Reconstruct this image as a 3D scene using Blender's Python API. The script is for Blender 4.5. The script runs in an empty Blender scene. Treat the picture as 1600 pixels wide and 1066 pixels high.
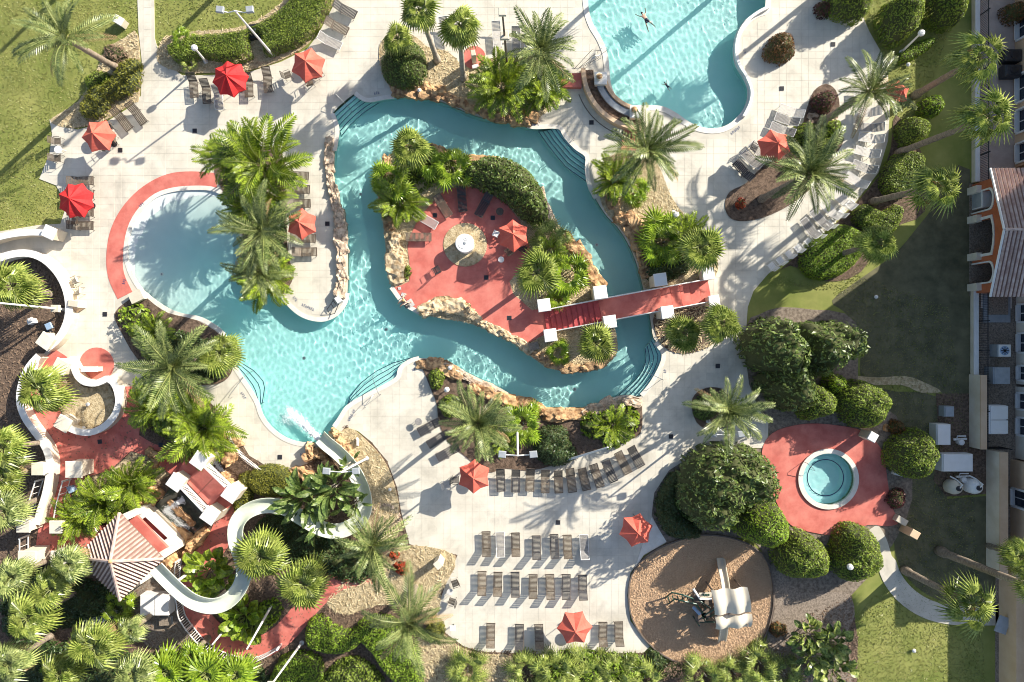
import bpy, bmesh, math, random
import numpy as np
from mathutils import Vector, Matrix, noise
from mathutils.geometry import tessellate_polygon
R = math.radians
rnd = random.Random(7)
NP = np.random.default_rng(5)
S = bpy.context.scene
COL = S.collection
H = 53.333          # camera height in metres; one photo pixel = 0.05 m on the ground
PX = 0.05

# ------------------------------------------------------------------ camera, sky, sun
cd = bpy.data.cameras.new('camera'); cam = bpy.data.objects.new('camera', cd); COL.objects.link(cam)
cam.location = (0, 0, H); cd.lens = 24; cd.sensor_width = 36; cd.clip_end = 1000
S.camera = cam
SUN_EL, SUN_AZ = 27.5, 54.0      # azimuth clockwise from +Y (image top)
w = bpy.data.worlds.new('World'); S.world = w; w.use_nodes = True
nt = w.node_tree; sky = nt.nodes.new('ShaderNodeTexSky'); sky.sky_type = 'NISHITA'; sky.sun_disc = False
sky.sun_elevation = R(SUN_EL); sky.sun_rotation = R(SUN_AZ); sky.air_density = 1.0; sky.dust_density = 1.5
nt.links.new(sky.outputs[0], nt.nodes['Background'].inputs[0]); nt.nodes['Background'].inputs[1].default_value = 0.105
sl = bpy.data.lights.new('sun', 'SUN'); sl.energy = 5.0; sl.angle = R(0.5); sl.color = (1, .935, .82)
sl.cycles.is_caustics_light = True
so = bpy.data.objects.new('sun', sl); COL.objects.link(so)
sd = Vector((math.sin(R(SUN_AZ))*math.cos(R(SUN_EL)), math.cos(R(SUN_AZ))*math.cos(R(SUN_EL)), math.sin(R(SUN_EL))))
so.rotation_euler = sd.to_track_quat('Z', 'Y').to_euler()
S.view_settings.view_transform = 'Standard'; S.view_settings.look = 'None'
S.view_settings.exposure = 0.76; S.view_settings.gamma = 1; S.view_settings.use_curve_mapping = False
S.cycles.use_denoising = True; S.cycles.filter_width = 1.0
S.cycles.max_bounces = 8; S.cycles.transparent_max_bounces = 12

# ------------------------------------------------------------------ helpers
def W(px, py, h=0.0):
    """ground or height-h point seen at photo pixel px, py"""
    k = (H - h) / H * PX
    return Vector(((px - 800) * k, (533 - py) * k, h))
def WL(pts, h=0.0):
    return [W(x, y, h) for x, y in pts]
ORD = ('first second third fourth fifth sixth seventh eighth ninth tenth eleventh twelfth thirteenth fourteenth '
       'fifteenth sixteenth seventeenth eighteenth nineteenth twentieth').split()

def mat(name, col, rough=.7, col2=None, scale=2.0, bump=0.0, bscale=None, metal=0.0, rand=0.0, detail=6, spec=None, stretch=None, contrast=(.35, .65)):
    m = bpy.data.materials.new(name); m.use_nodes = True; t = m.node_tree; b = t.nodes['Principled BSDF']
    b.inputs['Roughness'].default_value = rough; b.inputs['Metallic'].default_value = metal
    if spec is not None: b.inputs['Specular IOR Level'].default_value = spec
    c1 = (*col, 1)
    tc = t.nodes.new('ShaderNodeTexCoord')
    src = None
    geo = t.nodes.new('ShaderNodeNewGeometry')
    vec = geo.outputs['Position'] if bump >= 0 else tc.outputs['Object']
    bump = abs(bump)
    if stretch:
        mp = t.nodes.new('ShaderNodeMapping'); mp.inputs['Scale'].default_value = stretch
        t.links.new(vec, mp.inputs[0]); vec = mp.outputs[0]
    if col2:
        n = t.nodes.new('ShaderNodeTexNoise'); n.inputs['Scale'].default_value = scale; n.inputs['Detail'].default_value = detail
        n.inputs['Roughness'].default_value = .62
        t.links.new(vec, n.inputs['Vector'])
        r = t.nodes.new('ShaderNodeValToRGB'); r.color_ramp.elements[0].position = contrast[0]; r.color_ramp.elements[1].position = contrast[1]
        r.color_ramp.elements[0].color = c1; r.color_ramp.elements[1].color = (*col2, 1)
        t.links.new(n.outputs['Fac'], r.inputs[0]); src = r.outputs[0]
    if rand:
        oi = t.nodes.new('ShaderNodeObjectInfo'); hs = t.nodes.new('ShaderNodeHueSaturation')
        mr = t.nodes.new('ShaderNodeMapRange'); mr.inputs[3].default_value = 1 - rand; mr.inputs[4].default_value = 1 + rand
        t.links.new(oi.outputs['Random'], mr.inputs[0]); t.links.new(mr.outputs[0], hs.inputs['Value'])
        if src: t.links.new(src, hs.inputs['Color'])
        else: hs.inputs['Color'].default_value = c1
        src = hs.outputs[0]
    if src: t.links.new(src, b.inputs['Base Color'])
    else: b.inputs['Base Color'].default_value = c1
    if bump:
        n2 = t.nodes.new('ShaderNodeTexNoise'); n2.inputs['Scale'].default_value = bscale or scale*4; n2.inputs['Detail'].default_value = 5
        t.links.new(vec, n2.inputs['Vector'])
        bp = t.nodes.new('ShaderNodeBump'); bp.inputs['Strength'].default_value = min(1, bump*4); bp.inputs['Distance'].default_value = bump
        t.links.new(n2.outputs['Fac'], bp.inputs['Height']); t.links.new(bp.outputs[0], b.inputs['Normal'])
    return m
def leafmat(name, col, col2, rough=.45, trans=.3, rand=.25, scale=1.3):
    m = mat(name, col, rough, col2, scale=scale, rand=rand, contrast=(.3, .7), spec=.4)
    t = m.node_tree; b = t.nodes['Principled BSDF']; out = t.nodes['Material Output']
    tr = t.nodes.new('ShaderNodeBsdfTranslucent'); mx = t.nodes.new('ShaderNodeMixShader'); mx.inputs[0].default_value = trans
    cl = b.inputs['Base Color'].links[0].from_socket
    n1 = next(q for q in t.nodes if q.type == 'TEX_NOISE'); rp = next(q for q in t.nodes if q.type == 'VALTORGB')
    n2 = t.nodes.new('ShaderNodeTexNoise'); n2.inputs['Scale'].default_value = 7; n2.inputs['Detail'].default_value = 1
    t.links.new(n1.inputs['Vector'].links[0].from_socket, n2.inputs['Vector'])
    av = t.nodes.new('ShaderNodeMath'); av.operation = 'ADD'; hf = t.nodes.new('ShaderNodeMath'); hf.operation = 'MULTIPLY'; hf.inputs[1].default_value = .5
    t.links.new(n1.outputs['Fac'], av.inputs[0]); t.links.new(n2.outputs['Fac'], av.inputs[1]); t.links.new(av.outputs[0], hf.inputs[0]); t.links.new(hf.outputs[0], rp.inputs[0])
    rp.color_ramp.elements[0].position = .40; rp.color_ramp.elements[1].position = .60
    hs = t.nodes.new('ShaderNodeHueSaturation'); hs.inputs['Value'].default_value = 1.3; hs.inputs['Hue'].default_value = .485
    t.links.new(cl, hs.inputs['Color']); t.links.new(hs.outputs[0], tr.inputs[0])
    t.links.new(b.outputs[0], mx.inputs[1]); t.links.new(tr.outputs[0], mx.inputs[2]); t.links.new(mx.outputs[0], out.inputs[0])
    return m

def me_from(name, V, F, m=None, smooth=False):
    """V (n,3), F list or array of faces"""
    me = bpy.data.meshes.new(name)
    V = np.asarray(V, dtype=np.float32)
    if isinstance(F, np.ndarray):
        k = F.shape[1]; nf = len(F)
        me.vertices.add(len(V)); me.vertices.foreach_set('co', V.ravel())
        me.loops.add(nf*k); me.loops.foreach_set('vertex_index', F.astype(np.int32).ravel())
        me.polygons.add(nf); me.polygons.foreach_set('loop_start', np.arange(0, nf*k, k, dtype=np.int32))
        me.polygons.foreach_set('loop_total', np.full(nf, k, dtype=np.int32))
        me.update(calc_edges=True)
    else:
        me.from_pydata([tuple(v) for v in V], [], F)
    if m:
        for x in (m if isinstance(m, list) else [m]): me.materials.append(x)
    if smooth: me.shade_smooth()
    else: me.shade_flat()
    return me
def link(name, me, parent=None, loc=None, rot=None, sc=None):
    o = bpy.data.objects.new(name, me); COL.objects.link(o)
    if parent: o.parent = parent
    if loc is not None: o.location = loc
    if rot is not None: o.rotation_euler = rot
    if sc is not None: o.scale = sc if hasattr(sc, '__len__') else (sc, sc, sc)
    return o
def tag(o, label=None, cat=None, group=None, kind=None):
    if label: o['label'] = label
    if cat: o['category'] = cat
    if group: o['group'] = group
    if kind: o['kind'] = kind
    return o
def thing(name, label, cat, loc=(0, 0, 0), rz=0, group=None):
    o = bpy.data.objects.new(name, None); COL.objects.link(o); o.location = loc; o.rotation_euler = (0, 0, rz)
    o.empty_display_size = .1
    return tag(o, label, cat, group)
def copytree(o, loc, rz=0, label=None, sc=None):
    kids = {}
    def rec(s, p):
        c = s.copy(); COL.objects.link(c)
        if p: c.parent = p
        for ch in s.children: rec(ch, c)
        return c
    c = rec(o, None); c.location = loc; c.rotation_euler = (0, 0, rz)
    if label: c['label'] = label
    if sc: c.scale = (sc, sc, sc)
    return c

class MB:
    """collects primitives into one mesh"""
    def __init__(s): s.v = []; s.f = []
    def add(s, vs, fs):
        n = len(s.v); s.v += [tuple(v) for v in vs]; s.f += [tuple(i+n for i in f) for f in fs]; return s
    def box(s, c, d, rz=0, rx=0):
        M = Matrix.Translation(c) @ Matrix.Rotation(rz, 4, 'Z') @ Matrix.Rotation(rx, 4, 'Y')
        a, b, e = d[0]/2, d[1]/2, d[2]/2
        vs = [M @ Vector(p) for p in ((-a,-b,-e),(a,-b,-e),(a,b,-e),(-a,b,-e),(-a,-b,e),(a,-b,e),(a,b,e),(-a,b,e))]
        return s.add(vs, [(0,3,2,1),(4,5,6,7),(0,1,5,4),(1,2,6,5),(2,3,7,6),(3,0,4,7)])
    def chamfer(s, c, d, rz=0, b=.03):
        M = Matrix.Translation(c) @ Matrix.Rotation(rz, 4, 'Z'); a, e, h = d[0]/2, d[1]/2, d[2]/2
        vs = []
        for (q, z) in ((0, -h), (0, h-b), (b, h)):
            vs += [M @ Vector((x*(a-q), y*(e-q), z)) for x, y in ((-1,-1),(1,-1),(1,1),(-1,1))]
        fs = [(3,2,1,0), (8,9,10,11)]
        for k in (0, 4):
            for i in range(4): fs.append((k+i, k+(i+1) % 4, k+4+(i+1) % 4, k+4+i))
        return s.add(vs, fs)
    def tube(s, pts, r, n=6, cap=True):
        pts = [Vector(p) for p in pts]; rr = r if hasattr(r, '__len__') else [r]*len(pts)
        vs = []; fs = []
        for i, p in enumerate(pts):
            d = (pts[min(i+1, len(pts)-1)] - pts[max(i-1, 0)]).normalized()
            u = d.cross(Vector((0, 0, 1)));
            if u.length < .05: u = d.cross(Vector((0, 1, 0)))
            u.normalize(); v = u.cross(d)
            for k in range(n):
                a = 2*math.pi*k/n; vs.append(p + (u*math.cos(a) + v*math.sin(a))*rr[i])
        for i in range(len(pts)-1):
            for k in range(n): fs.append((i*n+k, i*n+(k+1) % n, (i+1)*n+(k+1) % n, (i+1)*n+k))
        if cap: fs.append(tuple(range(n))[::-1]); fs.append(tuple(range((len(pts)-1)*n, len(pts)*n)))
        return s.add(vs, fs)
    def lathe(s, prof, n=24, c=(0, 0, 0)):
        vs = []; fs = []
        for r, z in prof:
            for k in range(n):
                a = 2*math.pi*k/n; vs.append((c[0]+r*math.cos(a), c[1]+r*math.sin(a), c[2]+z))
        for i in range(len(prof)-1):
            for k in range(n): fs.append((i*n+k, i*n+(k+1) % n, (i+1)*n+(k+1) % n, (i+1)*n+k))
        fs.append(tuple(range(n))[::-1]); fs.append(tuple(range((len(prof)-1)*n, len(prof)*n)))
        return s.add(vs, fs)
    def slab(s, loops, z1, z0):
        """outline (list of xy) first, then holes"""
        L3 = [[Vector((p[0], p[1], 0)) for p in L] for L in loops]
        flat = [p for L in L3 for p in L]
        vs = [(p.x, p.y, z1) for p in flat]; tris = []
        for t in tessellate_polygon(L3):
            a, b, c = (flat[i] for i in t)
            cr = (b-a).cross(c-a).z
            if abs(cr) < 1e-9: continue
            tris.append(tuple(t) if cr > 0 else tuple(t)[::-1])
        n = len(flat); vs += [(p.x, p.y, z0) for p in flat]; k = 0
        for L in L3:
            m = len(L)
            for i in range(m): tris.append((k+i, k+(i+1) % m, n+k+(i+1) % m, n+k+i))
            k += m
        return s.add(vs, tris)
    def ribbon(s, pts, w, z1, z0, closed=False):
        """solid band along a polyline of xy; w number or list; z1 number or list"""
        P = [Vector((p[0], p[1], 0)) for p in pts]; n = len(P); vs = []; fs = []
        for i, p in enumerate(P):
            a = P[(i-1) % n] if (closed or i) else p; b = P[(i+1) % n] if (closed or i < n-1) else p
            d = (b-a).normalized(); q = Vector((-d.y, d.x, 0)); hw = (w[i] if hasattr(w, '__len__') else w)/2
            t = z1[i] if hasattr(z1, '__len__') else z1; u = z0[i] if hasattr(z0, '__len__') else z0
            for sgn in (1, -1):
                e = p+q*hw*sgn; vs += [(e.x, e.y, t), (e.x, e.y, u)]
        m = n if closed else n-1
        for i in range(m):
            a = 4*i; b = 4*((i+1) % n)
            fs += [(a, a+2, b+2, b), (a+1, a, b, b+1), (a+2, a+3, b+3, b+2)]
        if not closed: fs += [(0, 1, 3, 2), (4*(n-1)+2, 4*(n-1)+3, 4*(n-1)+1, 4*(n-1))]
        return s.add(vs, fs)
    def mesh(s, name, m=None, smooth=False):
        me = bpy.data.meshes.new(name); me.from_pydata(s.v, [], s.f)
        if m:
            for x in (m if isinstance(m, list) else [m]): me.materials.append(x)
        if smooth: me.shade_smooth()
        return me
    def obj(s, name, m, parent=None, smooth=False, **k): return link(name, s.mesh(name, m, smooth), parent, **k)

def smooth(pts, closed=False, n=4):
    """Catmull-Rom through photo points"""
    P = [Vector((p[0], p[1])) for p in pts]; N = len(P); out = []
    for i in range(N if closed else N-1):
        a = P[(i-1) % N] if (closed or i) else P[0]; b = P[i]; c = P[(i+1) % N]; d = P[(i+2) % N] if (closed or i+2 < N) else P[N-1]
        for k in range(n):
            t = k/n
            out.append(0.5*((2*b)+(c-a)*t+(2*a-5*b+4*c-d)*t*t+(3*b-a-3*c+d)*t**3))
    if not closed: out.append(P[-1])
    return [(p.x, p.y) for p in out]
def inside(poly, X, Y):
    P = np.array([(p[0], p[1]) for p in poly]); r = np.zeros(X.shape, bool); n = len(P)
    for i in range(n):
        x1, y1 = P[i]; x2, y2 = P[(i+1) % n]
        if y1 == y2: continue
        c = ((y1 > Y) != (y2 > Y)) & (X < (x2-x1)*(Y-y1)/(y2-y1)+x1); r ^= c
    return r
def edist(poly, X, Y, closed=True):
    P = np.array([(p[0], p[1]) for p in poly]); n = len(P); D = np.full(X.shape, 1e9)
    for i in range(n if closed else n-1):
        a = P[i]; b = P[(i+1) % n]; d = b-a; L = d@d+1e-12
        t = np.clip(((X-a[0])*d[0]+(Y-a[1])*d[1])/L, 0, 1)
        D = np.minimum(D, np.hypot(X-a[0]-t*d[0], Y-a[1]-t*d[1]))
    return D
def xy(pts, h=0): return [(v.x, v.y) for v in WL(pts, h)]

# ------------------------------------------------------------------ materials
M = {}
def stain(m, sc=.4, v=.84, lo=.5, hi=.72):
    t = m.node_tree; b = t.nodes['Principled BSDF']; src = b.inputs['Base Color'].links[0].from_socket
    g = t.nodes.new('ShaderNodeNewGeometry'); n = t.nodes.new('ShaderNodeTexNoise'); n.inputs['Scale'].default_value = sc; n.inputs['Detail'].default_value = 9; n.inputs['Roughness'].default_value = .7; n.inputs['Distortion'].default_value = .6
    r = t.nodes.new('ShaderNodeMapRange'); r.inputs[1].default_value = lo; r.inputs[2].default_value = hi; r.inputs[3].default_value = 1; r.inputs[4].default_value = v
    h = t.nodes.new('ShaderNodeHueSaturation'); t.links.new(g.outputs['Position'], n.inputs[0]); t.links.new(n.outputs[0], r.inputs[0]); t.links.new(r.outputs[0], h.inputs['Value']); t.links.new(src, h.inputs['Color']); t.links.new(h.outputs[0], b.inputs['Base Color'])
M['lawn'] = mat('lawn_turf', (.15, .19, .03), .9, (.32, .32, .09), scale=.35, bump=.02, bscale=30, contrast=(.3, .7))
M['grass'] = leafmat('grass_blades', (.15, .19, .04), (.36, .34, .12), trans=.2, rand=0, scale=.6)
M['deck'] = mat('deck_concrete', (.53, .49, .405), .75, (.67, .625, .525), scale=.45, bump=.006, bscale=18, contrast=(.3, .62))
M['tile'] = mat('deck_tile', (.555, .515, .425), .7, (.72, .675, .57), scale=.45, bump=.006, bscale=18, contrast=(.3, .62), rand=.05)
M['coping'] = mat('coping', (.70, .65, .56), .6, (.80, .76, .68), scale=2, bump=.004)
M['red'] = mat('red_deck', (.54, .13, .10), .75, (.68, .22, .17), scale=.9, bump=.008, bscale=25)
M['redstep'] = mat('red_paint', (.40, .055, .06), .6, (.50, .085, .08), scale=3, bump=.004)
M['straw'] = mat('pine_straw', (.34, .25, .13), .95, (.62, .51, .32), scale=3.5, bump=.12, bscale=9, contrast=(.35, .62))
M['mulch'] = mat('bark_mulch', (.07, .045, .03), .95, (.22, .15, .105), scale=5, bump=.1, bscale=12)
M['sand'] = mat('playground_sand', (.44, .28, .16), .95, (.62, .43, .27), scale=1.1, bump=.05, bscale=5)
M['gravel'] = mat('grey_gravel', (.15, .12, .09), .95, (.36, .29, .23), scale=9, bump=.06, bscale=14)
M['chip'] = mat('straw_pieces', (.40, .29, .14), .9, (.76, .65, .43), scale=14)
M['chipd'] = mat('bark_chips', (.10, .06, .04), .9, (.30, .21, .14), scale=14)
M['rock'] = mat('rock_warm', (.22, .12, .06), .85, (.58, .38, .20), scale=2.4, bump=.10, bscale=4.5, rand=.22, contrast=(.38, .6))
M['rockp'] = mat('rock_pale', (.32, .23, .16), .85, (.68, .54, .40), scale=2.8, bump=.10, bscale=4.5, rand=.15, contrast=(.38, .6))
M['rocky'] = mat('rock_golden', (.34, .23, .12), .85, (.70, .56, .36), scale=2.6, bump=.10, bscale=4.5, rand=.12, contrast=(.38, .6))
M['rocko'] = mat('rock_orange', (.28, .14, .06), .8, (.66, .42, .21), scale=2.4, bump=.10, bscale=4.5, rand=.12, contrast=(.38, .6))
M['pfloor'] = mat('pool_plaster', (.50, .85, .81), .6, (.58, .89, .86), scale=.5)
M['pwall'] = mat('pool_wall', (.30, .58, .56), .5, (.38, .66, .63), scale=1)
M['beach'] = mat('beach_plaster', (.66, .74, .70), .6, (.74, .80, .76), scale=.5)
M['navy'] = mat('navy_tile', (.03, .06, .18), .3)
M['dead'] = leafmat('dry_frond', (.22, .14, .06), (.42, .30, .15), rough=.7, trans=.1)
M['white'] = mat('white_paint', (.78, .76, .72), .5, (.82, .80, .77), scale=2, bump=.002)
M['cream'] = mat('cream_stucco', (.70, .62, .50), .85, (.80, .74, .63), scale=.9, bump=.015, bscale=22)
M['wallside'] = mat('stucco_wall', (.66, .56, .42), .85, (.78, .69, .56), scale=.8, bump=.015, bscale=22)
M['steel'] = mat('brushed_steel', (.55, .55, .56), .3, metal=1.0)
M['dark'] = mat('dark_metal', (.03, .03, .035), .45, metal=.3)
M['grate'] = mat('cast_grate', (.05, .05, .06), .6)
M['brown'] = mat('brown_strap', (.075, .057, .04), .6, (.155, .12, .085), scale=6, rand=.35)
M['char'] = mat('charcoal_strap', (.028, .030, .036), .6, (.06, .055, .055), scale=6, rand=.25)
M['grey'] = mat('grey_strap', (.22, .21, .20), .6, (.34, .32, .30), scale=6, rand=.2)
M['wstrap'] = mat('pale_strap', (.52, .49, .45), .6, (.66, .63, .58), scale=6, rand=.1)
M['frame'] = mat('bronze_tube', (.12, .095, .075), .45, metal=.2, rand=.2)
M['wframe'] = mat('white_tube', (.74, .73, .70), .4)
M['fred'] = mat('bright_red_canvas', (.62, .018, .020), .8, (.68, .03, .03), scale=3, rand=.04)
M['fsal'] = mat('faded_coral_canvas', (.66, .115, .075), .8, (.72, .155, .105), scale=2, rand=.08)
M['trunk'] = mat('palm_trunk', (.15, .115, .085), .9, (.36, .29, .22), scale=5, bump=.05, bscale=9, stretch=(.6, .6, 3), contrast=(.35, .65))
M['trunkp'] = mat('pale_trunk', (.28, .24, .19), .9, (.50, .45, .37), scale=5, bump=.04, bscale=9, stretch=(.6, .6, 3))
M['feather'] = leafmat('feather_frond', (.06, .10, .02), (.30, .34, .12), rough=.35, trans=.12)
M['fan'] = leafmat('fan_leaf', (.09, .14, .018), (.37, .42, .10), rough=.3, trans=.15)
M['fanpale'] = leafmat('pale_fan_leaf', (.09, .135, .035), (.40, .45, .16), rough=.32, trans=.15)
M['areca'] = leafmat('areca_frond', (.08, .14, .012), (.33, .42, .04), rough=.3, trans=.15)
M['yellowleaf'] = leafmat('lime_leaf', (.13, .23, .015), (.33, .44, .04), rough=.3, trans=.25)
M['hedge'] = leafmat('hedge_leaf', (.09, .15, .012), (.28, .36, .045), rough=.5, trans=.2, rand=.1)
M['lime'] = leafmat('lime_hedge_leaf', (.13, .24, .012), (.30, .42, .04), rough=.5, trans=.3, rand=.1)
M['ficus'] = leafmat('ficus_leaf', (.05, .10, .012), (.18, .25, .05), rough=.4, trans=.2, rand=.12)
M['magn'] = leafmat('magnolia_leaf', (.025, .055, .010), (.19, .255, .06), rough=.38, trans=.12, rand=.12)
M['dkleaf'] = leafmat('dark_leaf', (.025, .055, .015), (.075, .115, .035), rough=.35, trans=.15, rand=.12)
M['olive'] = leafmat('olive_leaf', (.12, .13, .015), (.25, .25, .03), rough=.5, trans=.25, rand=.1)
M['bronze'] = leafmat('bronze_leaf', (.07, .035, .012), (.22, .11, .03), rough=.4, trans=.2, rand=.1)
M['maroon'] = leafmat('maroon_leaf', (.045, .018, .018), (.16, .05, .045), rough=.4, trans=.2, rand=.1)
M['redleaf'] = leafmat('red_croton_leaf', (.28, .03, .01), (.45, .08, .02), rough=.4, trans=.2, rand=.1)
M['banana'] = leafmat('paddle_leaf', (.06, .115, .025), (.24, .32, .09), rough=.35, trans=.25)
M['core'] = mat('inner_twigs', (.045, .055, .015), .95, (.08, .09, .03), scale=8)
M['rib'] = mat('leaf_stalk', (.22, .25, .07), .5)
M['skin'] = mat('skin', (.62, .38, .27), .5)
M['hair'] = mat('dark_hair', (.03, .02, .015), .6)
M['blond'] = mat('fair_hair', (.42, .27, .10), .6)
M['trunks'] = mat('navy_swimwear', (.01, .02, .05), .7)
M['towel'] = mat('white_towel', (.55, .52, .50), .95, bump=.01, bscale=60)
M['glass'] = mat('window_glass', (.02, .03, .05), .08)
M['peach'] = mat('peach_stucco', (.62, .42, .26), .85, (.70, .50, .33), scale=.8, bump=.01, bscale=25)
M['orange'] = mat('orange_stucco', (.46, .13, .055), .85, (.55, .17, .075), scale=.8, bump=.012, bscale=25)
M['rtile'] = mat('roof_tile', (.46, .30, .25), .8, (.68, .54, .47), scale=2.2, bump=.01, rand=.12)
M['rtiled'] = mat('roof_underlay', (.20, .12, .095), .9)
M['paver'] = mat('pink_paver', (.46, .36, .30), .85, (.58, .47, .40), scale=1.2, bump=.01)
M['slide'] = mat('slide_gelcoat', (.52, .56, .44), .3, (.66, .68, .58), scale=.8)
M['foam'] = mat('white_foam', (.88, .92, .93), .5)
M['timber'] = mat('dark_timber', (.12, .09, .07), .8, (.2, .155, .12), scale=5)
M['green'] = mat('green_enamel', (.02, .07, .05), .4)
M['ptan'] = mat('tan_canvas', (.58, .52, .41), .7, (.68, .62, .50), scale=1)
M['pblue'] = mat('pale_blue_panel', (.30, .42, .58), .5)
M['hvac'] = mat('equipment_grey', (.30, .33, .35), .5, (.38, .40, .42), scale=3)
for k_, a_ in (('deck', (.4, .77)), ('tile', (.4, .77)), ('red', (.55, .80)), ('coping', (.8, .86)), ('redstep', (.8, .8)), ('cream', (.9, .86)), ('lawn', (.22, .75))): stain(M[k_], *a_)
def water_mat():
    m = bpy.data.materials.new('pool_water'); m.use_nodes = True; b = m.node_tree.nodes['Principled BSDF']
    b.inputs['Roughness'].default_value = 0; b.inputs['IOR'].default_value = 1.33; b.inputs['Transmission Weight'].default_value = 1
    b.inputs['Base Color'].default_value = (.90, .995, .985, 1)
    return m
M['water'] = water_mat()

# ------------------------------------------------------------------ outlines in photo pixels
MAIN = [(555,146),(566,154),(578,157),(600,153),(622,150),(645,149),(662,151),(700,163),(740,180),(770,187),(800,190),(817,196),(838,199),
 (873,199),(884,214),(900,231),(917,244),(917,265),(921,290),(933,315),(948,338),(962,352),(975,370),(988,395),(997,420),(1004,447),(1012,480),(1017,505),
 (1021,528),(1037,555),(1029,580),(1015,603),(1000,620),(985,617),(965,619),(945,628),(925,638),(905,642),(880,643),(850,637),(820,628),(800,617),
 (775,603),(750,592),(722,578),(700,567),(680,561),(655,560),(644,563),(632,570),(625,578),(622,590),(608,600),(585,612),(562,624),(549,632),
 (540,640),(530,656),(520,669),(511,681),(501,689),(490,693),(472,694),(452,689),(434,679),(418,664),(408,648),(402,630),(392,612),(380,594),
 (366,572),(357,545),(349,522),(330,507),(309,497),(285,493),(263,485),(240,470),(220,452),(206,430),(198,405),(198,380),(206,350),(222,325),(244,306),
 (270,297),(300,294),(330,295),(348,302),(362,325),(374,360),(378,400),(380,430),(395,450),(420,459),(443,465),(455,479),(470,491),(488,498),
 (508,499),(527,490),(539,474),(543,455),(544,420),(543,385),(540,360),(534,335),(527,312),(523,290),(521,265),(523,235),(527,207),(525,192),(519,178)]
ISLE = [(600,252),(612,240),(628,230),(650,223),(680,228),(712,240),(735,244),(765,244),(795,251),(820,264),(840,287),(855,315),(868,345),(888,370),
 (908,390),(925,412),(938,436),(944,452),(955,490),(962,520),(965,545),(957,562),(940,573),(915,579),(885,581),(855,573),(835,561),(815,546),
 (790,529),(760,515),(725,503),(690,498),(655,488),(640,480),(624,466),(613,450),(606,425),(603,390),(598,345),(590,305),(589,275)]
POOL2 = [(914,-70),(914,0),(917,22),(924,42),(936,62),(945,85),(948,110),(951,135),(960,154),(974,167),(990,171),(1010,169),(1035,171),
 (1055,181),(1075,195),(1095,203),(1118,205),(1140,198),(1160,180),(1170,160),(1171,138),(1163,118),(1152,100),(1149,80),(1153,56),(1165,37),
 (1182,24),(1197,18),(1200,0),(1200,-70)]
SPA = [(1293+40*math.cos(a*math.pi/20), 748+40*math.sin(a*math.pi/20)) for a in range(40)]
STEPLINE = [(0,0)]
DECK = [(213,-60),(240,-60),(242,60),(252,95),(285,118),(330,118),(390,113),(440,97),(480,77),(497,55),(522,8),(530,-120),(1325,-120),(1332,0),(1345,20),
 (1358,50),(1378,85),(1387,120),(1390,170),(1387,220),(1372,270),(1335,318),(1290,362),(1240,402),(1200,428),(1177,455),(1168,480),(1166,510),
 (1165,560),(1170,600),(1185,640),(1200,660),(1200,700),(1150,700),(1080,713),(1045,735),(1022,770),(1018,805),(1040,848),(1005,868),(985,895),
 (980,930),(985,970),(1015,1010),(1005,1020),(870,1022),(750,1018),(724,1009),(699,991),(679,976),(685,950),(692,925),(715,867),(665,858),
 (640,850),(627,800),(620,760),(605,720),(580,690),(560,674),(540,666),(528,682),(515,696),(500,706),(487,722),(450,735),(425,733),(390,712),
 (358,660),(330,630),(312,615),(290,602),(217,602),(215,606),(175,606),(150,602),(60,610),(40,600),(55,570),(80,540),(105,500),(108,450),(90,415),
 (60,400),(0,400),(-60,410),(-60,360),(0,362),(60,352),(95,350),(105,320),(88,290),(62,280),(78,240),(82,210),(78,187),(100,197),(122,203),
 (165,192),(205,167),(221,150),(222,95),(217,50)]
MAINs = smooth(MAIN, True, 3); ISLEs = smooth(ISLE, True, 3); POOL2s = smooth(POOL2[1:-1], False, 4); POOL2s = [POOL2[0]] + POOL2s + [POOL2[-1]]
DZ = .05; WZ = -.09

# ------------------------------------------------------------------ ground, deck, pools
g = MB(); g.slab([[(-150,-120),(150,-120),(150,120),(-150,120)], xy(MAINs), xy(POOL2s), xy(SPA)], 0, -.3)
tag(g.obj('lawn_ground', M['lawn']), kind='structure')
def sheet(name, pts, z, m, holes=(), parent=None, z0=-.05, sm=0):
    if sm: pts = smooth(pts, True, sm)
    b = MB(); b.slab([xy(pts)]+[xy(h) for h in holes], z, z0)
    o = b.obj(name, m, parent)
    if not parent: tag(o, kind='structure')
    return o
BEDS = {}
def bed(name, pts, m, z=.10, sm=3):
    p = smooth(pts, True, sm) if sm else pts; BEDS[len(BEDS)] = p
    return sheet(name, p, z, m)
GARDEN = [(-120,400),(60,400),(100,430),(110,480),(105,500),(80,540),(55,570),(60,605),(150,600),(217,600),(290,600),(312,613),(330,628),(358,658),(390,710),
 (425,731),(450,733),(487,720),(500,704),(540,664),(580,690),(605,720),(620,760),(627,800),(640,850),(715,867),(692,925),(685,950),(679,976),(724,1009),
 (750,1016),(870,1018),(1005,1018),(1040,1040),(1180,1042),(1200,1010),(1260,960),(1330,930),(1340,1000),(1335,1200),(-120,1200)]
sheet('garden_mulch', GARDEN, .03, M['mulch'])
deck = sheet('pool_deck', DECK, DZ, M['deck'], holes=[MAINs, POOL2s])
sheet('right_mulch', smooth([(1166,510),(1185,492),(1220,480),(1270,484),(1320,490),(1345,525),(1340,600),(1400,650),(1420,700),(1425,780),(1395,850),(1330,930),(1260,960),(1205,970),(1190,860),(1150,840),(1040,850),(1018,805),(1022,770),(1045,735),(1080,713),(1150,700),(1198,700),(1198,660),(1185,640),(1170,600)], True, 2), .028, mat('brown_mulch', (.13, .10, .075), .95, (.32, .26, .20), scale=4, bump=.08, bscale=12), holes=[SPA])
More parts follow.
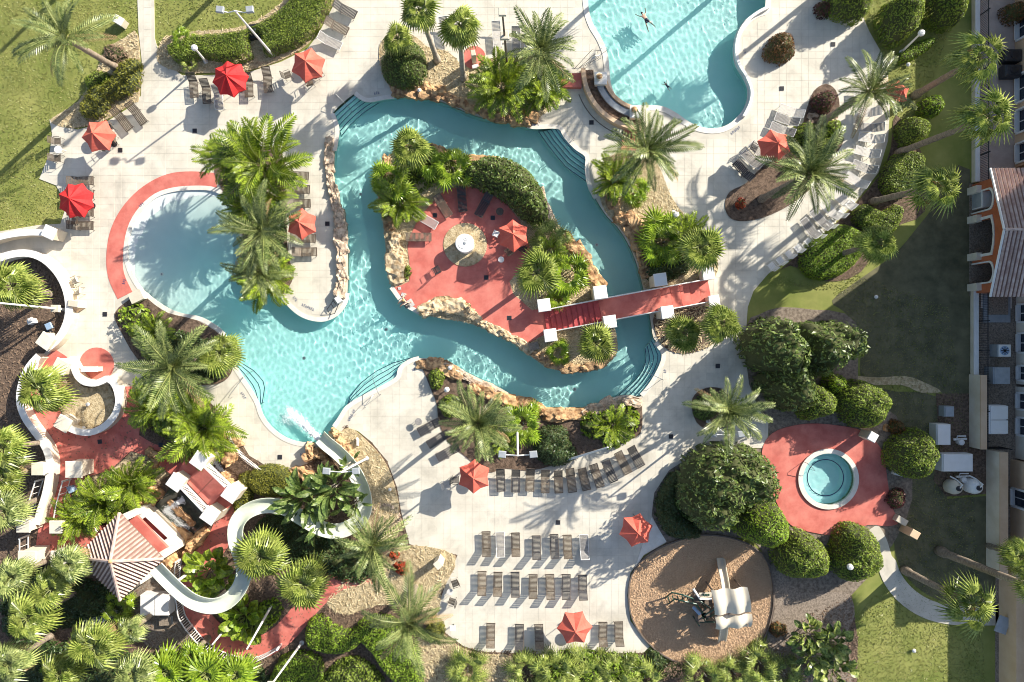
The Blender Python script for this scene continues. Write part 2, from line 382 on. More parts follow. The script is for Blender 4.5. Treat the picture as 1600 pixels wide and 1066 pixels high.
bed('planting_bed', [(195,60),(216,55),(219,150),(205,163),(165,188),(125,199),(98,199),(80,187),(122,160),(150,115),(165,80)], M['straw'], .07)
bed('planting_bed', [(246,95),(250,70),(262,58),(300,50),(380,42),(440,5),(470,-40),(525,-40),(518,10),(492,55),(476,74),(440,94),(390,110),(330,114),(290,114),(262,107)], M['straw'], .07)
bed('planting_bed', [(592,82),(600,62),(628,52),(652,60),(668,74),(700,82),(720,100),(742,108),(765,92),(800,92),(840,90),(866,96),(878,115),(878,145),(866,165),(845,182),(826,193),(800,187),(770,184),(740,177),(700,160),(660,148),(630,148),(608,135),(597,112)], M['straw'])
bed('planting_bed', [(945,258),(960,240),(985,228),(1010,232),(1030,262),(1045,300),(1060,325),(1085,355),(1118,398),(1118,430),(1090,439),(1030,449),(1007,450),(1000,424),(990,395),(977,368),(962,350),(948,334),(938,312),(940,282)], M['straw'])
bed('planting_bed', [(1132,320),(1140,300),(1165,287),(1190,262),(1225,240),(1250,205),(1260,170),(1272,142),(1290,132),(1305,142),(1311,165),(1307,200),(1318,218),(1300,250),(1270,290),(1235,320),(1190,341),(1155,346),(1138,338)], M['mulch'])
bed('planting_bed', [(655,563),(680,564),(720,581),(800,620),(850,640),(880,645),(925,641),(965,622),(998,622),(1003,640),(1000,678),(970,690),(930,705),(880,722),(830,735),(790,732),(760,738),(730,715),(700,690),(686,660),(682,630),(672,605),(663,582)], M['mulch'])
bed('planting_bed', [(335,262),(360,242),(420,228),(445,250),(449,290),(448,340),(451,400),(460,430),(442,461),(425,457),(398,449),(384,430),(382,390),(377,355),(364,320),(348,298)], M['mulch'])
bed('planting_bed', [(180,490),(205,467),(218,457),(240,474),(263,489),(309,501),(345,524),(353,545),(364,575),(350,596),(320,602),(290,598),(250,590),(215,560),(192,522)], M['mulch'])
bed('planting_bed', [(528,686),(545,668),(575,690),(602,722),(617,760),(624,800),(615,850),(560,850),(575,790),(565,745),(545,710)], M['straw'])
bed('planting_bed', [(590,872),(640,852),(712,869),(690,925),(682,960),(640,950),(590,945),(540,960),(510,940),(540,905)], M['straw'], .07)
bed('planting_bed', [(682,980),(699,995),(724,1013),(760,1022),(800,1026),(800,1075),(660,1075),(650,1000)], M['straw'], .07)
bed('planting_bed', [(1080,630),(1090,612),(1112,605),(1135,612),(1145,640),(1135,665),(1110,672),(1088,660)], M['mulch'])
bed('planting_bed', [(1022,492),(1060,484),(1105,479),(1135,498),(1118,535),(1078,552),(1045,548),(1026,525)], M['mulch'])
bed('planting_bed', [(225,700),(262,705),(285,720),(262,745),(215,760),(150,765),(130,752),(175,735),(205,707)], M['straw'], .06)
bed('planting_bed', [(1200,440),(1235,415),(1290,440),(1345,425),(1390,360),(1445,330),(1440,240),(1400,180),(1392,230),(1375,272),(1335,320),(1290,364),(1240,404)], M['mulch'], .035)
bed('planting_bed', [(1205,880),(1250,925),(1320,925),(1335,960),(1320,1000),(1330,1066),(1200,1066),(1195,1010),(1210,950)], M['gravel'], .05)
isle = sheet('island', ISLEs, .08, M['straw'], z0=-1.5)
RED_I = [(613,450),(625,447),(640,440),(641,420),(637,385),(640,372),(655,340),(690,302),(722,288),(760,300),(790,318),(812,345),(826,380),(830,400),(812,422),(796,440),(802,460),(830,484),(852,484),(860,518),(822,538),(790,518),(760,506),(740,492),(735,474),(715,470),(700,462),(680,464),(656,482),(652,487),(640,480),(624,466)]
sheet('red_plaza', RED_I, .12, M['red'], z0=.0)
c0 = [(727+34*math.cos(a*math.pi/16), 383+34*math.sin(a*math.pi/16)) for a in range(32)]; BEDS[len(BEDS)] = c0
sheet('round_bed', c0, .16, M['straw'], z0=.0)
# red band round the wading pool
band = smooth([(196,462),(182,430),(180,395),(187,360),(205,328),(232,302),(265,285),(300,281),(340,284)], False, 4)
b = MB(); b.ribbon(xy(band), 1.28, DZ+.02, 0); tag(b.obj('red_band', M['red']), kind='structure')
sheet('spa_terrace', smooth([(1195,690),(1215,672),(1260,662),(1310,665),(1350,675),(1378,705),(1385,745),(1392,790),(1404,815),(1385,822),(1355,820),(1310,835),(1270,832),(1235,820),(1215,790),(1200,750),(1190,715)], True, 3), DZ+.04, M['red'], holes=[[(1293+40.4*math.cos(a*math.pi/20), 748+40.4*math.sin(a*math.pi/20)) for a in range(40)]])
# red garden walks
redw = [(180,604),(217,604),(222,640),(218,680),(240,693),(275,705),(300,712),(322,735),(291,763),(262,737),(235,713),(205,705),(172,735),(135,745),(112,770),(104,810),(106,820),(205,820),(205,866),(55,866),(62,820),(74,775),(80,720),(74,690),(52,662),(36,640),(33,612),(52,578),(86,545),(106,558),(97,575),(96,665),(120,676),(150,676),(175,660),(186,640),(185,615)]
sheet('red_garden_walk', redw, DZ+.03, M['red'])
sheet('red_circle_pad', [(152+27*math.cos(a*math.pi/14), 570+27*math.sin(a*math.pi/14)) for a in range(28)], DZ+.045, M['red'])
sheet('spiral_bed', smooth([(100,580),(117,588),(124,600),(139,606),(155,602),(167,598),(178,615),(178,640),(165,658),(140,670),(118,668),(100,650),(92,620)], True, 3), .10, M['straw'])
b = MB(); walk = smooth([(345,775),(354,808),(340,848),(310,885),(301,925),(312,963),(340,992),(375,1008),(410,1010),(440,993),(462,970),(492,935),(530,905),(585,893)], False, 4)
b.ribbon(xy(walk), 1.75, .08, 0); tag(b.obj('red_garden_path', M['red']), kind='structure')
sheet('service_slab', [(190,935),(232,900),(276,905),(276,960),(300,1000),(290,1020),(230,1010),(196,965)], .06, M['gravel'])
b = MB(); b.ribbon(xy(smooth([(105,950),(125,958),(150,960),(172,948),(185,930),(200,905)], False, 4)), 1.5, .07, 0); tag(b.obj('curved_path', M['coping']), kind='structure')
sheet('shade_toned_lawn', smooth([(1345,525),(1320,488),(1300,470),(1345,435),(1400,395),(1450,335),(1515,265),(1516,610),(1460,605),(1425,600),(1380,594),(1345,592)], True, 3), .012, mat('shade_toned_turf', (.085, .085, .045), .95, (.17, .155, .085), scale=.9, bump=.02, bscale=25))  # browner, darker turf over the hotel's shadow area; shade deepened in the colour
sheet('shade_toned_lawn', smooth([(1345,604),(1400,612),(1470,622),(1462,700),(1480,780),(1545,775),(1548,860),(1556,960),(1500,948),(1450,930),(1415,900),(1398,860),(1400,815),(1425,780),(1420,700),(1400,650)], True, 2), .014, bpy.data.materials['shade_toned_turf'])  # same painted-in shade carried on over the lower shaded lawn
sheet('sandy_track', smooth([(1330,588),(1370,590),(1415,588),(1445,598),(1470,612),(1440,614),(1410,602),(1370,602),(1335,602)], True, 3), .02, M['straw'])
# path bottom right, strip by the hotel
b = MB(); b.ribbon(xy(smooth([(1362,825),(1374,845),(1385,880),(1395,905),(1415,930),(1445,950),(1480,960),(1520,962),(1570,962)], False, 4)), [1.1]*8+[1.5]*25, .04, 0)
tag(b.obj('garden_path', M['deck']), kind='structure')
sheet('hotel_pavement', [(1528,-60),(1700,-60),(1700,290),(1528,290)], .04, M['paver'])
sheet('service_yard', [(1528,440),(1700,440),(1700,1200),(1555,1200),(1555,700),(1528,700)], .04, M['gravel'])
SANDP = smooth([(1042,850),(1008,870),(987,897),(982,930),(988,967),(1012,1003),(1050,1030),(1100,1042),(1150,1036),(1188,1003),(1206,955),(1206,905),(1190,865),(1150,842),(1095,835)], True, 3)
sheet('play_sand', SANDP, .065, M['sand'])
b = MB(); b.ribbon(xy(SANDP), .10, .22, 0, closed=True); tag(b.obj('timber_edging', M['timber']), 'dark timber edging round the sandy playground circle', 'edging')
sheet('kerb_apron', [(1018,808),(1041,846),(1006,866),(990,892)], .09, M['coping'])

# deck tiles, laid on a grid with open joints
def tiles():
    step = .57; dp = xy(DECK); mp = xy(MAINs); p2 = xy(POOL2s)
    xs = np.arange(-37, 30, step); ys = np.arange(-25, 27.5, step); X, Y = np.meshgrid(xs, ys); X = X.ravel(); Y = Y.ravel()
    ok = np.ones(X.shape, bool)
    for dx in (-.5, .5):
        for dy in (-.5, .5):
            cx = X+dx*step; cy = Y+dy*step
            ok &= inside(dp, cx, cy) & ~inside(mp, cx, cy) & ~inside(p2, cx, cy)
    avoid = [xy(v) for v in BEDS.values()]
    for a in avoid: ok &= ~(inside(a, X, Y))
    ok &= edist(mp, X, Y) > .55
    ok &= edist(p2, X, Y) > .6
    ok &= edist(xy(band), X, Y, False) > .9
    X = X[ok]; Y = Y[ok]
    tb = MB(); tb.chamfer((0, 0, 0), (step-.022, step-.022, .03), b=.004)
    tm = tb.mesh('paving_tile', M['tile'])
    key = np.hypot(X-9, Y+4); o = np.argsort(key)
    for i in o[:300]: link('paving_tile', tm, deck, loc=(X[i], Y[i], DZ-.007))
    V = np.array(tb.v); F = np.array([f for f in tb.f]); R_ = o[300:]; n = len(R_)
    VV = (V[None]+np.stack([X[R_], Y[R_], np.full(n, DZ-.007)+NP.uniform(-.001, .001, n)], 1)[:, None]).reshape(-1, 3)
    FF = (F[None]+(np.arange(n)*len(V))[:, None, None]).reshape(-1, 4)
    t = link('paving_tiles', me_from('paving_tiles', VV, FF, M['tile']), deck); t['kind'] = 'stuff'
tiles()

# pools: floor, wall, water surface
def wavefield(X, Y, amp, seed):
    r = np.random.default_rng(seed); Z = np.zeros(X.shape)
    wx = .5*np.sin(X*.31+1)+.5*np.sin(Y*.27+X*.11); wy = .5*np.sin(Y*.33+2)+.5*np.sin(X*.29-Y*.13)
    for lam, a, k in ((2.6, .40, 7), (1.2, .30, 12), (.68, .26, 16), (.42, .17, 18)):
        for _ in range(k):
            th = r.uniform(0, 2*math.pi); kk = 2*math.pi/(lam*r.uniform(.75, 1.3)); ph = r.uniform(0, 6.28)
            Z += a/math.sqrt(k)*np.sin(kk*(np.cos(th)*(X+wx*.5)+np.sin(th)*(Y+wy*.5))+ph)
    return Z*amp*(.8+.2*np.sin(X*.23+1.3*np.sin(Y*.19)+seed))*(.8+.2*np.cos(Y*.31+X*.12))
def pool(name, outline, depthf, amp, seed, floor_m, wall_m, dx=.085, hole=None, wz=WZ):
    P = xy(outline); A = np.array(P); x0, y0 = A.min(0)-.3; x1, y1 = A.max(0)+.3
    for kind, st in (('water', dx), ('floor', .2)):
        nx = int((x1-x0)/st)+2; ny = int((y1-y0)/st)+2
        X, Y = np.meshgrid(x0+np.arange(nx)*st, y0+np.arange(ny)*st)
        ins = inside(P, X, Y) | (edist(P, X, Y) < st*1.5)
        if hole is not None:
            hp = xy(hole); ins &= ~(inside(hp, X, Y) & (edist(hp, X, Y) > st*2))
        if kind == 'water': Z = wz+wavefield(X, Y, amp, seed)
        else: Z = depthf(X, Y)
        q = ins[:-1, :-1] & ins[1:, :-1] & ins[:-1, 1:] & ins[1:, 1:]
        j, i = np.nonzero(q); a = j*nx+i; F = np.stack([a, a+1, a+nx+1, a+nx], 1)
        used = np.unique(F); mp = np.full(nx*ny, -1); mp[used] = np.arange(len(used))
        V = np.stack([X.ravel(), Y.ravel(), Z.ravel()], 1)[used]
        o = link(name+'_'+kind, me_from(name+kind, V, mp[F], M['water'] if kind == 'water' else floor_m, True))
        tag(o, kind='structure')
        if kind == 'water': o.cycles.is_caustics_caster = True
        else: o.cycles.is_caustics_receiver = True
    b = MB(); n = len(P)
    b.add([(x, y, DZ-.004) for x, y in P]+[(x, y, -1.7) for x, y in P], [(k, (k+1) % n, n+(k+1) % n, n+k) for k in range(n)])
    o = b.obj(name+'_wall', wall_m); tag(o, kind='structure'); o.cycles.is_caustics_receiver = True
arc = xy([(196,462),(190,430),(189,395),(195,360),(212,332),(238,308),(268,293),(300,288),(345,290)])
def dmain(X, Y):
    d = edist(arc, X, Y, False)
    t = np.clip(d/6.2, 0, 1); base = DZ-.03-.42*np.clip(d/3.2, 0, 1)-.68*np.clip((d-3.2)/6, 0, 1)**1.0
    return base-.04*np.sin(X*.4)*np.cos(Y*.37)-.25*np.clip((d-12)/10, 0, 1)
beachm = M['beach'].copy(); 
def floor_mat():
    m = bpy.data.materials.new('lagoon_plaster'); m.use_nodes = True; t = m.node_tree; b = t.nodes['Principled BSDF']; b.inputs['Roughness'].default_value = .6
    ge = t.nodes.new('ShaderNodeNewGeometry'); sx = t.nodes.new('ShaderNodeSeparateXYZ'); mr = t.nodes.new('ShaderNodeMapRange')
    mr.inputs[1].default_value = -.12; mr.inputs[2].default_value = -1.0
    n = t.nodes.new('ShaderNodeTexNoise'); n.inputs['Scale'].default_value = .6; n.inputs['Detail'].default_value = 4
    r = t.nodes.new('ShaderNodeValToRGB'); r.color_ramp.elements[0].color = (.72, .78, .75, 1); r.color_ramp.elements[1].color = (.48, .83, .80, 1)
    hs = t.nodes.new('ShaderNodeHueSaturation'); m2 = t.nodes.new('ShaderNodeMapRange'); m2.inputs[3].default_value = .9; m2.inputs[4].default_value = 1.1
    t.links.new(ge.outputs['Position'], sx.inputs[0]); t.links.new(sx.outputs['Z'], mr.inputs[0]); t.links.new(mr.outputs[0], r.inputs[0])
    t.links.new(ge.outputs['Position'], n.inputs[0]); t.links.new(n.outputs[0], m2.inputs[0]); t.links.new(m2.outputs[0], hs.inputs['Value'])
    t.links.new(r.outputs[0], hs.inputs['Color']); t.links.new(hs.outputs[0], b.inputs[0])
    return m
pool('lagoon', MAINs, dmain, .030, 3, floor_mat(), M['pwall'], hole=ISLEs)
b = MB(); PI_ = xy(ISLEs); n = len(PI_)
b.add([(x*1.0, y, .079) for x, y in PI_]+[(x, y, -1.7) for x, y in PI_], [(k, n+k, n+(k+1) % n, (k+1) % n) for k in range(n)])
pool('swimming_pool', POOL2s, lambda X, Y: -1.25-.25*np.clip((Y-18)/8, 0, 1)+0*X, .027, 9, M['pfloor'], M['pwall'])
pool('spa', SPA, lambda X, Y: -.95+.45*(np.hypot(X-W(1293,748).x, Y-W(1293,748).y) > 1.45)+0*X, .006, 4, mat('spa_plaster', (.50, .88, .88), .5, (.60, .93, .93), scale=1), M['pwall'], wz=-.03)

def seat_steps(name, inner, outer, n, zt=-.12, dz=.2, label=None):
    """underwater steps as solid bands from the inner (shore) to the outer line, each with a dark nosing"""
    I = [Vector(p) for p in inner]; O = [Vector(p) for p in outer]
    root = thing(name, label, 'steps')
    for k in range(n):
        L = [(I[i].lerp(O[i], k/n)) for i in range(len(I))]; Q = [(I[i].lerp(O[i], (k+1)/n)) for i in range(len(I))]
        z = zt-dz*k; b = MB(); mm = len(L)
        pl = xy(list(L))+xy(list(Q))[::-1]
        b.slab([pl], z, -1.6); o = b.obj('step', M['pfloor'], root); o.cycles.is_caustics_receiver = True
        b = MB(); b.ribbon([(v[0], v[1]) for v in xy(list(I[i].lerp(O[i], (k+.93)/n) for i in range(mm)))], .055, z+.006, z-.01)
        b.obj('nosing', M['navy'], o)
def interp(pts, n):
    P = [Vector(p) for p in pts]; L = [0]
    for a, b_ in zip(P, P[1:]): L.append(L[-1]+(b_-a).length)
    out = []
    for k in range(n):
        s = L[-1]*k/(n-1); i = max(j for j in range(len(L)) if L[j] <= s+1e-9); i = min(i, len(P)-2)
        out.append(P[i].lerp(P[i+1], (s-L[i])/max(1e-9, L[i+1]-L[i])))
    return out
seat_steps('pool_steps', interp([(519,179),(555,147)], 9), interp([(531,208),(543,193),(558,178),(574,166),(589,157)], 9), 5, label='submerged entry steps at the top left end of the river')
seat_steps('pool_steps', interp([(873,200),(884,215),(900,232),(917,245)], 9), interp([(842,202),(858,225),(885,258),(917,280)], 9), 5, label='curved submerged steps at the top right bend of the river')
seat_steps('pool_steps', interp([(1021,529),(1036,555),(1028,580),(1014,602),(1000,619)], 9), interp([(1010,545),(1012,563),(1005,582),(990,600),(968,618)], 9), 4, label='curved submerged steps at the lower right end of the river')
seat_steps('pool_steps', interp([(641,565),(626,576),(621,590),(600,604),(570,620),(545,634)], 10), interp([(640,560),(610,568),(582,582),(560,600),(543,622),(540,634)], 10), 4, label='curved submerged steps beside the handrails on the lower lagoon shore')
seat_steps('pool_steps', interp([(366,571),(380,593),(392,611),(402,630)], 8), interp([(372,566),(395,580),(412,600),(407,630)], 8), 3, label='small curved submerged steps on the left shore of the lagoon')

def ring(name, pts, w, z1, z0, m, closed=True, label=None, cat=None, off=0):
    b = MB(); b.ribbon(xy(pts), w, z1, z0, closed); return b
for seg in ([(523,236),(527,207),(525,192),(519,178)], [(555,146),(566,154),(578,157),(600,153),(616,151)], [(824,197),(838,199),(873,199),(884,214),(900,231),(917,244),(917,265),(921,290),(931,310)], [(1024,535),(1037,555),(1029,580),(1015,603),(1002,618)],
            [(655,560),(644,563),(632,570),(625,578),(622,590),(608,600),(585,612),(562,624),(549,632),(540,640),(530,656),(522,667)], [(488,693),(472,694),(452,689),(434,679),(418,664),(408,648),(402,630),(392,612),(380,594),(366,572)],
            [(357,545),(349,522),(330,507),(309,497),(285,493),(263,485),(240,470),(220,452),(206,430),(198,405),(198,380),(206,350),(222,325),(244,306),(270,297),(300,294),(330,295),(348,302)],
            [(443,465),(455,479),(470,491),(488,498),(508,499),(527,490),(539,474),(543,458)]):
    cp = MB(); cp.ribbon(xy(smooth(seg, False, 3)), .34, DZ+.025, DZ-.05); tag(cp.obj('pool_coping', M['coping']), kind='structure')
cp = MB(); cp.ribbon(xy(POOL2s), .42, DZ+.03, DZ-.05, False); tag(cp.obj('swimming_pool_coping', M['coping']), kind='structure')
cp = MB(); cp.ribbon(xy([(612,449),(624,466),(640,480),(656,489)]), .34, .135, -.1); tag(cp.obj('island_coping', M['coping']), kind='structure')
sp = [(1293+43.6*math.cos(a*math.pi/24), 748+43.6*math.sin(a*math.pi/24)) for a in range(48)]
cp = MB(); cp.ribbon(xy(sp), .36, DZ+.16, 0, True); tag(cp.obj('spa_coping', M['coping']), kind='structure')
for r_, z in ((28.5, -.49),):
    cp = MB(); cp.ribbon(xy([(1293+r_*math.cos(a*math.pi/24), 748+r_*math.sin(a*math.pi/24)) for a in range(48)]), .07, z, z-.02, True); o = cp.obj('spa_bench_trim', M['navy']); tag(o, kind='structure')
# raised rim wall on the right side of the top pool
cp = MB(); cp.ribbon(xy(smooth([(1199,14),(1183,22),(1166,35),(1153,54),(1148,80),(1152,102),(1164,122),(1172,143),(1170,163),(1160,184)], False, 4)), .22, .42, -.2)
tag(cp.obj('raised_rim', M['white']), 'raised white rim wall curving round the right of the top pool', 'wall')

# ------------------------------------------------------------------ rocks
def rock_mesh(i, m):
    bm = bmesh.new(); bmesh.ops.create_icosphere(bm, subdivisions=3, radius=1); off = Vector((i*7.3, i*3.1, 1.7*i))
    for v in bm.verts:
        p = v.co.copy(); c = Vector((max(-.78, min(.78, p.x)), max(-.75, min(.75, p.y)), max(-.6, min(.62, p.z))))
        d = 1+.34*noise.noise(p*1.1+off)+.16*noise.noise(p*2.6+off)+.07*noise.noise(p*6+off)
        cell = noise.voronoi(p*1.5+off)[0]; v.co = c*d*(.86+.42*min(.5, cell[1]-cell[0]))
    me = bpy.data.meshes.new('boulder'); bm.to_mesh(me); bm.free(); me.materials.append(m); return me
RM = {k: [rock_mesh(i+j*9, M[k]) for i in range(5)] for j, k in enumerate(('rock', 'rockp', 'rocky', 'rocko'))}
nrock = 0
def rocks(pts, r, h, m, place, end, cat='boulder', n=None, jit=.12, group=None, z=.0, el=1.3):
    """row of boulders along photo points; r in px"""
    global nrock
    L = sum((Vector(a)-Vector(b_)).length for a, b_ in zip(pts, pts[1:])); n = n or max(1, int(L/(r*1.25))+1)
    P = interp(pts, n) if n > 1 else [Vector(pts[0])]
    for k, p in enumerate(P):
        q = P[min(k+1, n-1)]-P[max(k-1, 0)]; a = math.atan2(-q.y, q.x) if n > 1 else rnd.uniform(0, 3)
        s = r*PX*rnd.uniform(.78, 1.22); me = rnd.choice(RM[m])
        nm = ORD[k] if k < 20 else str(k+1)
        o = link('boulder', me, loc=W(p.x+rnd.uniform(-1, 1)*r*jit, p.y+rnd.uniform(-1, 1)*r*jit)+Vector((0, 0, z)),
                 rot=(rnd.uniform(-.15, .15), rnd.uniform(-.15, .15), a+rnd.uniform(-.25, .25)), sc=(s*el, s*rnd.uniform(.85, 1.1), h*rnd.uniform(.8, 1.2)))
        lab = f'{nm} boulder from the {end} {place}' if n > 1 else f'lone boulder {place}'
        tag(o, lab, cat, group or f'boulders {place}'); nrock += 1
rocks([(516,225),(514,255),(518,285),(524,312),(531,335)], 9, .6, 'rockp', 'of the upper left river bank', 'top')
rocks([(533,345),(534,375),(535,405),(534,435),(532,458)], 11, .75, 'rockp', 'of the lower left river bank', 'top')
rocks([(624,143),(652,147),(680,151)], 13, .6, 'rock', 'below the round dark bush', 'left')
rocks([(668,137),(686,143)], 9, .7, 'rocko', 'of the straw bed by the top river bend', 'left', n=2)
rocks([(700,155),(722,164),(745,174),(775,184),(800,188),(822,191)], 10, .6, 'rock', 'of the top river bank', 'left')
rocks([(806,176),(826,184)], 11, .8, 'rocko', 'left of the curved steps', 'left', n=2)
rocks([(603,252),(600,270),(598,290),(602,312),(606,335),(610,352)], 9, .7, 'rock', 'of the island upper left shore', 'top')
rocks([(619,372),(621,391)], 12, .9, 'rocky', 'left of the coral plaza', 'top', n=3, el=1.1)
rocks([(618,412),(621,428)], 17, 1.0, 'rocky', 'above the low white coping on the island', 'top', n=2)
rocks([(622,238),(640,233),(665,232),(690,238),(712,246)], 9, .5, 'rock', 'of the island top shore', 'left')
rocks([(722,249),(745,249),(768,250)], 8, .3, 'rocko', 'left of the dense round bush', 'left', el=1.6)
rocks([(846,303),(852,320),(864,345)], 7, .35, 'rockp', 'right of the dense round bush', 'top', el=1.6)
rocks([(882,372),(898,388),(912,404),(924,422),(935,440)], 12, .6, 'rocko', 'of the island right shore', 'top', el=1.5)
rocks([(668,482),(688,478),(708,480),(728,486)], 16, 1.1, 'rocky', 'of the big mound on the island lower shore', 'left')
rocks([(742,497),(757,506),(772,514),(788,522),(805,531),(820,541)], 10, .5, 'rocky', 'of the ledge below the coral plaza', 'left', el=1.5)
rocks([(838,556),(852,563),(868,572),(890,577),(912,576),(935,570),(948,560)], 10, .6, 'rock', 'of the island lower right shore', 'left')
rocks([(950,305),(960,322),(970,340),(982,358),(992,378),(1000,400),(1006,425)], 10, .55, 'rock', 'of the right river bank', 'top')
rocks([(972,343),(992,348),(1004,366),(998,380)], 14, .7, 'rocko', 'of the straw slope beside the river', 'top', el=1.2)
rocks([(660,570),(680,570),(700,577)], 12, .5, 'rock', 'by the top of the handrail deck', 'left')
rocks([(700,575),(722,586),(745,598),(770,609)], 9, .4, 'rockp', 'of the pale ledge along the lower river', 'left', el=1.7)
rocks([(705,582),(715,589)], 11, .5, 'rock', 'behind the pale ledge', 'left', n=2)
rocks([(740,606),(752,612),(770,618),(790,624)], 11, .7, 'rocko', 'above the big grey green palm', 'left')
rocks([(815,630),(835,638),(855,645),(878,650),(900,648)], 13, .6, 'rocko', 'of the middle lower river bank', 'left', el=1.5)
rocks([(918,643),(940,636),(960,630),(978,628),(993,630)], 11, .6, 'rockp', 'of the lower right river bank', 'left')
rocks([(525,676),(535,690),(544,703),(551,716)], 10, .9, 'rock', 'right of the slide mouth', 'top')
rocks([(487,702),(484,718),(498,705),(512,722),(520,735)], 10, .9, 'rock', 'left of the slide mouth', 'top', jit=.3)
rocks([(465,738),(480,741)], 13, .8, 'rocko', 'behind the trimmed olive shrub', 'left', n=2)
rocks([(362,682),(376,690),(352,690)], 9, .8, 'rock', 'above the waterfall', 'left')
rocks([(362,712)], 15, 1.6, 'rocko', 'standing beside the curved rail above the waterfall', 'top', n=1, el=1)
rocks([(354,742),(362,752)], 8, 1.2, 'rocko', 'beside the white railing of the small bridge', 'top', n=2, el=1.4)
rocks([(232,770),(250,768),(240,784),(228,788),(240,800)], 11, 1.0, 'rocko', 'left of the waterfall', 'top', jit=.3)
rocks([(272,785),(280,793),(300,812)], 7, .7, 'rocko', 'in the middle of the waterfall', 'left', jit=.3)
rocks([(262,818),(275,828),(288,838),(300,845),(312,838),(322,828),(296,860)], 12, 1.0, 'rocko', 'at the foot of the waterfall', 'left', jit=.3)
rocks([(245,845),(262,855),(268,870)], 12, 1.8, 'rocko', 'behind the slide tower', 'top')
rocks([(240,708),(256,712),(246,722)], 9, .7, 'rocko', 'at the end of the straw bed by the coral walk', 'left')
rocks([(1384,668)], 8, .4, 'rocko', 'beside the white pillar near the spa', 'top', n=1)
rocks([(1262,210),(1268,195),(1262,180),(1301,185),(1304,198)], 5, .3, 'rockp', 'round the maroon shrub', 'left', jit=.4)
ring_pts = [(602+22*math.cos(a), 812+24*math.sin(a)) for a in np.linspace(-2.6, 1.6, 14)]
rocks(ring_pts, 4.5, .25, 'rockp', 'ringing the dark planter by the deck', 'left', n=14, el=1)

# litter on the beds and grass on the lawns
def scatter_in(polys, n, excl=(), area=None):
    A = np.array([p for P in polys for p in P]); x0, y0 = A.min(0); x1, y1 = A.max(0)
    X = NP.uniform(x0, x1, n); Y = NP.uniform(y0, y1, n); ok = np.zeros(n, bool)
    for P in polys: ok |= inside(P, X, Y)
    for P in excl: ok &= ~inside(P, X, Y)
    return X[ok], Y[ok]
def litter(name, X, Y, z, L, wd, m, tilt=.25, label=None, cat=None):
    n = len(X); a = NP.uniform(0, 6.283, n); l = NP.uniform(.5, 1.3, n)*L/2; w_ = NP.uniform(.6, 1.4, n)*wd/2
    ca, sa = np.cos(a), np.sin(a); dz = NP.uniform(-tilt, tilt, n)*l; zz = z+NP.uniform(.0, .02, n)+np.abs(dz)
    V = np.zeros((n, 4, 3))
    for k, (u, v) in enumerate(((-1, -1), (1, -1), (1, 1), (-1, 1))):
        V[:, k, 0] = X+u*l*ca-v*w_*sa; V[:, k, 1] = Y+u*l*sa+v*w_*ca; V[:, k, 2] = zz+u*dz+v*w_*.3
    o = link(name, me_from(name, V.reshape(-1, 3), np.arange(n*4).reshape(-1, 4), m)); return tag(o, label, cat, kind='stuff')
bx = list(BEDS.values())
straw_ix = [0, 1, 2, 3, 8, 9, 10, 12]
X, Y = scatter_in([xy(bx[i]) for i in straw_ix if i < len(bx)], 130000); litter('pine_straw_litter', X, Y, .10, .26, .05, M['chip'])
X, Y = scatter_in([PI_], 26000, [xy(RED_I)]); litter('island_straw_litter', X, Y, .085, .24, .05, M['chip'])
X, Y = scatter_in([xy(GARDEN)], 90000, [xy(bx[8]), xy(bx[9])]); litter('mulch_litter', X, Y, .035, .22, .07, M['chipd'])
X, Y = scatter_in([xy(SANDP)], 22000); litter('play_bark_litter', X, Y, .068, .16, .07, mat('sand_chips', (.40, .25, .14), .9, (.62, .43, .27), scale=12))
SX = [[(-80,-60),(213,-60),(217,50),(195,62),(150,115),(122,160),(78,187),(82,210),(78,240),(62,280),(88,290),(105,320),(95,350),(0,362),(-80,366)],
      [(242,-60),(470,-40),(440,5),(380,42),(300,50),(262,58),(246,70)],
      [(1335,0),(1345,20),(1378,85),(1390,180),(1440,240),(1445,330),(1390,360),(1345,430),(1480,480),(1515,700),(1540,1066),(1330,1066),(1335,960),(1395,905),(1425,780),(1420,700),(1400,650),(1345,600),(1345,520),(1300,455),(1200,445),(1200,430),(1290,440),(1400,350),(1420,240),(1518,-60),(1340,-60)]]
def grass(n, h=.09):
    X, Y = scatter_in([xy(s) for s in SX], n, [xy(GARDEN)]); n = len(X); a = NP.uniform(0, 6.283, n); hh = NP.uniform(.5, 1.4, n)*h
    lx = NP.normal(0, .06, n); ly = NP.normal(0, .06, n); wd = .045
    V = np.zeros((n, 3, 3)); V[:, 0] = np.stack([X-np.cos(a)*wd, Y-np.sin(a)*wd, np.zeros(n)], 1); V[:, 1] = np.stack([X+np.cos(a)*wd, Y+np.sin(a)*wd, np.zeros(n)], 1)
    V[:, 2] = np.stack([X+lx, Y+ly, hh], 1)
    tag(link('lawn_grass', me_from('lawn_grass', V.reshape(-1, 3), np.arange(n*3).reshape(-1, 3), M['grass'])), kind='stuff')
grass(330000, .07)

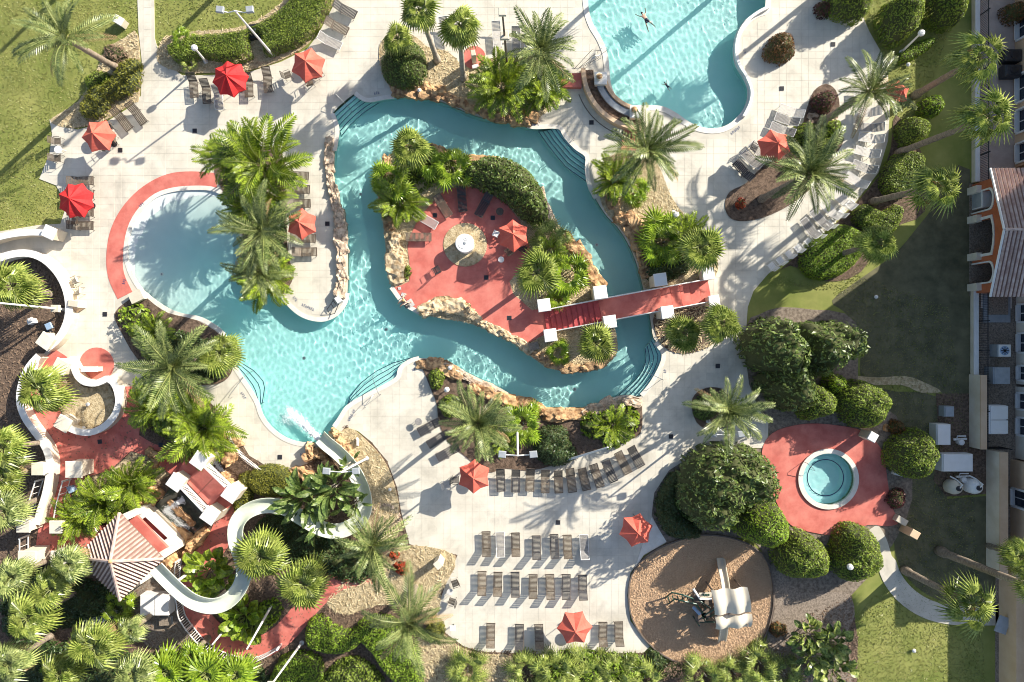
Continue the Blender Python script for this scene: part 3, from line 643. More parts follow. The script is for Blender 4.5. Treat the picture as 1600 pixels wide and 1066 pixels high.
# ------------------------------------------------------------------ hedges, bushes, broadleaf trees
def bush(name, label, cat, outline, h, m, leaf=.13, dens=75, lump=.12, rr=None, wob=0, group=None, base=0.0, lsc=1.0, stem=True, px_h=.5):
    """outline in photo px (at mid height); dense leaf shell over a domed volume"""
    P = xy(outline, h*px_h); A = np.array(P); c = A.mean(0); rr = rr or max(.3, min(np.ptp(A[:, 0]), np.ptp(A[:, 1]))/2*.95)
    x0, y0 = A.min(0); x1, y1 = A.max(0)
    sd_ = NP.uniform(0, 50)
    def lumps(X, Y):
        return (np.sin(X*2.1/lsc+sd_)*np.cos(Y*2.4/lsc+sd_*1.3)+.6*np.sin(X*4.3/lsc-Y*3.1/lsc+sd_)+.5*np.cos(Y*5.2/lsc+X*2.2/lsc))/2
    def top(X, Y):
        d = edist(P, X, Y); t = np.clip(d/rr, 0, 1); return h*np.sqrt(np.clip(1-(1-t)**2, 0, 1))+lump*lumps(X, Y)*np.clip(d/.5, 0, 1)
    root = thing(name, label, cat, (c[0], c[1], base), 0, group)
    st = max(.16, (x1-x0)/40); nx = int((x1-x0)/st)+2; ny = int((y1-y0)/st)+2
    X, Y = np.meshgrid(x0+np.arange(nx)*st, y0+np.arange(ny)*st); ins = inside(P, X, Y); Z = np.where(ins, top(X, Y)-leaf*1.4-(lump*.9 if lump > .5 else 0), 0); Z = np.maximum(Z, -.02)
    q = ins[:-1, :-1] & ins[1:, :-1] & ins[:-1, 1:] & ins[1:, 1:]; j, i = np.nonzero(q)
    if len(j):
        a = j*nx+i; F = np.stack([a, a+1, a+nx+1, a+nx], 1); used = np.unique(F); mp = np.full(nx*ny, -1); mp[used] = np.arange(len(used))
        V = np.stack([X.ravel()-c[0], Y.ravel()-c[1], Z.ravel()], 1)[used]
        link('branches', me_from('branches', V, mp[F], M['core'], True), root)
    area = (x1-x0)*(y1-y0); n = int(area*dens*(.13/leaf)**2*2.4)
    X = NP.uniform(x0, x1, n); Y = NP.uniform(y0, y1, n); ok = inside(P, X, Y); X = X[ok]; Y = Y[ok]; d = edist(P, X, Y)
    Z = top(X, Y); e = .05; gx = (top(X+e, Y)-Z)/e; gy = (top(X, Y+e)-Z)/e
    # extra leaves on the steep sides
    side = d < rr*.35; Xs, Ys, Zs, gxs, gys = (np.repeat(v[side], 2) for v in (X, Y, Z, gx, gy))
    Zs = Zs*NP.uniform(0, 1, len(Zs))
    Z = Z-NP.exponential(leaf*.45, len(Z))+leaf*.3
    X, Y, Z, gx, gy = (np.concatenate(v) for v in ((X, Xs), (Y, Ys), (Z, Zs), (gx, gxs), (gy, gys)))
    n = len(X); N = np.stack([-gx, -gy, np.ones(n)], 1); N /= np.linalg.norm(N, axis=1)[:, None]; N += NP.normal(0, .55, (n, 3)); N[:, 2] = np.abs(N[:, 2])+.05; N /= np.linalg.norm(N, axis=1)[:, None]
    T = np.cross(N, NP.normal(0, 1, (n, 3))); T /= np.linalg.norm(T, axis=1)[:, None]; B = np.cross(N, T)
    s = leaf*NP.uniform(.6, 1.3, n)[:, None]; C = np.stack([X-c[0], Y-c[1], np.maximum(Z, .02)], 1)
    V = np.stack([C-T*s*.62, C-B*s*.3+N*s*.06, C+T*s*.62, C+B*s*.3+N*s*.06], 1).reshape(-1, 3)
    o = link('foliage', me_from('foliage', V, np.arange(n*4).reshape(-1, 4), m), root); o['kind'] = 'stuff'
    if stem:
        s_ = MB(); s_.tube([(0, 0, -.05), (.03, .02, h*.5), (.05, -.03, h*.8)], [.05*h+.02, .04*h+.015, .02], 7); s_.obj('trunk', M['trunk'], root)
    return root
def blob(cx, cy, r, wob=.06, n=26, ry=None, s=1):
    ph = [rnd.uniform(0, 6.28) for _ in range(4)]
    return [(cx+r*(1+wob*(math.sin(2*a+ph[0])+.7*math.sin(3*a+ph[1])+.5*math.sin(5*a+ph[2])))*math.cos(a),
             cy+(ry or r)*(1+wob*(math.sin(2*a+ph[0])+.7*math.sin(3*a+ph[1])+.5*math.sin(5*a+ph[2])))*math.sin(a)) for a in (2*math.pi*k/n for k in range(n))]
B = bush
B('hedge', 'broad clipped green hedge under the tall twin floodlight at the top left', 'hedge', smooth([(262,72),(300,56),(345,52),(385,46),(420,28),(452,2),(470,-35),(522,-35),(515,8),(497,42),(470,68),(435,82),(412,86),(408,60),(396,52),(388,64),(394,88),(365,98),(330,92),(312,90),(288,100),(268,92)], True, 2), 1.15, M['hedge'], .10, 95, .05, rr=.45)
B('hedge_shrub', 'glossy green shrub mass under the leaning feather palm at the top left', 'shrub', smooth([(188,97),(205,90),(219,95),(219,118),(212,140),(190,152),(172,160),(160,180),(132,186),(124,172),(132,150),(140,138),(152,132),(170,126)], True, 2), 1.2, M['olive'], .17, 70, .22, rr=.6, lsc=.7)
B('hedge_shrub', 'green shrub patch with small white flowers left of the leaning palm trunk', 'shrub', blob(150,128,20,.15), .8, M['hedge'], .14, 70, .2, lsc=.7)
B('round_bush', 'dark green round bush left of the top river rocks', 'bush', blob(630,97,38,.03), 2.6, M['ficus'], .15, 80, .15)
B('round_bush', 'large dense green bush on the island above the coral umbrella', 'bush', smooth([(722,262),(745,246),(772,240),(803,248),(828,266),(846,290),(856,318),(856,345),(838,352),(812,338),(792,318),(766,302),(738,290),(722,278)], True, 2), 2.3, M['ficus'], .2, 70, .35, rr=1.3, lsc=.8)
for x, y, r, h, lab, mm in ((1412,26,33,3.2,'large clipped ball shrub with bright right side at the top right','hedge'),(1483,6,32,3.2,'clipped ball shrub nearest the fence at the top edge','hedge'),
    (1330,-6,36,3.0,'clipped ball shrub at the top edge beside the deck','hedge'),(1195,822,39,4.6,'clipped ball tree touching the magnolia above the playground','lime'),(1256,872,41,3.4,'middle clipped ball tree below the coral spa terrace','hedge'),
    (1342,868,43,3.4,'right clipped ball tree below the coral spa terrace','hedge'),(1352,632,41,3.4,'large clipped ball tree above the spa terrace','hedge'),(1278,630,30,3.0,'clipped ball tree tucked under the magnolia above the spa','hedge'),
    (1431,712,38,3.2,'clipped ball tree beside the white pump covers','hedge'),(1306,600,17,2.0,'small bright shrub behind the magnolia above the spa','lime')):
    B('ball_tree', lab, 'tree', blob(x, y, r, .075), h*rnd.uniform(.9, 1.1), M[mm], .15, 85, .26, group='clipped ball trees')
for x, y, r, h, lab in ((1218,546,50,6.2,'magnolia tree with glossy leaves above the spa, left one of three merged crowns'),(1296,542,50,6.0,'magnolia tree above the spa, right one of three merged crowns at the dark lawn'),(1238,600,44,5.4,'magnolia tree nearest the spa, lowest of three merged crowns')):
    B('magnolia_tree', lab, 'tree', blob(x, y, r, .12), h, M['magn'], .30, 80, .6, rr=2.0, group='glossy magnolia trees')
B('magnolia_tree', 'large glossy magnolia tree above the playground', 'tree', smooth([(1062,760),(1075,725),(1110,700),(1150,698),(1190,705),(1220,735),(1222,770),(1200,790),(1165,800),(1150,825),(1110,838),(1075,815),(1060,790)], True, 3), 5.6, M['magn'], .30, 80, .7, rr=2.4, lsc=1.0)
B('dark_shrub', 'dark shrub mass at the shaded foot of the playground magnolia', 'shrub', smooth([(1024,790),(1040,752),(1065,735),(1070,790),(1100,835),(1085,846),(1048,842),(1028,815)], True, 2), 1.6, M['dkleaf'], .16, 70, .25)
for x, y, r, h, lab, mm in ((1221,74,25,1.5,'bronze leaved round bush standing alone on the right deck','bronze'),(1289,158,19,1.3,'dark maroon shrub at the top of the long oval planter','maroon'),
    (1287,14,13,1.2,'small dark potted shrub at the top right deck edge','maroon'),(1402,668,13,.9,'small reddish brown bush between two ball trees','bronze'),(1402,780,16,1.0,'small maroon shrub right of the spa terrace','maroon'),
    (627,889,12,.7,'bright red leaved shrub on the straw bed','redleaf'),(616,868,8,.6,'small red leaved shrub beside the lower feather palm','redleaf'),(1589,18,18,1.8,'dark brown shrub against the hotel at the top right corner','bronze'),
    (1217,985,13,1.0,'bronze shrub left of the broad leaved plants at the lower right','bronze'),(1158,318,9,.5,'small orange croton in the oval planter','redleaf'),(1302,200,14,.9,'yellow green shrub at the foot of the leaning palm','yellowleaf')):
    B('accent_shrub', lab, 'shrub', blob(x, y, r, .08), h, M[mm], .14, 75, .15)
B('clipped_shrub', 'olive green oval shrub clipped flat beside the slide top', 'shrub', blob(424,752,38,.03,ry=27), 1.3, M['olive'], .1, 95, .05, rr=.6)
B('clipped_shrub', 'loose olive shrub between the small bridge and the slide', 'shrub', smooth([(372,742),(392,738),(400,760),(390,785),(370,808),(362,790),(366,770)], True, 2), 1.1, M['olive'], .13, 80, .2)
B('lime_hedge', 'bright lime hedge at the bottom left of the straw bed', 'hedge', smooth([(476,985),(486,966),(505,963),(518,975),(535,982),(548,985),(560,978),(575,985),(560,1010),(535,1022),(505,1020),(480,1010)], True, 2), 1.2, M['lime'], .13, 80, .15, rr=.5)
B('lime_hedge', 'bright lime hedge crossed by a long trunk shadow at the bottom', 'hedge', smooth([(558,975),(580,963),(600,962),(620,972),(640,1000),(655,1030),(662,1075),(630,1075),(600,1050),(580,1020),(565,1005)], True, 2), 1.2, M['lime'], .13, 80, .18, rr=.5)
B('lime_hedge', 'bright lime hedge beside the white post near the bottom edge', 'hedge', smooth([(425,1050),(440,1025),(470,1018),(500,1030),(505,1060),(480,1080),(420,1080)], True, 2), 1.1, M['lime'], .13, 80, .15, rr=.5)
B('mixed_shrub', 'soft grey green shrub at the bottom between the lime hedges', 'shrub', smooth([(505,1055),(530,1032),(560,1028),(585,1045),(600,1080),(500,1080)], True, 2), .9, M['hedge'], .16, 70, .25)
B('mixed_shrub', 'olive brown shrub at the foot of the lower straw bed palm', 'shrub', blob(680,985,14,.1,ry=22), .8, M['olive'], .14, 70, .2)
B('dark_shrub', 'dark shrub patch behind the curved row of loungers', 'shrub', smooth([(838,672),(860,664),(885,668),(892,690),(905,712),(880,730),(850,728),(832,705)], True, 2), 1.3, M['dkleaf'], .15, 75, .3)
B('round_bush', 'grey green round bush left of the big feather palm', 'bush', blob(703,635,18,.06), 1.1, M['hedge'], .13, 80, .12)
B('round_bush', 'small green bush on the rocky point below the river', 'bush', blob(682,592,14,.08,ry=16), .9, M['hedge'], .13, 80, .15)
B('round_bush', 'dark round bush in the small circular planter right of the river', 'bush', blob(1106,636,22,.06), 1.4, M['ficus'], .15, 80, .2)
B('hedge', 'bright clipped hedge mound right of the white garden chairs', 'hedge', smooth([(1250,408),(1262,380),(1288,365),(1305,352),(1320,350),(1345,362),(1350,390),(1335,415),(1310,432),(1280,438),(1258,428)], True, 2), 1.2, M['lime'], .12, 85, .1, rr=.5)
B('hedge', 'clipped hedge mound between the two fan palm trunks on the right', 'hedge', smooth([(1335,328),(1352,318),(1378,330),(1398,318),(1412,330),(1400,360),(1372,375),(1350,358),(1335,345)], True, 2), 1.2, M['hedge'], .12, 85, .12, rr=.5)
B('hedge', 'clipped hedge mound above the middle leaning fan palm on the right', 'hedge', smooth([(1382,262),(1400,240),(1425,235),(1445,248),(1440,280),(1420,305),(1395,310),(1378,290)], True, 2), 1.3, M['hedge'], .12, 85, .12, rr=.5)
B('round_bush', 'round green bush between the two upper fan palm trunks', 'bush', blob(1430,205,26,.04), 1.8, M['hedge'], .12, 85, .1)
B('round_bush', 'green bush right of the half hidden coral umbrella', 'bush', blob(1458,165,18,.1), 1.5, M['lime'], .14, 80, .15)
B('hedge', 'low sunlit hedge strip at the foot of the small lamp post', 'hedge', smooth([(1400,88),(1425,68),(1455,58),(1462,68),(1440,85),(1408,100)], True, 2), .8, M['lime'], .12, 80, .12, rr=.4)
B('ground_shrub', 'bright green shrubs under the leaning palm of the oval planter', 'shrub', smooth([(1235,205),(1255,190),(1290,195),(1310,215),(1300,240),(1270,262),(1245,275),(1225,262),(1238,240)], True, 2), .9, M['hedge'], .17, 65, .3)
B('ground_shrub', 'low glossy shrubs along the bottom edge of the terrace', 'shrub', smooth([(855,1032),(872,1020),(905,1014),(935,1020),(975,1022),(1005,1026),(1015,1045),(1000,1070),(850,1080)], True, 2), .9, M['lime'], .18, 65, .3)
B('ground_shrub', 'dark green ground shrubs at the end of the terrace by the playground', 'shrub', smooth([(1015,1015),(1030,1020),(1045,1038),(1030,1050),(1010,1035)], True, 2), .8, M['dkleaf'], .16, 65, .25)
B('ground_shrub', 'dark shrubs inside the right end of the bridge', 'shrub', smooth([(1010,420),(1030,395),(1070,385),(1080,420),(1060,435),(1020,445)], True, 2), 1.0, M['dkleaf'], .18, 65, .3)
B('ground_shrub', 'dark undergrowth in the middle of the island palms', 'shrub', smooth([(612,262),(650,238),(700,246),(720,262),(700,285),(660,300),(640,345),(615,345),(604,300)], True, 2), .5, M['hedge'], .18, 60, .3)
B('ground_shrub', 'yellow green shrubs beside the top feather palm', 'shrub', smooth([(836,118),(858,98),(872,104),(876,130),(868,152),(848,170),(832,165),(828,140)], True, 2), 1.0, M['yellowleaf'], .17, 65, .25)
B('ground_shrub', 'small green shrub at the end of the island coping', 'shrub', blob(637,425,6,.1,ry=11), .5, M['hedge'], .12, 80, .1)
B('brown_shrub', 'bare brown bush below the leaning palm trunk at the top left', 'shrub', blob(178,84,22,.12,ry=14), .6, M['chipd'], .14, 60, .2)
B('brown_shrub', 'bare brown bush at the bottom edge of the playground', 'shrub', blob(1055,1050,26,.1,ry=16), .7, M['chipd'], .14, 60, .2)
B('ground_shrub', 'green ground shrubs above the wading pool palms', 'shrub', smooth([(345,275),(372,262),(400,300),(440,300),(445,420),(420,440),(390,420),(388,350),(370,310)], True, 2), .8, M['dkleaf'], .2, 60, .3)
B('ground_shrub', 'dark undergrowth below the big feather palm of the left shore', 'shrub', smooth([(215,520),(250,510),(300,520),(345,540),(350,590),(310,596),(250,582),(220,555)], True, 2), .8, M['dkleaf'], .2, 60, .3)
B('ground_shrub', 'green undergrowth beside the coral walk under the bright arching plants', 'shrub', smooth([(218,625),(255,615),(310,630),(350,670),(360,700),(320,705),(260,690),(222,660)], True, 2), .9, M['hedge'], .2, 60, .3)
B('ground_shrub', 'dark undergrowth inside the slide loops', 'shrub', smooth([(395,830),(410,805),(450,805),(500,830),(560,850),(600,880),(560,915),(500,900),(440,880),(405,860)], True, 2), .9, M['dkleaf'], .2, 60, .35)
B('ground_shrub', 'dark undergrowth below the slide bend', 'shrub', smooth([(345,965),(390,950),(430,935),(440,960),(410,990),(365,992)], True, 2), .9, M['lime'], .24, 55, .35)
B('ground_shrub', 'dark undergrowth between the left garden palms', 'shrub', smooth([(0,880),(40,880),(110,900),(180,920),(190,960),(100,985),(40,1000),(0,990)], True, 2), .8, M['dkleaf'], .2, 55, .35)
B('ground_shrub', 'dark undergrowth among the palms along the bottom left edge', 'shrub', smooth([(0,1010),(80,1000),(200,1020),(300,1030),(400,1040),(400,1085),(0,1085)], True, 2), .8, M['dkleaf'], .2, 55, .35)
B('ground_shrub', 'bright green undergrowth below the coral walk railing', 'shrub', smooth([(92,800),(120,775),(165,768),(210,740),(235,738),(238,760),(205,790),(160,818),(110,825)], True, 2), .9, M['hedge'], .2, 60, .35)

# ------------------------------------------------------------------ palm fronds and leaves
def feather_mesh(L, a0, droop, lm, n, wl=.05, flat=.25, m='feather'):
    pts = []; p = Vector((0, 0, 0)); N = 14; dirs = []
    for i in range(N+1):
        a = a0-droop*(i/N)**1.4; d = Vector((math.cos(a), 0, math.sin(a))); pts.append(p.copy()); dirs.append(d); p = p+d*L/N
    V = []; F = []
    for k in range(n):
        t = .10+.90*k/(n-1); i = min(N-1, int(t*N)); f = t*N-i; q = pts[i].lerp(pts[i+1], f); d = dirs[i]; up = Vector((-d.z, 0, d.x))
        ll = lm*(math.sin(math.pi*(.12+.80*t))**.7); fw = .45+.55*t
        for s in (1, -1):
            dr = (d*fw+Vector((0, s, 0))*(1.1-.3*t)+up*rnd.uniform(-.05, .45)*flat*2).normalized(); e = q+dr*ll*rnd.uniform(.85, 1.1)-Vector((0, 0, ll*.16))
            mid = q.lerp(e, .45)+Vector((0, 0, ll*.05)); wv = d*wl*.5; b_ = len(V)
            V += [q, mid-wv, e, mid+wv]; F.append((b_, b_+1, b_+2, b_+3))
    me = bpy.data.meshes.new('frond'); mb = MB(); mb.add(V, F); nf = len(F)
    mb.tube([pts[i] for i in range(0, N+1, 2)], [.035*(1-i/N)+.008 for i in range(0, N+1, 2)], 4, cap=False)
    me.from_pydata(mb.v, [], mb.f); me.materials.append(M[m]); me.materials.append(M['rib'])
    for i, pl in enumerate(me.polygons): pl.material_index = 0 if i < nf else 1
    return me
def fan_mesh(pet, rad, n, a0, fold=.22, m='fan', tip=.72, spread=150, cup=.25):
    """petiole then a pleated fan blade"""
    mb = MB(); a = a0; P = [Vector((0, 0, 0))]
    for i in range(4): P.append(P[-1]+Vector((math.cos(a), 0, math.sin(a)))*pet/4); a -= .14
    V = []; F = []; hub = P[-1]; d = Vector((math.cos(a), 0, math.sin(a))); up = Vector((-d.z, 0, d.x)); sd_ = Vector((0, 1, 0))
    A = [R(-spread+2*spread*k/n) for k in range(n+1)]
    for k in range(n):
        am = (A[k]+A[k+1])/2; rl = rad*(1-.22*abs(am)/R(spread))*rnd.uniform(.93, 1.05); ri = rl*tip
        def pt(an, r_, z): 
            dd = d*math.cos(an)+sd_*math.sin(an); return hub+dd*r_+up*(z-cup*r_*r_/rad)
        b_ = len(V); drp = rl*.18*rnd.uniform(.5, 1.6)
        V += [hub, pt(A[k], ri, -fold*ri*.12), pt(am, rl, .0)-Vector((0, 0, drp)), pt(A[k+1], ri, -fold*ri*.12), pt(am, ri, fold*ri*.16)]
        F += [(b_, b_+1, b_+4), (b_, b_+4, b_+3), (b_+1, b_+2, b_+4), (b_+4, b_+2, b_+3)]
    mb.add(V, F); nf = len(F); mb.tube(P, [.03, .025, .022, .02, .018], 4, cap=False)
    me = bpy.data.meshes.new('fan_leaf'); me.from_pydata(mb.v, [], mb.f); me.materials.append(M[m]); me.materials.append(M['rib'])
    for i, pl in enumerate(me.polygons): pl.material_index = 0 if i < nf else 1
    return me
def paddle_mesh(L, wd, a0, droop, m='banana', notch=.1, stalk=.3):
    mb = MB(); N = 12; p = Vector((0, 0, 0)); V = []; F = []; cen = []
    for i in range(N+1):
        t = i/N; a = a0-droop*t*t; d = Vector((math.cos(a), 0, math.sin(a))); up = Vector((-d.z, 0, d.x)); cen.append(p.copy())
        wv = 0 if t < stalk else wd*math.sin(math.pi*((t-stalk)/(1-stalk))**.75)**.6*.5
        if i == N: wv = .01
        wv *= 1-notch*(i % 2); V += [p+Vector((0, 1, 0))*wv+up*wv*.35, p.copy(), p-Vector((0, 1, 0))*wv+up*wv*.35]; p = p+d*L/N
    for i in range(N):
        if i/N >= stalk-.1:
            F += [(3*i, 3*i+3, 3*i+4, 3*i+1), (3*i+1, 3*i+4, 3*i+5, 3*i+2)]
    mb.add(V, F); nf = len(F); mb.tube(cen[::2], [.03*(1-i/8)+.006 for i in range(len(cen[::2]))], 4, cap=False)
    me = bpy.data.meshes.new('leaf'); me.from_pydata(mb.v, [], mb.f); me.materials.append(M[m]); me.materials.append(M['rib'])
    for i, pl in enumerate(me.polygons): pl.material_index = 0 if i < nf else 1
    return me
FR = {'feather': [[feather_mesh(2.7, R(70), 1.2, .50, 24, wl=.12) for _ in range(2)], [feather_mesh(2.9, R(42), 1.25, .52, 25, wl=.13) for _ in range(3)], [feather_mesh(2.9, R(12), 1.0, .48, 24, wl=.12) for _ in range(3)]],
      'areca': [[feather_mesh(2.1, R(78), 1.1, .55, 16, wl=.16, m='areca') for _ in range(3)], [feather_mesh(2.2, R(58), 1.4, .60, 17, wl=.17, m='areca') for _ in range(3)], [feather_mesh(2.1, R(30), 1.3, .60, 16, wl=.17, m='areca') for _ in range(3)]],
      'fan': [[fan_mesh(.22, .8, 12, R(52), tip=.6, spread=85, fold=.7, cup=.3) for _ in range(3)], [fan_mesh(.58, 1.12, 13, R(38), tip=.6, spread=88, fold=.7, cup=.5) for _ in range(3)], [fan_mesh(.68, 1.08, 13, R(2), tip=.58, spread=84, fold=.7, cup=.55) for _ in range(3)]],
      'fanpale': [[fan_mesh(.22, .8, 12, R(52), tip=.52, spread=85, fold=.7, cup=.3, m='fanpale') for _ in range(3)], [fan_mesh(.58, 1.15, 13, R(38), tip=.52, spread=92, fold=.7, cup=.5, m='fanpale') for _ in range(3)], [fan_mesh(.68, 1.1, 13, R(2), tip=.52, spread=86, fold=.7, cup=.6, m='fanpale') for _ in range(3)]],
      'loose': [[fan_mesh(.28, .8, 11, R(55), tip=.42, spread=80, fold=.7, cup=.35) for _ in range(3)], [fan_mesh(.75, 1.15, 11, R(35), tip=.42, spread=85, fold=.7, cup=.6) for _ in range(3)], [fan_mesh(.85, 1.1, 10, R(-12), tip=.42, spread=80, fold=.7, cup=.7) for _ in range(3)]],
      'limefan': [[fan_mesh(.3, .7, 13, R(55), m='yellowleaf', tip=.5, spread=110, fold=.5) for _ in range(2)], [fan_mesh(.45, .95, 12, R(42), m='yellowleaf', tip=.5, spread=115, fold=.5) for _ in range(3)], [fan_mesh(.5, .9, 12, R(12), m='yellowleaf', tip=.5, spread=110, fold=.5) for _ in range(2)]],
      'paddle': [[paddle_mesh(1.9, .5, R(75), .9) for _ in range(2)], [paddle_mesh(2.2, .55, R(60), 1.3) for _ in range(3)], [paddle_mesh(2.0, .5, R(35), 1.2) for _ in range(3)]],
      'broad': [[paddle_mesh(.9, .5, R(75), .8, 'lime', 0, .4) for _ in range(2)], [paddle_mesh(1.2, .6, R(45), 1.1, 'areca', 0, .4) for _ in range(3)], [paddle_mesh(1.2, .6, R(15), 1.0, 'areca', 0, .4) for _ in range(3)]],
      'darkbroad': [[paddle_mesh(.8, .36, R(75), .8, 'magn', 0, .4) for _ in range(2)], [paddle_mesh(1.1, .42, R(45), 1.1, 'fan', 0, .45) for _ in range(3)], [paddle_mesh(1.1, .42, R(15), 1.0, 'magn', 0, .45) for _ in range(3)]],
      'spiky': [[fan_mesh(.5, .75, 14, R(70), tip=.35, m='fan') for _ in range(2)], [fan_mesh(.5, 1.0, 12, R(45), tip=.35, m='fan', spread=100) for _ in range(3)], [fan_mesh(.5, 1.0, 12, R(15), tip=.35, m='fan', spread=100) for _ in range(2)]]}
DEAD = {'feather': feather_mesh(2.6, R(-5), .9, .36, 20, wl=.10, m='dead'), 'fan': fan_mesh(.8, .85, 11, R(-25), tip=.45, spread=70, fold=.7, cup=.8, m='dead')}
REACH = {'feather': 2.35, 'areca': 1.75, 'fan': 1.7, 'fanpale': 1.7, 'loose': 1.85, 'limefan': 1.3, 'paddle': 1.75, 'broad': 1.1, 'darkbroad': 1.0, 'spiky': 1.45}
LEAF = {'feather': 'frond', 'areca': 'frond', 'fan': 'fan_leaf', 'fanpale': 'fan_leaf', 'loose': 'fan_leaf', 'limefan': 'fan_leaf', 'paddle': 'leaf', 'broad': 'leaf', 'darkbroad': 'leaf', 'spiky': 'fan_leaf'}
def crown(root, kind, at, r, n, spread=0.0, skirt=False):
    sc = r/REACH[kind]; g = 2.39996; a0 = rnd.uniform(0, 6)
    for i in range(n):
        t = (i+.5)/n; lay = 0 if t < .26 else (1 if t < .66 else 2); me = rnd.choice(FR[kind][lay]); az = a0+i*g+rnd.uniform(-.15, .15)
        off = Vector((math.cos(az+rnd.uniform(-1, 1)), math.sin(az+rnd.uniform(-1, 1)), 0))*spread*rnd.uniform(.1, 1)+Vector((math.cos(az), math.sin(az), 0))*.08
        Mx = Matrix.Translation(at+off+Vector((0, 0, .18*(1-t)))) @ Matrix.Rotation(az, 4, 'Z') @ Matrix.Rotation(rnd.uniform(-.35, .15), 4, 'Y') @ Matrix.Rotation(rnd.uniform(-.35, .35), 4, 'X') @ Matrix.Diagonal((*(Vector((1, 1, 1))*sc*rnd.uniform(.72, 1.12)), 1))
        dead = DEAD.get('feather' if kind == 'feather' else ('fan' if kind in ('fan', 'fanpale', 'loose') else ''))
        o = link(LEAF[kind], dead if dead and i >= n-2 else me, root); o.matrix_local = Mx
        if dead and i >= n-2: o['label'] = 'dry brown hanging ' + LEAF[kind].replace('_', ' ')
def palm(kind, label, cx, cy, h, r, base=None, n=None, name=None, tr=.17, cat='palm tree', tm='trunk', boots=True):
    """crown centre at photo px (cx, cy), height h; trunk from base px"""
    c = W(cx, cy, h); b0 = W(*base) if base else Vector((c.x+rnd.uniform(-.2, .2), c.y+rnd.uniform(-.2, .2), 0)); rw = r*PX*(H-h)/H
    root = thing(name or 'palm_tree', label, cat, b0)
    top = c-b0; N = 14; P = []; rr = []
    for i in range(N+1):
        t = i/N; P.append(Vector((top.x*(t**1.15), top.y*(t**1.15), top.z*t)) + Vector((0, 0, -.05 if i == 0 else 0))); rr.append(tr*(1.25-.35*t if t > .08 else 1.6)*(1+.07*(i % 2))*(1.3 if t > .93 and boots else 1))
    mb = MB(); mb.tube(P, rr, 10); mb.obj('trunk', M[tm], root, smooth=True)
    if boots:
        for k in range(10):
            a = k*2.4; q = P[-1]-Vector((0, 0, .1+.06*(k % 4))); s_ = MB(); d = Vector((math.cos(a), math.sin(a), 0)); s_.tube([q+d*tr*.7, q+d*(tr+.16)+Vector((0, 0, .22))], [.05, .02], 4); s_.obj('frond_stub', M['trunkp'], root)
    crown(root, kind, top+Vector((0, 0, .05)), rw, n or {'feather': 30, 'fan': 25, 'fanpale': 24, 'loose': 22}.get(kind, 24))
    return root
def clump(kind, label, cx, cy, r, h=.4, n=None, name='clump_palm', cat='plant', spread=.35):
    rw = r*PX*(H-h)/H; c = W(cx, cy, h); root = thing(name, label, cat, (c.x, c.y, 0))
    k = n or 30; spread = .55 if kind in ('limefan', 'spiky', 'broad', 'darkbroad') else spread
    for j in range(3 if kind in ('areca', 'paddle') else 1):
        a = j*2.1; s_ = MB(); s_.tube([(math.cos(a)*.12, math.sin(a)*.12, 0), (math.cos(a)*.15, math.sin(a)*.15, h+.1)], [.06, .05], 6); s_.obj('stem', M['trunkp'], root)
    crown(root, kind, Vector((0, 0, h)), rw*.92, k, spread=rw*spread)
    return root

# ------------------------------------------------------------------ palms and plants placed
P_ = palm
P_('feather', 'tall feather palm leaning over the top left lawn above its shrub bed', 106, 62, 7.6, 62, (184,108), 20, tr=.2)
P_('feather', 'feather palm with grey fronds between the top river bed and the top pool', 845, 82, 5, 56, (842,138))
P_('feather', 'feather palm below the top pool beside the small red steps', 1010, 236, 4.5, 66, (985,268), 25)
P_('feather', 'feather palm leaning from the long oval planter over the pale lounger row', 1356, 145, 6, 58, (1282,192), 19, tr=.22)
P_('feather', 'feather palm rising from the lower end of the oval planter', 1262, 272, 5.2, 66, (1188,312), 25, tr=.2)
P_('feather', 'large feather palm on the planted left shore of the lagoon', 273, 574, 5, 70, (305,560), 27)
P_('feather', 'large spreading feather palm between the three dark loungers and the river', 747, 661, 5.4, 60, (752,640), 30)
P_('feather', 'feather palm at the bottom beside the lime hedges, its long trunk shadow on straw', 639, 970, 5.5, 66, (648,918), 20, tr=.2)
P_('feather', 'thin feather palm in the small circular planter by the magnolias', 1136, 641, 6.0, 58, (1118,636), 22)
P_('feather', 'grey green feather palm beside the coral umbrella of the river terrace', 414, 362, 6.5, 60, (428,372), 25)
P_('feather', 'feather palm over the slide exit loop left of the lower deck', 582, 852, 5, 54, (600,838), 27)
P_('feather', 'feather palm on the lower tip of the wading pool planter', 408, 425, 5.4, 48, (418,428), 22)
F_ = lambda lab, x, y, h, r, base=None, **k: palm('fan', lab, x, y, h, r, base, **k)
F_('tall fan palm at the top edge, left of a twin with a straw bed below', 655, 18, 6.4, 34, (684,96), tm='trunkp')
F_('tall fan palm beside the small round coral pad at the top', 718, 42, 6.2, 37, (724,124), tm='trunkp')
F_('short fan palm growing through the dark round bush', 621, 62, 3.2, 28, (626,92))
palm('loose', 'highest leaning fan palm by the hotel fence, upper of the right pair', 1526, 92, 8.4, 50, (1428,150), tr=.2)
palm('loose', 'leaning fan palm by the hotel fence, lower of the right pair', 1541, 186, 8.4, 52, (1402,240), tr=.2)
palm('loose', 'leaning fan palm over the dark lawn left of the orange arches', 1462, 292, 6.6, 50, (1362,316), tr=.2)
F_('fan palm over the clipped hedge mound at the edge of the dark lawn', 1372, 379, 4.6, 38, (1304,400))
palm('loose', 'leaning fan palm over the curved garden path at the lower right', 1516, 944, 5.8, 52, (1412,890), tr=.22)
F_('fan palm crown touching the hotel wall at the lower right', 1590, 868, 6, 34, (1545,852))
palm('loose', 'tall fan palm with a bare trunk crossing to the right edge', 1612, 918, 8.6, 30, (1466,860), tr=.24)
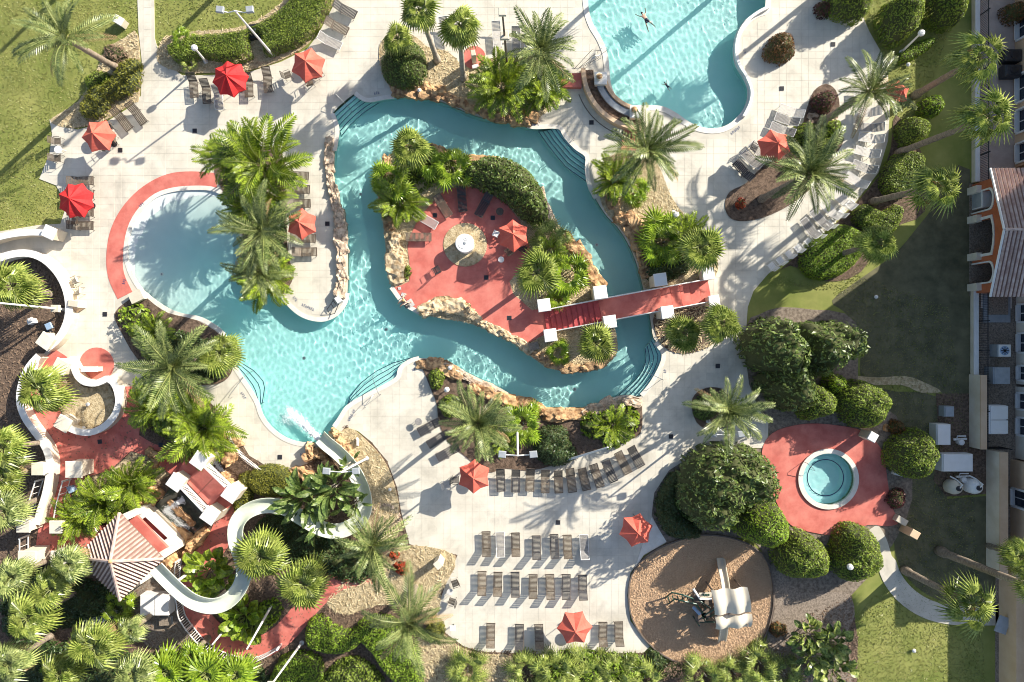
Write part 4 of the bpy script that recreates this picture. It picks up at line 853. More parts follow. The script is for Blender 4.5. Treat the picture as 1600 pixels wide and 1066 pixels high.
F_('fan palm on the island below the bridge stairs', 930, 536, 3, 38)
F_('fan palm at the lower right foot of the bridge, right of its twin', 1126, 506, 5.0, 38)
F_('fan palm at the lower right foot of the bridge, left of its twin', 1068, 520, 3, 34)
F_('fan palm beside the bridge stairs on the coral plaza', 838, 428, 4.6, 40, (850,428))
F_('fan palm with spread crown at the north tip of the island', 640, 232, 4.2, 36)
F_('fan palm leaning to the right over the upper bridge pillars', 1092, 388, 4.6, 42)
F_('fan palm growing out of the white curved wall of the left garden', 66, 612, 4.2, 46, (104,598))
F_('fan palm with yellow skirt in the walled circular bed on the left edge', 22, 448, 4, 46, (80,460))
F_('green fan palm on the left shore of the lagoon', 344, 552, 3, 38)
F_('pale fan palm inside the slide loop, nearest the red path', 408, 868, 4.4, 46, (430,850))
F_('pale fan palm below the slide loop beside the straw bed', 476, 912, 4, 46, (490,900))
for i, (x, y, r, d) in enumerate(((8,700,50,'at the left edge beside the white curved wall'), (10,800,44,'at the left edge beside the long railing'), (82,918,46,'below the cream gate pillars, right one'), (22,900,42,'below the cream gate pillars, left one'),
      (45,965,50,'in the lower left garden left of the small curved path'), (16,1035,46,'in the bottom left corner'), (150,1008,52,'at the bottom below the curved path'), (210,1052,44,'at the bottom edge left of the service slab'),
      (95,1052,44,'at the bottom edge near the bottom left corner'), (205,985,28,'beside the grey service slab'), (8,745,38,'at the left edge between two others by the railing'), (110,880,40,'tucked beside the tiled roof'))):
    palm('fanpale' if i % 2 else 'fan', f'pale green fan palm {d}', x, y, rnd.uniform(3.0, 5.8), r*.9, n=22)
for i, (x, y, r, d) in enumerate(((265,1046,40,'at the bottom edge right of the service slab'), (325,1052,40,'at the bottom below the white baluster railing'), (372,1052,36,'at the bottom edge beside the white lamp pole'), (300,1022,22,'against the white baluster railing'))):
    palm('limefan', f'bright fan palm {d}', x, y, 2.6, r, n=30)
C_ = clump
C_('areca', 'big bright arching clump palm above the wading pool', 412, 256, 58, 4.0, 40, spread=.4)
C_('areca', 'arching clump palm hanging over the end of the coral band', 358, 246, 42, 3.2, 24, spread=.4)
C_('areca', 'green clump palm left of the top loungers of the river terrace', 418, 300, 36, 2.4, 24, spread=.4)
C_('areca', 'bright clump palm under the two grey feather palms of the wading pool', 388, 322, 34, 2.6, 28)
C_('areca', 'darker clump palm at the tip of the wading pool planter', 418, 440, 40, .8, 36)
C_('areca', 'bright clump plant in the top river bed beside the rocks', 785, 138, 44, .6, 44)
C_('areca', 'yellow green clump plant under the top feather palm', 850, 142, 34, .4, 34)
C_('areca', 'dark clump plant between the river rocks and the loungers of the plaza', 626, 318, 34, .6, 36)
C_('limefan', 'bright fan leaved plants in the middle of the island top', 612, 282, 30, 1.0, 26)
C_('limefan', 'bright fan leaved plants beside the island bush', 705, 262, 30, 1.2, 28)
C_('limefan', 'lime fan leaved plants under the north island palm', 668, 250, 26, 1.0, 24)
C_('spiky', 'spiky fan plants right of the coral plaza umbrella', 858, 372, 32, 1.0, 28)
C_('limefan', 'bright fan plants between the plaza palm and the river rocks', 888, 432, 34, 1.0, 32)
C_('areca', 'bright clump plant on the island right slope', 858, 395, 26, .8, 24)
C_('limefan', 'bright fan plants beside the upper bridge pillar', 872, 462, 20, .8, 20)
C_('areca', 'bright clump plant under the palm below the top pool', 962, 280, 34, .5, 34)
C_('limefan', 'small round fan plant on the straw slope by the river', 990, 300, 22, .8, 26)
C_('limefan', 'broad bright fan plants at the right river bed, left part', 1035, 378, 38, .8, 38)
C_('areca', 'bright clump plant above the bridge pillars', 1070, 372, 34, .8, 30)
B('ground_shrub', 'bright lime leafy mass on the lower river bank beside the curved loungers', 'shrub', smooth([(905,660),(918,643),(945,640),(975,632),(998,640),(1000,665),(985,690),(955,705),(935,690),(912,682)], True, 2), 1.3, M['yellowleaf'], .3, 60, .4, lsc=.6)
C_('areca', 'bright clump plant in the lime leafy mass by the river', 955, 665, 30, .9, 18)
C_('limefan', 'bright fan plants beside the rock bank, left of the trimmed dark shrubs', 815, 662, 28, .9, 34)
C_('limefan', 'small bright fan plants on the island tip under the stairs', 872, 550, 18, .5, 20)
B('ground_shrub', 'bright lime leafy plants at the top of the left shore bed', 'shrub', smooth([(180,490),(198,475),(222,478),(240,500),(238,530),(215,538),(195,520)], True, 2), 1.2, M['yellowleaf'], .3, 60, .4, lsc=.6)
C_('areca', 'darker leafy plants in the left shore bed', 245, 520, 30, .5, 26)
C_('areca', 'bright arching plants beside the coral walk, left part', 250, 635, 40, .6, 38)
C_('areca', 'bright arching plants beside the coral walk, right part', 318, 668, 48, .7, 46)
C_('areca', 'bright arching plants above the small bridge', 290, 640, 36, 1.0, 30)
C_('areca', 'bright clump plants left of the waterfall rocks, upper part', 208, 758, 38, .6, 36)
C_('areca', 'bright clump plants along the coral walk, middle part', 165, 782, 38, .7, 38)
C_('areca', 'bright clump plants along the coral walk railing, left part', 125, 806, 32, .6, 34)
C_('limefan', 'round fan plant beside the curved path under the tiled roof', 188, 950, 22, .4, 22)
C_('limefan', 'small fan plant at the bottom of the dark garden corner', 82, 1040, 16, .4, 18)
C_('paddle', 'large banana like plant over the slide, right part', 520, 762, 44, 1.6, 36)
C_('paddle', 'large banana like plant over the slide, middle part', 478, 775, 44, 1.4, 36)
C_('paddle', 'banana like plant over the outer slide loop', 556, 785, 24, 2.2, 14)
C_('paddle', 'banana like plant beside the twin floodlight pole of the slide', 545, 728, 22, 2.0, 14)
C_('paddle', 'banana like plant with leaves in front of the slide bend', 500, 815, 34, 1.0, 22)
C_('broad', 'broad leaved plant inside the top slide bend', 330, 893, 34, 1.4, 48)
C_('broad', 'bright broad leaved plant below the slide bend', 385, 965, 32, .6, 46)
C_('darkbroad', 'dark glossy leaved plant at the lower right gravel bed, upper left of three', 1262, 990, 26, 1.3, 40)
C_('darkbroad', 'dark glossy leaved plant at the lower right gravel bed, upper right of three', 1296, 1003, 26, 1.3, 40)
C_('darkbroad', 'dark glossy leaved plant at the lower right gravel bed, lowest of three', 1268, 1024, 26, 1.3, 40)

C_('darkbroad', 'dark glossy leaved plant at the bottom edge right of the playground', 1300, 1045, 30, 1.0, 40)
C_('limefan', 'fan plant among the hedge at the top left lamp', 288, 64, 18, .8, 24)
C_('spiky', 'dark fan plant below the small lamp at the top left', 296, 98, 14, .4, 16)
C_('spiky', 'big spiky fan plant at the bottom edge below the hedge palm', 728, 1048, 38, .6, 36)
for i, (x, y, r) in enumerate(((826,1052,34), (868,1046,38), (915,1054,36), (962,1050,34), (1004,1058,30), (1100,1056,34), (1145,1052,28), (1185,1036,34), (1222,1052,32))):
    C_('spiky', f'{ORD[i]} spiky palmetto from the left along the bottom edge', x, y, r, .5, 30)
C_('areca', 'grassy plant at the foot of the big lower feather palm', 784, 690, 22, .4, 20)
# palms standing just beyond the top edge, whose crowns shade the deck and the pools
palm('feather', 'feather palm beyond the top edge behind the top pool', 1235, -120, 7, 70, (1225,-100), 30)
palm('fan', 'fan palm beyond the top edge above the left side of the pool', 1080, -150, 7, 50, (1075,-120))
palm('fan', 'fan palm beyond the top edge right of the pool', 1420, -130, 8, 50, (1400,-105))

# ------------------------------------------------------------------ loungers
def lounger_proto(kind, label, group, back=R(52)):
    sm, fm = {'brown': ('brown', 'frame'), 'char': ('char', 'frame'), 'grey': ('grey', 'wframe'), 'pale': ('wstrap', 'wframe')}[kind]
    t = thing('sun_lounger', label, 'sun lounger', (0, 0, 0), 0, group); z = .36; L1 = 1.22; hw = .32; Lb = .74
    # local +Y is the head end
    y0 = -.95; yh = y0+L1; ex = Vector((0, math.cos(back), math.sin(back)))
    f = MB()
    for s in (-1, 1): f.tube([(s*hw, y0, z), (s*hw, yh+.12, z)], .022, 6)
    f.tube([(-hw, y0, z), (hw, y0, z)], .022, 6); f.tube([(-hw, yh+.1, z), (hw, yh+.1, z)], .018, 6); f.obj('frame', M[fm], t)
    for s in (-1, 1):
        for y in (y0+.18, yh-.05): l = MB(); l.tube([(s*hw, y, z), (s*(hw+.02), y+(.06 if y > 0 else -.06), 0)], .019, 6); l.obj('leg', M[fm], t)
    b = MB(); n = 13
    for k in range(n): b.box((0, y0+.05+(L1-.08)*k/(n-1), z+.012), (hw*2, .07, .012))
    o = b.obj('seat_straps', M[sm], t); o['kind'] = 'stuff'
    h = Vector((0, yh, z)); bf = MB()
    for s in (-1, 1): bf.tube([h+Vector((s*hw, 0, 0)), h+Vector((s*hw, 0, 0))+ex*Lb], .02, 6)
    bf.tube([h+ex*Lb+Vector((-hw, 0, 0)), h+ex*Lb+Vector((hw, 0, 0))], .02, 6); bf.obj('back_frame', M[fm], t)
    b = MB(); n = 8
    for k in range(n):
        p = h+ex*(.06+(Lb-.1)*k/(n-1)); u = Vector((1, 0, 0)); nn = u.cross(ex)
        vs = [p+u*sx*hw+ex*sy*.036+nn*sz*.006 for sz in (-1, 1) for sx, sy in ((-1, -1), (1, -1), (1, 1), (-1, 1))]
        b.add(vs, [(0, 3, 2, 1), (4, 5, 6, 7), (0, 1, 5, 4), (1, 2, 6, 5), (2, 3, 7, 6), (3, 0, 4, 7)])
    o = b.obj('back_straps', M[sm], t); o['kind'] = 'stuff'
    return t
PR = {}
def lounger(kind, x, y, ang, label, group, back=52, z=DZ+.01):
    """ang: direction of the head end in the photo, degrees counter-clockwise from right"""
    key = (kind, back, group); p = W(x, y, .36); p.z = z; rz = R(ang-90)
    if key not in PR:
        o = lounger_proto(kind, label, group, R(back)); PR[key] = o; o.location = p; o.rotation_euler = (0, 0, rz)
    else: o = copytree(PR[key], p, rz, label)
    return o
KC = {'brown': 'brown', 'char': 'charcoal', 'grey': 'grey', 'pale': 'pale'}
def row(spec, desc, group, **k):
    for i, (kd, x, y, a) in enumerate(spec): lounger(kd, x+rnd.uniform(-.8, .8), y+rnd.uniform(-1, 1), a+rnd.uniform(-2.5, 2.5), f'{KC[kd]} strapped lounger, {ORD[i]} {desc}', group, **({**k, 'back': k.get('back', 52)-(14 if rnd.random() < .3 else 0)}))
row([('brown',760,850,-90),('grey',781.5,851,-90),('brown',806,851,-90),('char',838,855,-90),('char',865.5,854,-90),('brown',886,855,-91),('grey',913,855,-89)],
    'from left in the top row of the lower terrace', 'loungers in the top terrace row')
row([('brown',753,912,-90),('brown',778.5,913,-90),('char',804.6,913,-90),('brown',833.5,916,-91),('brown',860,916,-90),('char',885,916,-89),('char',911,918,-90)],
    'from left in the middle row of the lower terrace', 'loungers in the middle terrace row')
row([('brown',766,993,-90),('char',811,995,-91),('brown',842,995,-90),('brown',942,990,-89),('brown',966,991,-90)],
    'from left in the bottom row along the planting', 'loungers in the bottom terrace row')
row([('char',782.5,748,91),('char',805.5,749,90),('brown',828,749,90),('brown',851,751,91),('brown',873,752,94),('brown',893,751,97),('brown',913,748,102),('brown',932,742,108),('char',952,735,112),('brown',974,723,117),('char',993,713,120)],
    'from left in the curved row below the river bed', 'loungers in the curved row', back=35)
row([('char',672,667,30),('char',686,686,30),('char',700,706,30)], 'from top in the trio left of the big palm', 'dark loungers beside the big palm', back=20)
row([('brown',303,133,97),('brown',323,143,95),('grey',342,152,92),('brown',389,134,90),('brown',419,126,95)], 'from left along the top left deck edge', 'loungers round the bright red umbrella at the top', back=45)
row([('char',540,15,155),('brown',527,43,157),('grey',516,65,157)], 'from top beside the clipped hedge', 'loungers beside the clipped hedge', back=40)
row([('brown',192,187,127),('brown',215,179,127)], 'from left beside the glossy shrubs', 'loungers beside the glossy shrubs', back=40)
row([('brown',127,283,180),('brown',128,303,180),('brown',128,333,180),('brown',128,352,180)], 'from top beside the red umbrella at the left lawn', 'loungers at the left lawn', back=45)
row([('brown',464,275,180),('brown',465,296,180),('brown',466,318,180),('brown',474,373,180),('brown',477,395,180)], 'from top on the river terrace by the clump palms', 'loungers on the river terrace', back=40)
for kd, x, y, a, d, bk in (('brown',655,371,180,'lying level at the left edge of the plaza',12),('grey',666,344,150,'flat beside the dark clump plant on the plaza',5),('brown',692,322,122,'with a dark bag shadow at the top left of the plaza',35),
        ('char',722,312,95,'standing nearly upright to the page at the top of the plaza',15),('char',756,321,62,'in the shade of the big island bush',15)):
    lounger(kd, x, y, a, f'{KC[kd]} strapped lounger {d}', 'loungers on the coral plaza', back=bk, z=.13)
row([('pale',1236,174,-20),('grey',1229,188,-20),('grey',1222,203,-25)], 'from top above the umbrella of the oval planter', 'loungers above the planter umbrella', back=40)
row([('grey',1186,238,-48),('grey',1174,252,-48),('char',1162,267,-48)], 'from top below the umbrella of the oval planter', 'loungers below the planter umbrella', back=40)
row([('pale',1352,145,0),('pale',1356,176,0),('grey',1360,199,-3),('pale',1360,216,-8),('pale',1355,238,-14),('grey',1350,262,-22),('pale',1338,284,-32),('pale',1318,314,-42),('pale',1298,330,-46),('grey',1282,344,-50),('grey',1266,358,-52)],
    'from top in the curved right hand row', 'loungers in the right hand row', back=45)
row([('grey',696,47,98),('pale',776,55,96),('grey',806,62,92),('grey',826,66,90)], 'from left along the top deck edge', 'loungers along the top edge', back=50)

# ------------------------------------------------------------------ umbrellas
def umbrella(x, y, n, r, m, label, group, rot=0, h=2.85, rise=.82, z=DZ, tilt=0):
    c = W(x, y, h-.2); o = thing('umbrella', label, 'umbrella', (c.x, c.y, z), rot, group); rw = r*PX*(H-2.3)/H
    for k in range(n):
        a0 = 2*math.pi*k/n; a1 = 2*math.pi*(k+1)/n; am = (a0+a1)/2; V = []; F = []; K = 6
        for i in range(K+1):
            t = i/K
            for j in range(3):
                if j == 1: rr_ = rw*t*math.cos(math.pi/n)*(1-.10*t); a = am; zz = h-rise*t**.92-.05*math.sin(math.pi*t)
                else: rr_ = rw*t; a = a0 if j == 0 else a1; zz = h-rise*t**1.08
                V.append((rr_*math.cos(a), rr_*math.sin(a), zz))
        for i in range(K):
            b_ = 3*i; F += [(b_, b_+3, b_+4, b_+1), (b_+1, b_+4, b_+5, b_+2)]
        b_ = len(V); V += [(V[3*K+j][0], V[3*K+j][1], V[3*K+j][2]-.12) for j in range(3)]; F += [(3*K, b_, b_+1, 3*K+1), (3*K+1, b_+1, b_+2, 3*K+2)]
        mb = MB(); mb.add(V, F); mb.obj('canopy_panel', M[m], o)
        rb = MB(); rb.tube([(.03*math.cos(a0), .03*math.sin(a0), h-.03), (rw*.98*math.cos(a0), rw*.98*math.sin(a0), h-rise-.03)], .012, 4); rb.obj('rib', M['wframe'], o)
    p = MB(); p.tube([(0, 0, 0), (0, 0, h)], .025, 8); p.obj('pole', M['wframe'], o)
    p = MB(); p.lathe([(.25, 0), (.25, .06), (.06, .1), (.04, .3)], 16); p.obj('base', M['dark'], o)
    p = MB(); p.lathe([(.05, h-.02), (.05, h+.03), (.02, h+.1)], 8); p.obj('finial', M[m], o)
    return o
UG = 'coral umbrellas with six panels'
umbrella(355,119,8,29,'fred','bright red eight sided umbrella at the top left deck','bright red eight sided umbrellas',R(10))
umbrella(111,311,8,29,'fred','bright red eight sided umbrella at the left lawn edge','bright red eight sided umbrellas',R(25))
for x, y, r, d, a in ((478,97,28,'beside the clipped hedge at the top',20),(147,209,27,'below the glossy shrubs at the left',5),(468,348,25,'on the river terrace half under palm fronds',30),(802,367,26,'on the island plaza beside the dense bush',32),
        (1214,225,27,'beside the long oval planter',42),(1408,141,20,'half hidden under a palm frond at the right',20),(740,747,27,'left of the curved lounger row',28),(996,832,27,'at the corner by the playground apron',15),(899,986,28,'at the bottom edge of the terrace',3)):
    umbrella(x, y, 6, r, 'fsal', f'coral umbrella {d}', UG, R(a), z=.13 if 780 < x < 820 else DZ)

# ------------------------------------------------------------------ tables, chairs and other deck furniture
def table(x, y, r, m, label, h=.7, z=DZ, fm='wframe', name='round_table', cat='table'):
    c = W(x, y, h); o = thing(name, label, cat, (c.x, c.y, z))
    p = MB(); p.lathe([(r*.97, h-.03), (r, h-.015), (r*.97, h)], 24); p.obj('table_top', M[m], o)
    for k in range(4):
        a = k*math.pi/2+.5; p = MB(); p.tube([(r*.45*math.cos(a), r*.45*math.sin(a), h-.03), (r*.75*math.cos(a), r*.75*math.sin(a), 0)], .018, 5); p.obj('leg', M[fm], o)
    return o
def chair(x, y, ang, kind, label, z=DZ, cat='chair'):
    sm, fm = {'brown': ('brown', 'frame'), 'pale': ('wstrap', 'wframe'), 'dark': ('char', 'dark'), 'white': ('white', 'wframe'), 'tan': ('ptan', 'frame')}[kind]
    c = W(x, y, .4); o = thing('chair', label, cat, (c.x, c.y, z), R(ang-90))   # ang: the way the back lies
    for s in (-1, 1):
        for yy in (-.24, .24): l = MB(); l.tube([(s*.25, yy, .43), (s*.27, yy*1.15, 0)], .017, 5); l.obj('leg', M[fm], o)
        l = MB(); l.tube([(s*.29, -.22, .62), (s*.29, .22, .64)], .02, 5); l.tube([(s*.29, -.2, .62), (s*.27, -.24, .42)], .015, 5); l.obj('armrest', M[fm], o)
    b = MB(); [b.box((0, -.21+.084*k, .44), (.5, .07, .014)) for k in range(6)]; q = b.obj('seat_straps', M[sm], o); q['kind'] = 'stuff'
    b = MB(); [b.box((0, .27+.022*k, .52+.085*k), (.5, .014, .07), rx=0) for k in range(6)]; q = b.obj('back_straps', M[sm], o); q['kind'] = 'stuff'
    f = MB()
    for s in (-1, 1): f.tube([(s*.25, .25, .43), (s*.25, .4, 1.0)], .017, 5)
    f.tube([(-.25, .4, 1.0), (.25, .4, 1.0)], .017, 5); f.obj('back_frame', M[fm], o)
    return o
table(91,234,.3,'white','small round white table between two chairs at the lawn edge')
chair(91,221,180,'brown','brown chair above the small white table at the lawn edge'); chair(91,248,180,'brown','brown chair below the small white table at the lawn edge')
table(150,212,.5,'white','round table under the coral umbrella below the glossy shrubs')
for x, y, a, d in ((172,200,30,'upper right'),(177,219,0,'right'),(165,230,-50,'lower right')): chair(x, y, a, 'brown', f'brown chair at the {d} of the left coral umbrella')
table(482,100,.5,'white','round table under the coral umbrella beside the hedge')
for x, y, a, d in ((498,116,-40,'lower right'),(484,130,-70,'bottom'),(450,118,200,'left')): chair(x, y, a, 'brown', f'brown chair at the {d} of the umbrella beside the hedge')
table(805,372,.45,'white','round table under the coral umbrella of the island plaza', z=.13)
chair(795,393,-60,'brown','brown chair below the coral umbrella of the island plaza', z=.13); chair(815,388,-30,'dark','dark chair right of the plaza umbrella shadow', z=.13)
table(783,406,.24,'white','small round white side table with blue edge on the plaza', .5, .13, name='side_table')
table(781,331,.3,'brown','small round red brown side table in the shade of the island bush', .5, .13, name='side_table')
o = thing('side_table', 'small square white side table left of the plaza umbrella', 'table', W(775,367)+Vector((0, 0, .13)), R(-25))
b = MB(); b.chamfer((0, 0, .42), (.48, .48, .04)); b.obj('table_top', M['white'], o)
for sx in (-1, 1):
    for sy in (-1, 1): b = MB(); b.box((sx*.2, sy*.2, .2), (.04, .04, .4)); b.obj('leg', M['wframe'], o)
chair(682,422,-60,'dark','lone dark wire chair on the lower part of the plaza', z=.13)
table(654,659,.28,'grey','small round grey side table beside the dark lounger trio', .5, name='side_table')
table(743,750,.5,'white','round table under the umbrella left of the curved row')
chair(712,750,180,'dark','dark chair left of the umbrella by the curved row'); chair(698,756,200,'pale','pale chair in the palm shadow left of the umbrella')
chair(711,911,20,'brown','upper brown chair at the left edge of the lower terrace'); chair(706,939,-20,'brown','lower brown chair at the left edge of the lower terrace')
table(703,925,.26,'wstrap','small pale side table between the two terrace edge chairs', .5, name='side_table')
chair(118,439,20,'tan','upper tan chair against the white circular wall'); chair(123,455,5,'tan','lower tan chair against the white circular wall')
for i, (x, y, a) in enumerate(((1326,320,-45),(1312,334,-45),(1296,350,-48),(1278,366,-48),(1262,378,-48),(1246,388,-50),(1232,397,-50),(1218,407,-52),(1205,416,-52))):
    chair(x, y, a, 'white', f'{ORD[i]} white chair from the top along the right deck edge')
table(899,990,.5,'white','round table under the umbrella at the bottom terrace edge'); chair(905,966,80,'brown','brown chair peeking above the bottom terrace umbrella')
chair(996,810,95,'brown','brown chair above the umbrella by the playground apron')
chair(118,345,-90,'brown','brown chair in the shade below the left red umbrella')
chair(1190,258,-40,'dark','dark chair below the umbrella of the oval planter'); chair(1178,232,150,'dark','dark folded chair left of the umbrella of the oval planter')
# drum, lectern, bins, drains
c = W(727,382,.6); o = thing('round_drum', 'white round drum with dark pattern on its lid in the middle of the plaza', 'drum', (c.x, c.y, .16))
b = MB(); b.lathe([(.68, 0), (.68, 1.02), (.72, 1.04), (.72, 1.1), (.68, 1.12)], 40); b.obj('body', M['white'], o)
b = MB(); b.lathe([(.12, 1.122), (.12, 1.14), (.05, 1.16)], 12); b.obj('hub', M['hvac'], o)
for pts in ([(-.1,.28),(.05,.36),(.2,.3),(.12,.18),(-.02,.2)], [(-.42,-.1),(-.5,-.25),(-.36,-.34),(-.26,-.24)], [(-.3,-.38),(-.16,-.42),(-.1,-.32)]):
    b = MB(); b.ribbon(pts, .035, 1.131, 1.11); b.obj('lid_mark', M['hvac'], o)
c = W(127,478); o = thing('box_stand', 'tan angular box stand beside the circular white wall', 'stand', (c.x, c.y, DZ), R(-8))
b = MB(); b.chamfer((0, .12, .5), (.8, .5, 1.0)); b.obj('body', M['ptan'], o); b = MB(); b.add([(-.4,-.1,.98),(.4,-.1,.98),(0,-.55,.35),(-.4,-.12,.1),(.4,-.12,.1)], [(0,2,1),(0,3,2),(1,2,4),(3,4,2)]); b.obj('front_panel', M['peach'], o)
for i, (x, y, d) in enumerate(((305,205,'in the shadow of the top left red umbrella'),(189,235,'in the open left deck'),(421,185,'below the hedge umbrella shadow'),(165,491,'left of the shore bed'),(512,350,'on the river terrace'),(533,467,'at the river terrace tip'),
        (1221,139,'right of the top pool'),(1301,70,'near the top right ball shrub shadow'),(1121,572,'right of the lower river end'),(1048,682,'below the small circular planter'),(872,816,'above the top terrace row'),(924,192,'inside the curved bench shadow'),
        (438,714,'below the lagoon'),(157,690,'on the coral walk'),(252,695,'on the shaded coral walk'),(760,434,'on the coral plaza'),(796,497,'on the lower coral plaza'),(680,337,'at the top left of the plaza'),(770,341,'at the top right of the plaza'))):
    z = .14 if 640 < x < 800 and y < 500 else DZ+.04; p = W(x, y); o = thing('drain_grate', f'small square dark drain {d}', 'drain', (p.x, p.y, z), R(rnd.choice((0, 0, 8, -30)) if y > 600 and x < 300 else 0))
    b = MB(); b.box((0, 0, 0), (.34, .34, .012)); b.obj('grate_frame', M['grate'], o)
    b = MB(); [b.box((0, -.12+.048*k, .012), (.28, .02, .012)) for k in range(6)]; q = b.obj('bars', M['dark'], o); q['kind'] = 'stuff'
def glyphs(x, y, a, n, s=.16, label='', z=None):
    p = W(x, y); o = thing('painted_marking', label, 'marking', (p.x, p.y, z or DZ+.034), R(a)); b = MB()
    for k in range(n):
        u = (k-(n-1)/2)*s*.9
        b.box((u-s*.2, 0, 0), (s*.16, s*1.2, .004)); b.box((u+s*.08, s*.5*(1 if k % 2 else -1), 0), (s*.42, s*.17, .004)); b.box((u+s*.12, 0, .0), (s*.3, s*.15, .0045))
    q = b.obj('glyphs', M['navy'], o); q['kind'] = 'stuff'
for x, y, a, n, d in ((482,480,-24,7,'on the rounded tip of the river terrace'),(462,467,-50,3,'near the left edge of the river terrace tip'),(1149,204,38,6,'at the bottom right of the top pool'),(589,146,8,3,'on the concrete above the river'),
        (548,652,62,4,'beside the lower lagoon steps'),(553,642,62,2,'above the lagoon edge marking'),(647,577,25,2,'on the tip of the handrail deck'),(222,320,42,3,'on the coral band of the wading pool'),(195,440,70,3,'at the lower end of the coral band'),
        (381,618,-60,4,'on the left lagoon deck'),(474,710,0,3,'below the lagoon'),(1039,580,75,2,'right of the lower river steps'),(838,195,5,3,'left of the upper curved steps'),(520,208,85,2,'on the upper left river edge'),(1163,80,85,3,'right of the top pool rim')):
    glyphs(x, y, a, n, .17, f'small navy painted marking {d}')

# ------------------------------------------------------------------ handrails in the pools
def tubes(name, label, cat, lines, m='steel', r=.022, part='rail'):
    o = thing(name, label, cat, (0, 0, 0))
    for pts in lines: b = MB(); b.tube(pts, r, 7); b.obj(part, M[m], o)
    return o
def rail(x0, y0, x1, y1, label):
    a = W(x0, y0); c = W(x1, y1); d = (c-a); q = [a+Vector((0, 0, DZ)), a+Vector((0, 0, .85)), a+d*.12+Vector((0, 0, .95)), a+d*.75+Vector((0, 0, .72)), a+d*.95+Vector((0, 0, .5)), c+Vector((0, 0, -.7))]
    tubes('handrail', label, 'handrail', [q])
rail(527,152,548,172,'steel handrail crossing the top left river steps'); rail(596,616,583,587,'steel handrail over the lower lagoon steps'); rail(1033,593,1005,580,'steel handrail at the lower right river steps')
rail(897,219,880,236,'steel handrail at the upper curved river steps'); rail(364,620,392,580,'steel handrail at the left lagoon steps'); rail(1254,721,1270,735,'steel handrail leading into the spa'); rail(572,636,586,616,'second steel handrail beside the lower lagoon steps')
ladder = []
for k in (0, 1):
    a = W(922+10*k, 100-12*k); ladder.append([a, a+Vector((0, 0, .9)), a+Vector((.3, .25, .95)), a+Vector((.7, .4, .7)), a+Vector((1.0, .5, -.6))])
tubes('pool_ladder', 'steel pool ladder rails on the left edge of the top pool', 'ladder', ladder)
# pool lift beside the river terrace tip
p = W(527,472); o = thing('pool_lift', 'white and dark pool access frame on the river terrace tip', 'pool lift', (p.x, p.y, DZ), R(35))
for pts in ([(-1.0,-.5,.02),(-.9,-.1,.4),(.1,.25,.42)], [(-1.0,-.5,.02),(-.6,-.7,.4),(.2,-.2,.42)], [(-.4,-.3,.42),(-.4,.1,.42)], [(-.1,-.2,.5),(-.1,.25,.5)]): b = MB(); b.tube(pts, .03, 6); b.obj('frame_tube', M['dark'], o)
b = MB(); b.chamfer((.25, 0, .3), (.4, .5, .6)); b.obj('lift_base', M['white'], o)

# ------------------------------------------------------------------ walls and cream pillars
def wall(name, label, pts, w_, h, m='white', sm=3, h0=0, px_top=True):
    q = smooth(pts, False, sm) if sm else pts; b = MB(); b.ribbon(xy(q, h if px_top else 0), w_, h-.09, h0); o = b.obj(name, M['wallside']); tag(o, label, 'wall')
    c = MB(); c.ribbon(xy(q, h if px_top else 0), w_+.06, h, h-.09); c.obj('wall_cap', M[m], o); return o
wall('garden_wall', 'white curved wall along the lawn at the left edge', [(-30,380),(0,370),(25,365),(50,363),(72,364)], .42, 1.0)
wall('garden_wall', 'white circular wall round the dark palm bed on the left', [(-30,418),(-5,405),(20,397),(45,396),(68,405),(88,424),(101,447),(107,472),(106,497),(97,520),(84,536),(72,545)], .5, .9)
wall('garden_wall', 'long white S curved wall at the left of the coral walk', [(60,556),(45,573),(36,592),(31,612),(31,632),(38,652),(50,670),(62,686),(72,703),(77,722),(76,745),(70,775),(62,800),(57,820)], .46, 1.0)
wall('garden_wall', 'white spiral wall round the straw bed beside the round coral pad', [(106,560),(114,572),(121,588),(132,597),(148,599),(160,595),(168,592),(178,600),(184,617),(184,635),(176,653),(160,668),(140,676),(120,674),(104,667)], .44, .9)
wall('garden_wall', 'short white wall end beside the round coral pad', [(126,577),(152,577)], .36, .8, sm=0)
def pillar(x, y, s, h, rz=0, label='', m='cream'):
    p = W(x, y, h); o = thing('pillar', label, 'pillar', (p.x, p.y, 0), R(rz)); sw = s*PX*(H-h)/H
    b = MB(); b.box((0, 0, h/2-.05), (sw*.86, sw*.86, h-.1)); b.obj('shaft', M['wallside'], o)
    b = MB(); b.chamfer((0, 0, h-.04), (sw, sw, .16)); b.obj('cap', M[m], o); return o
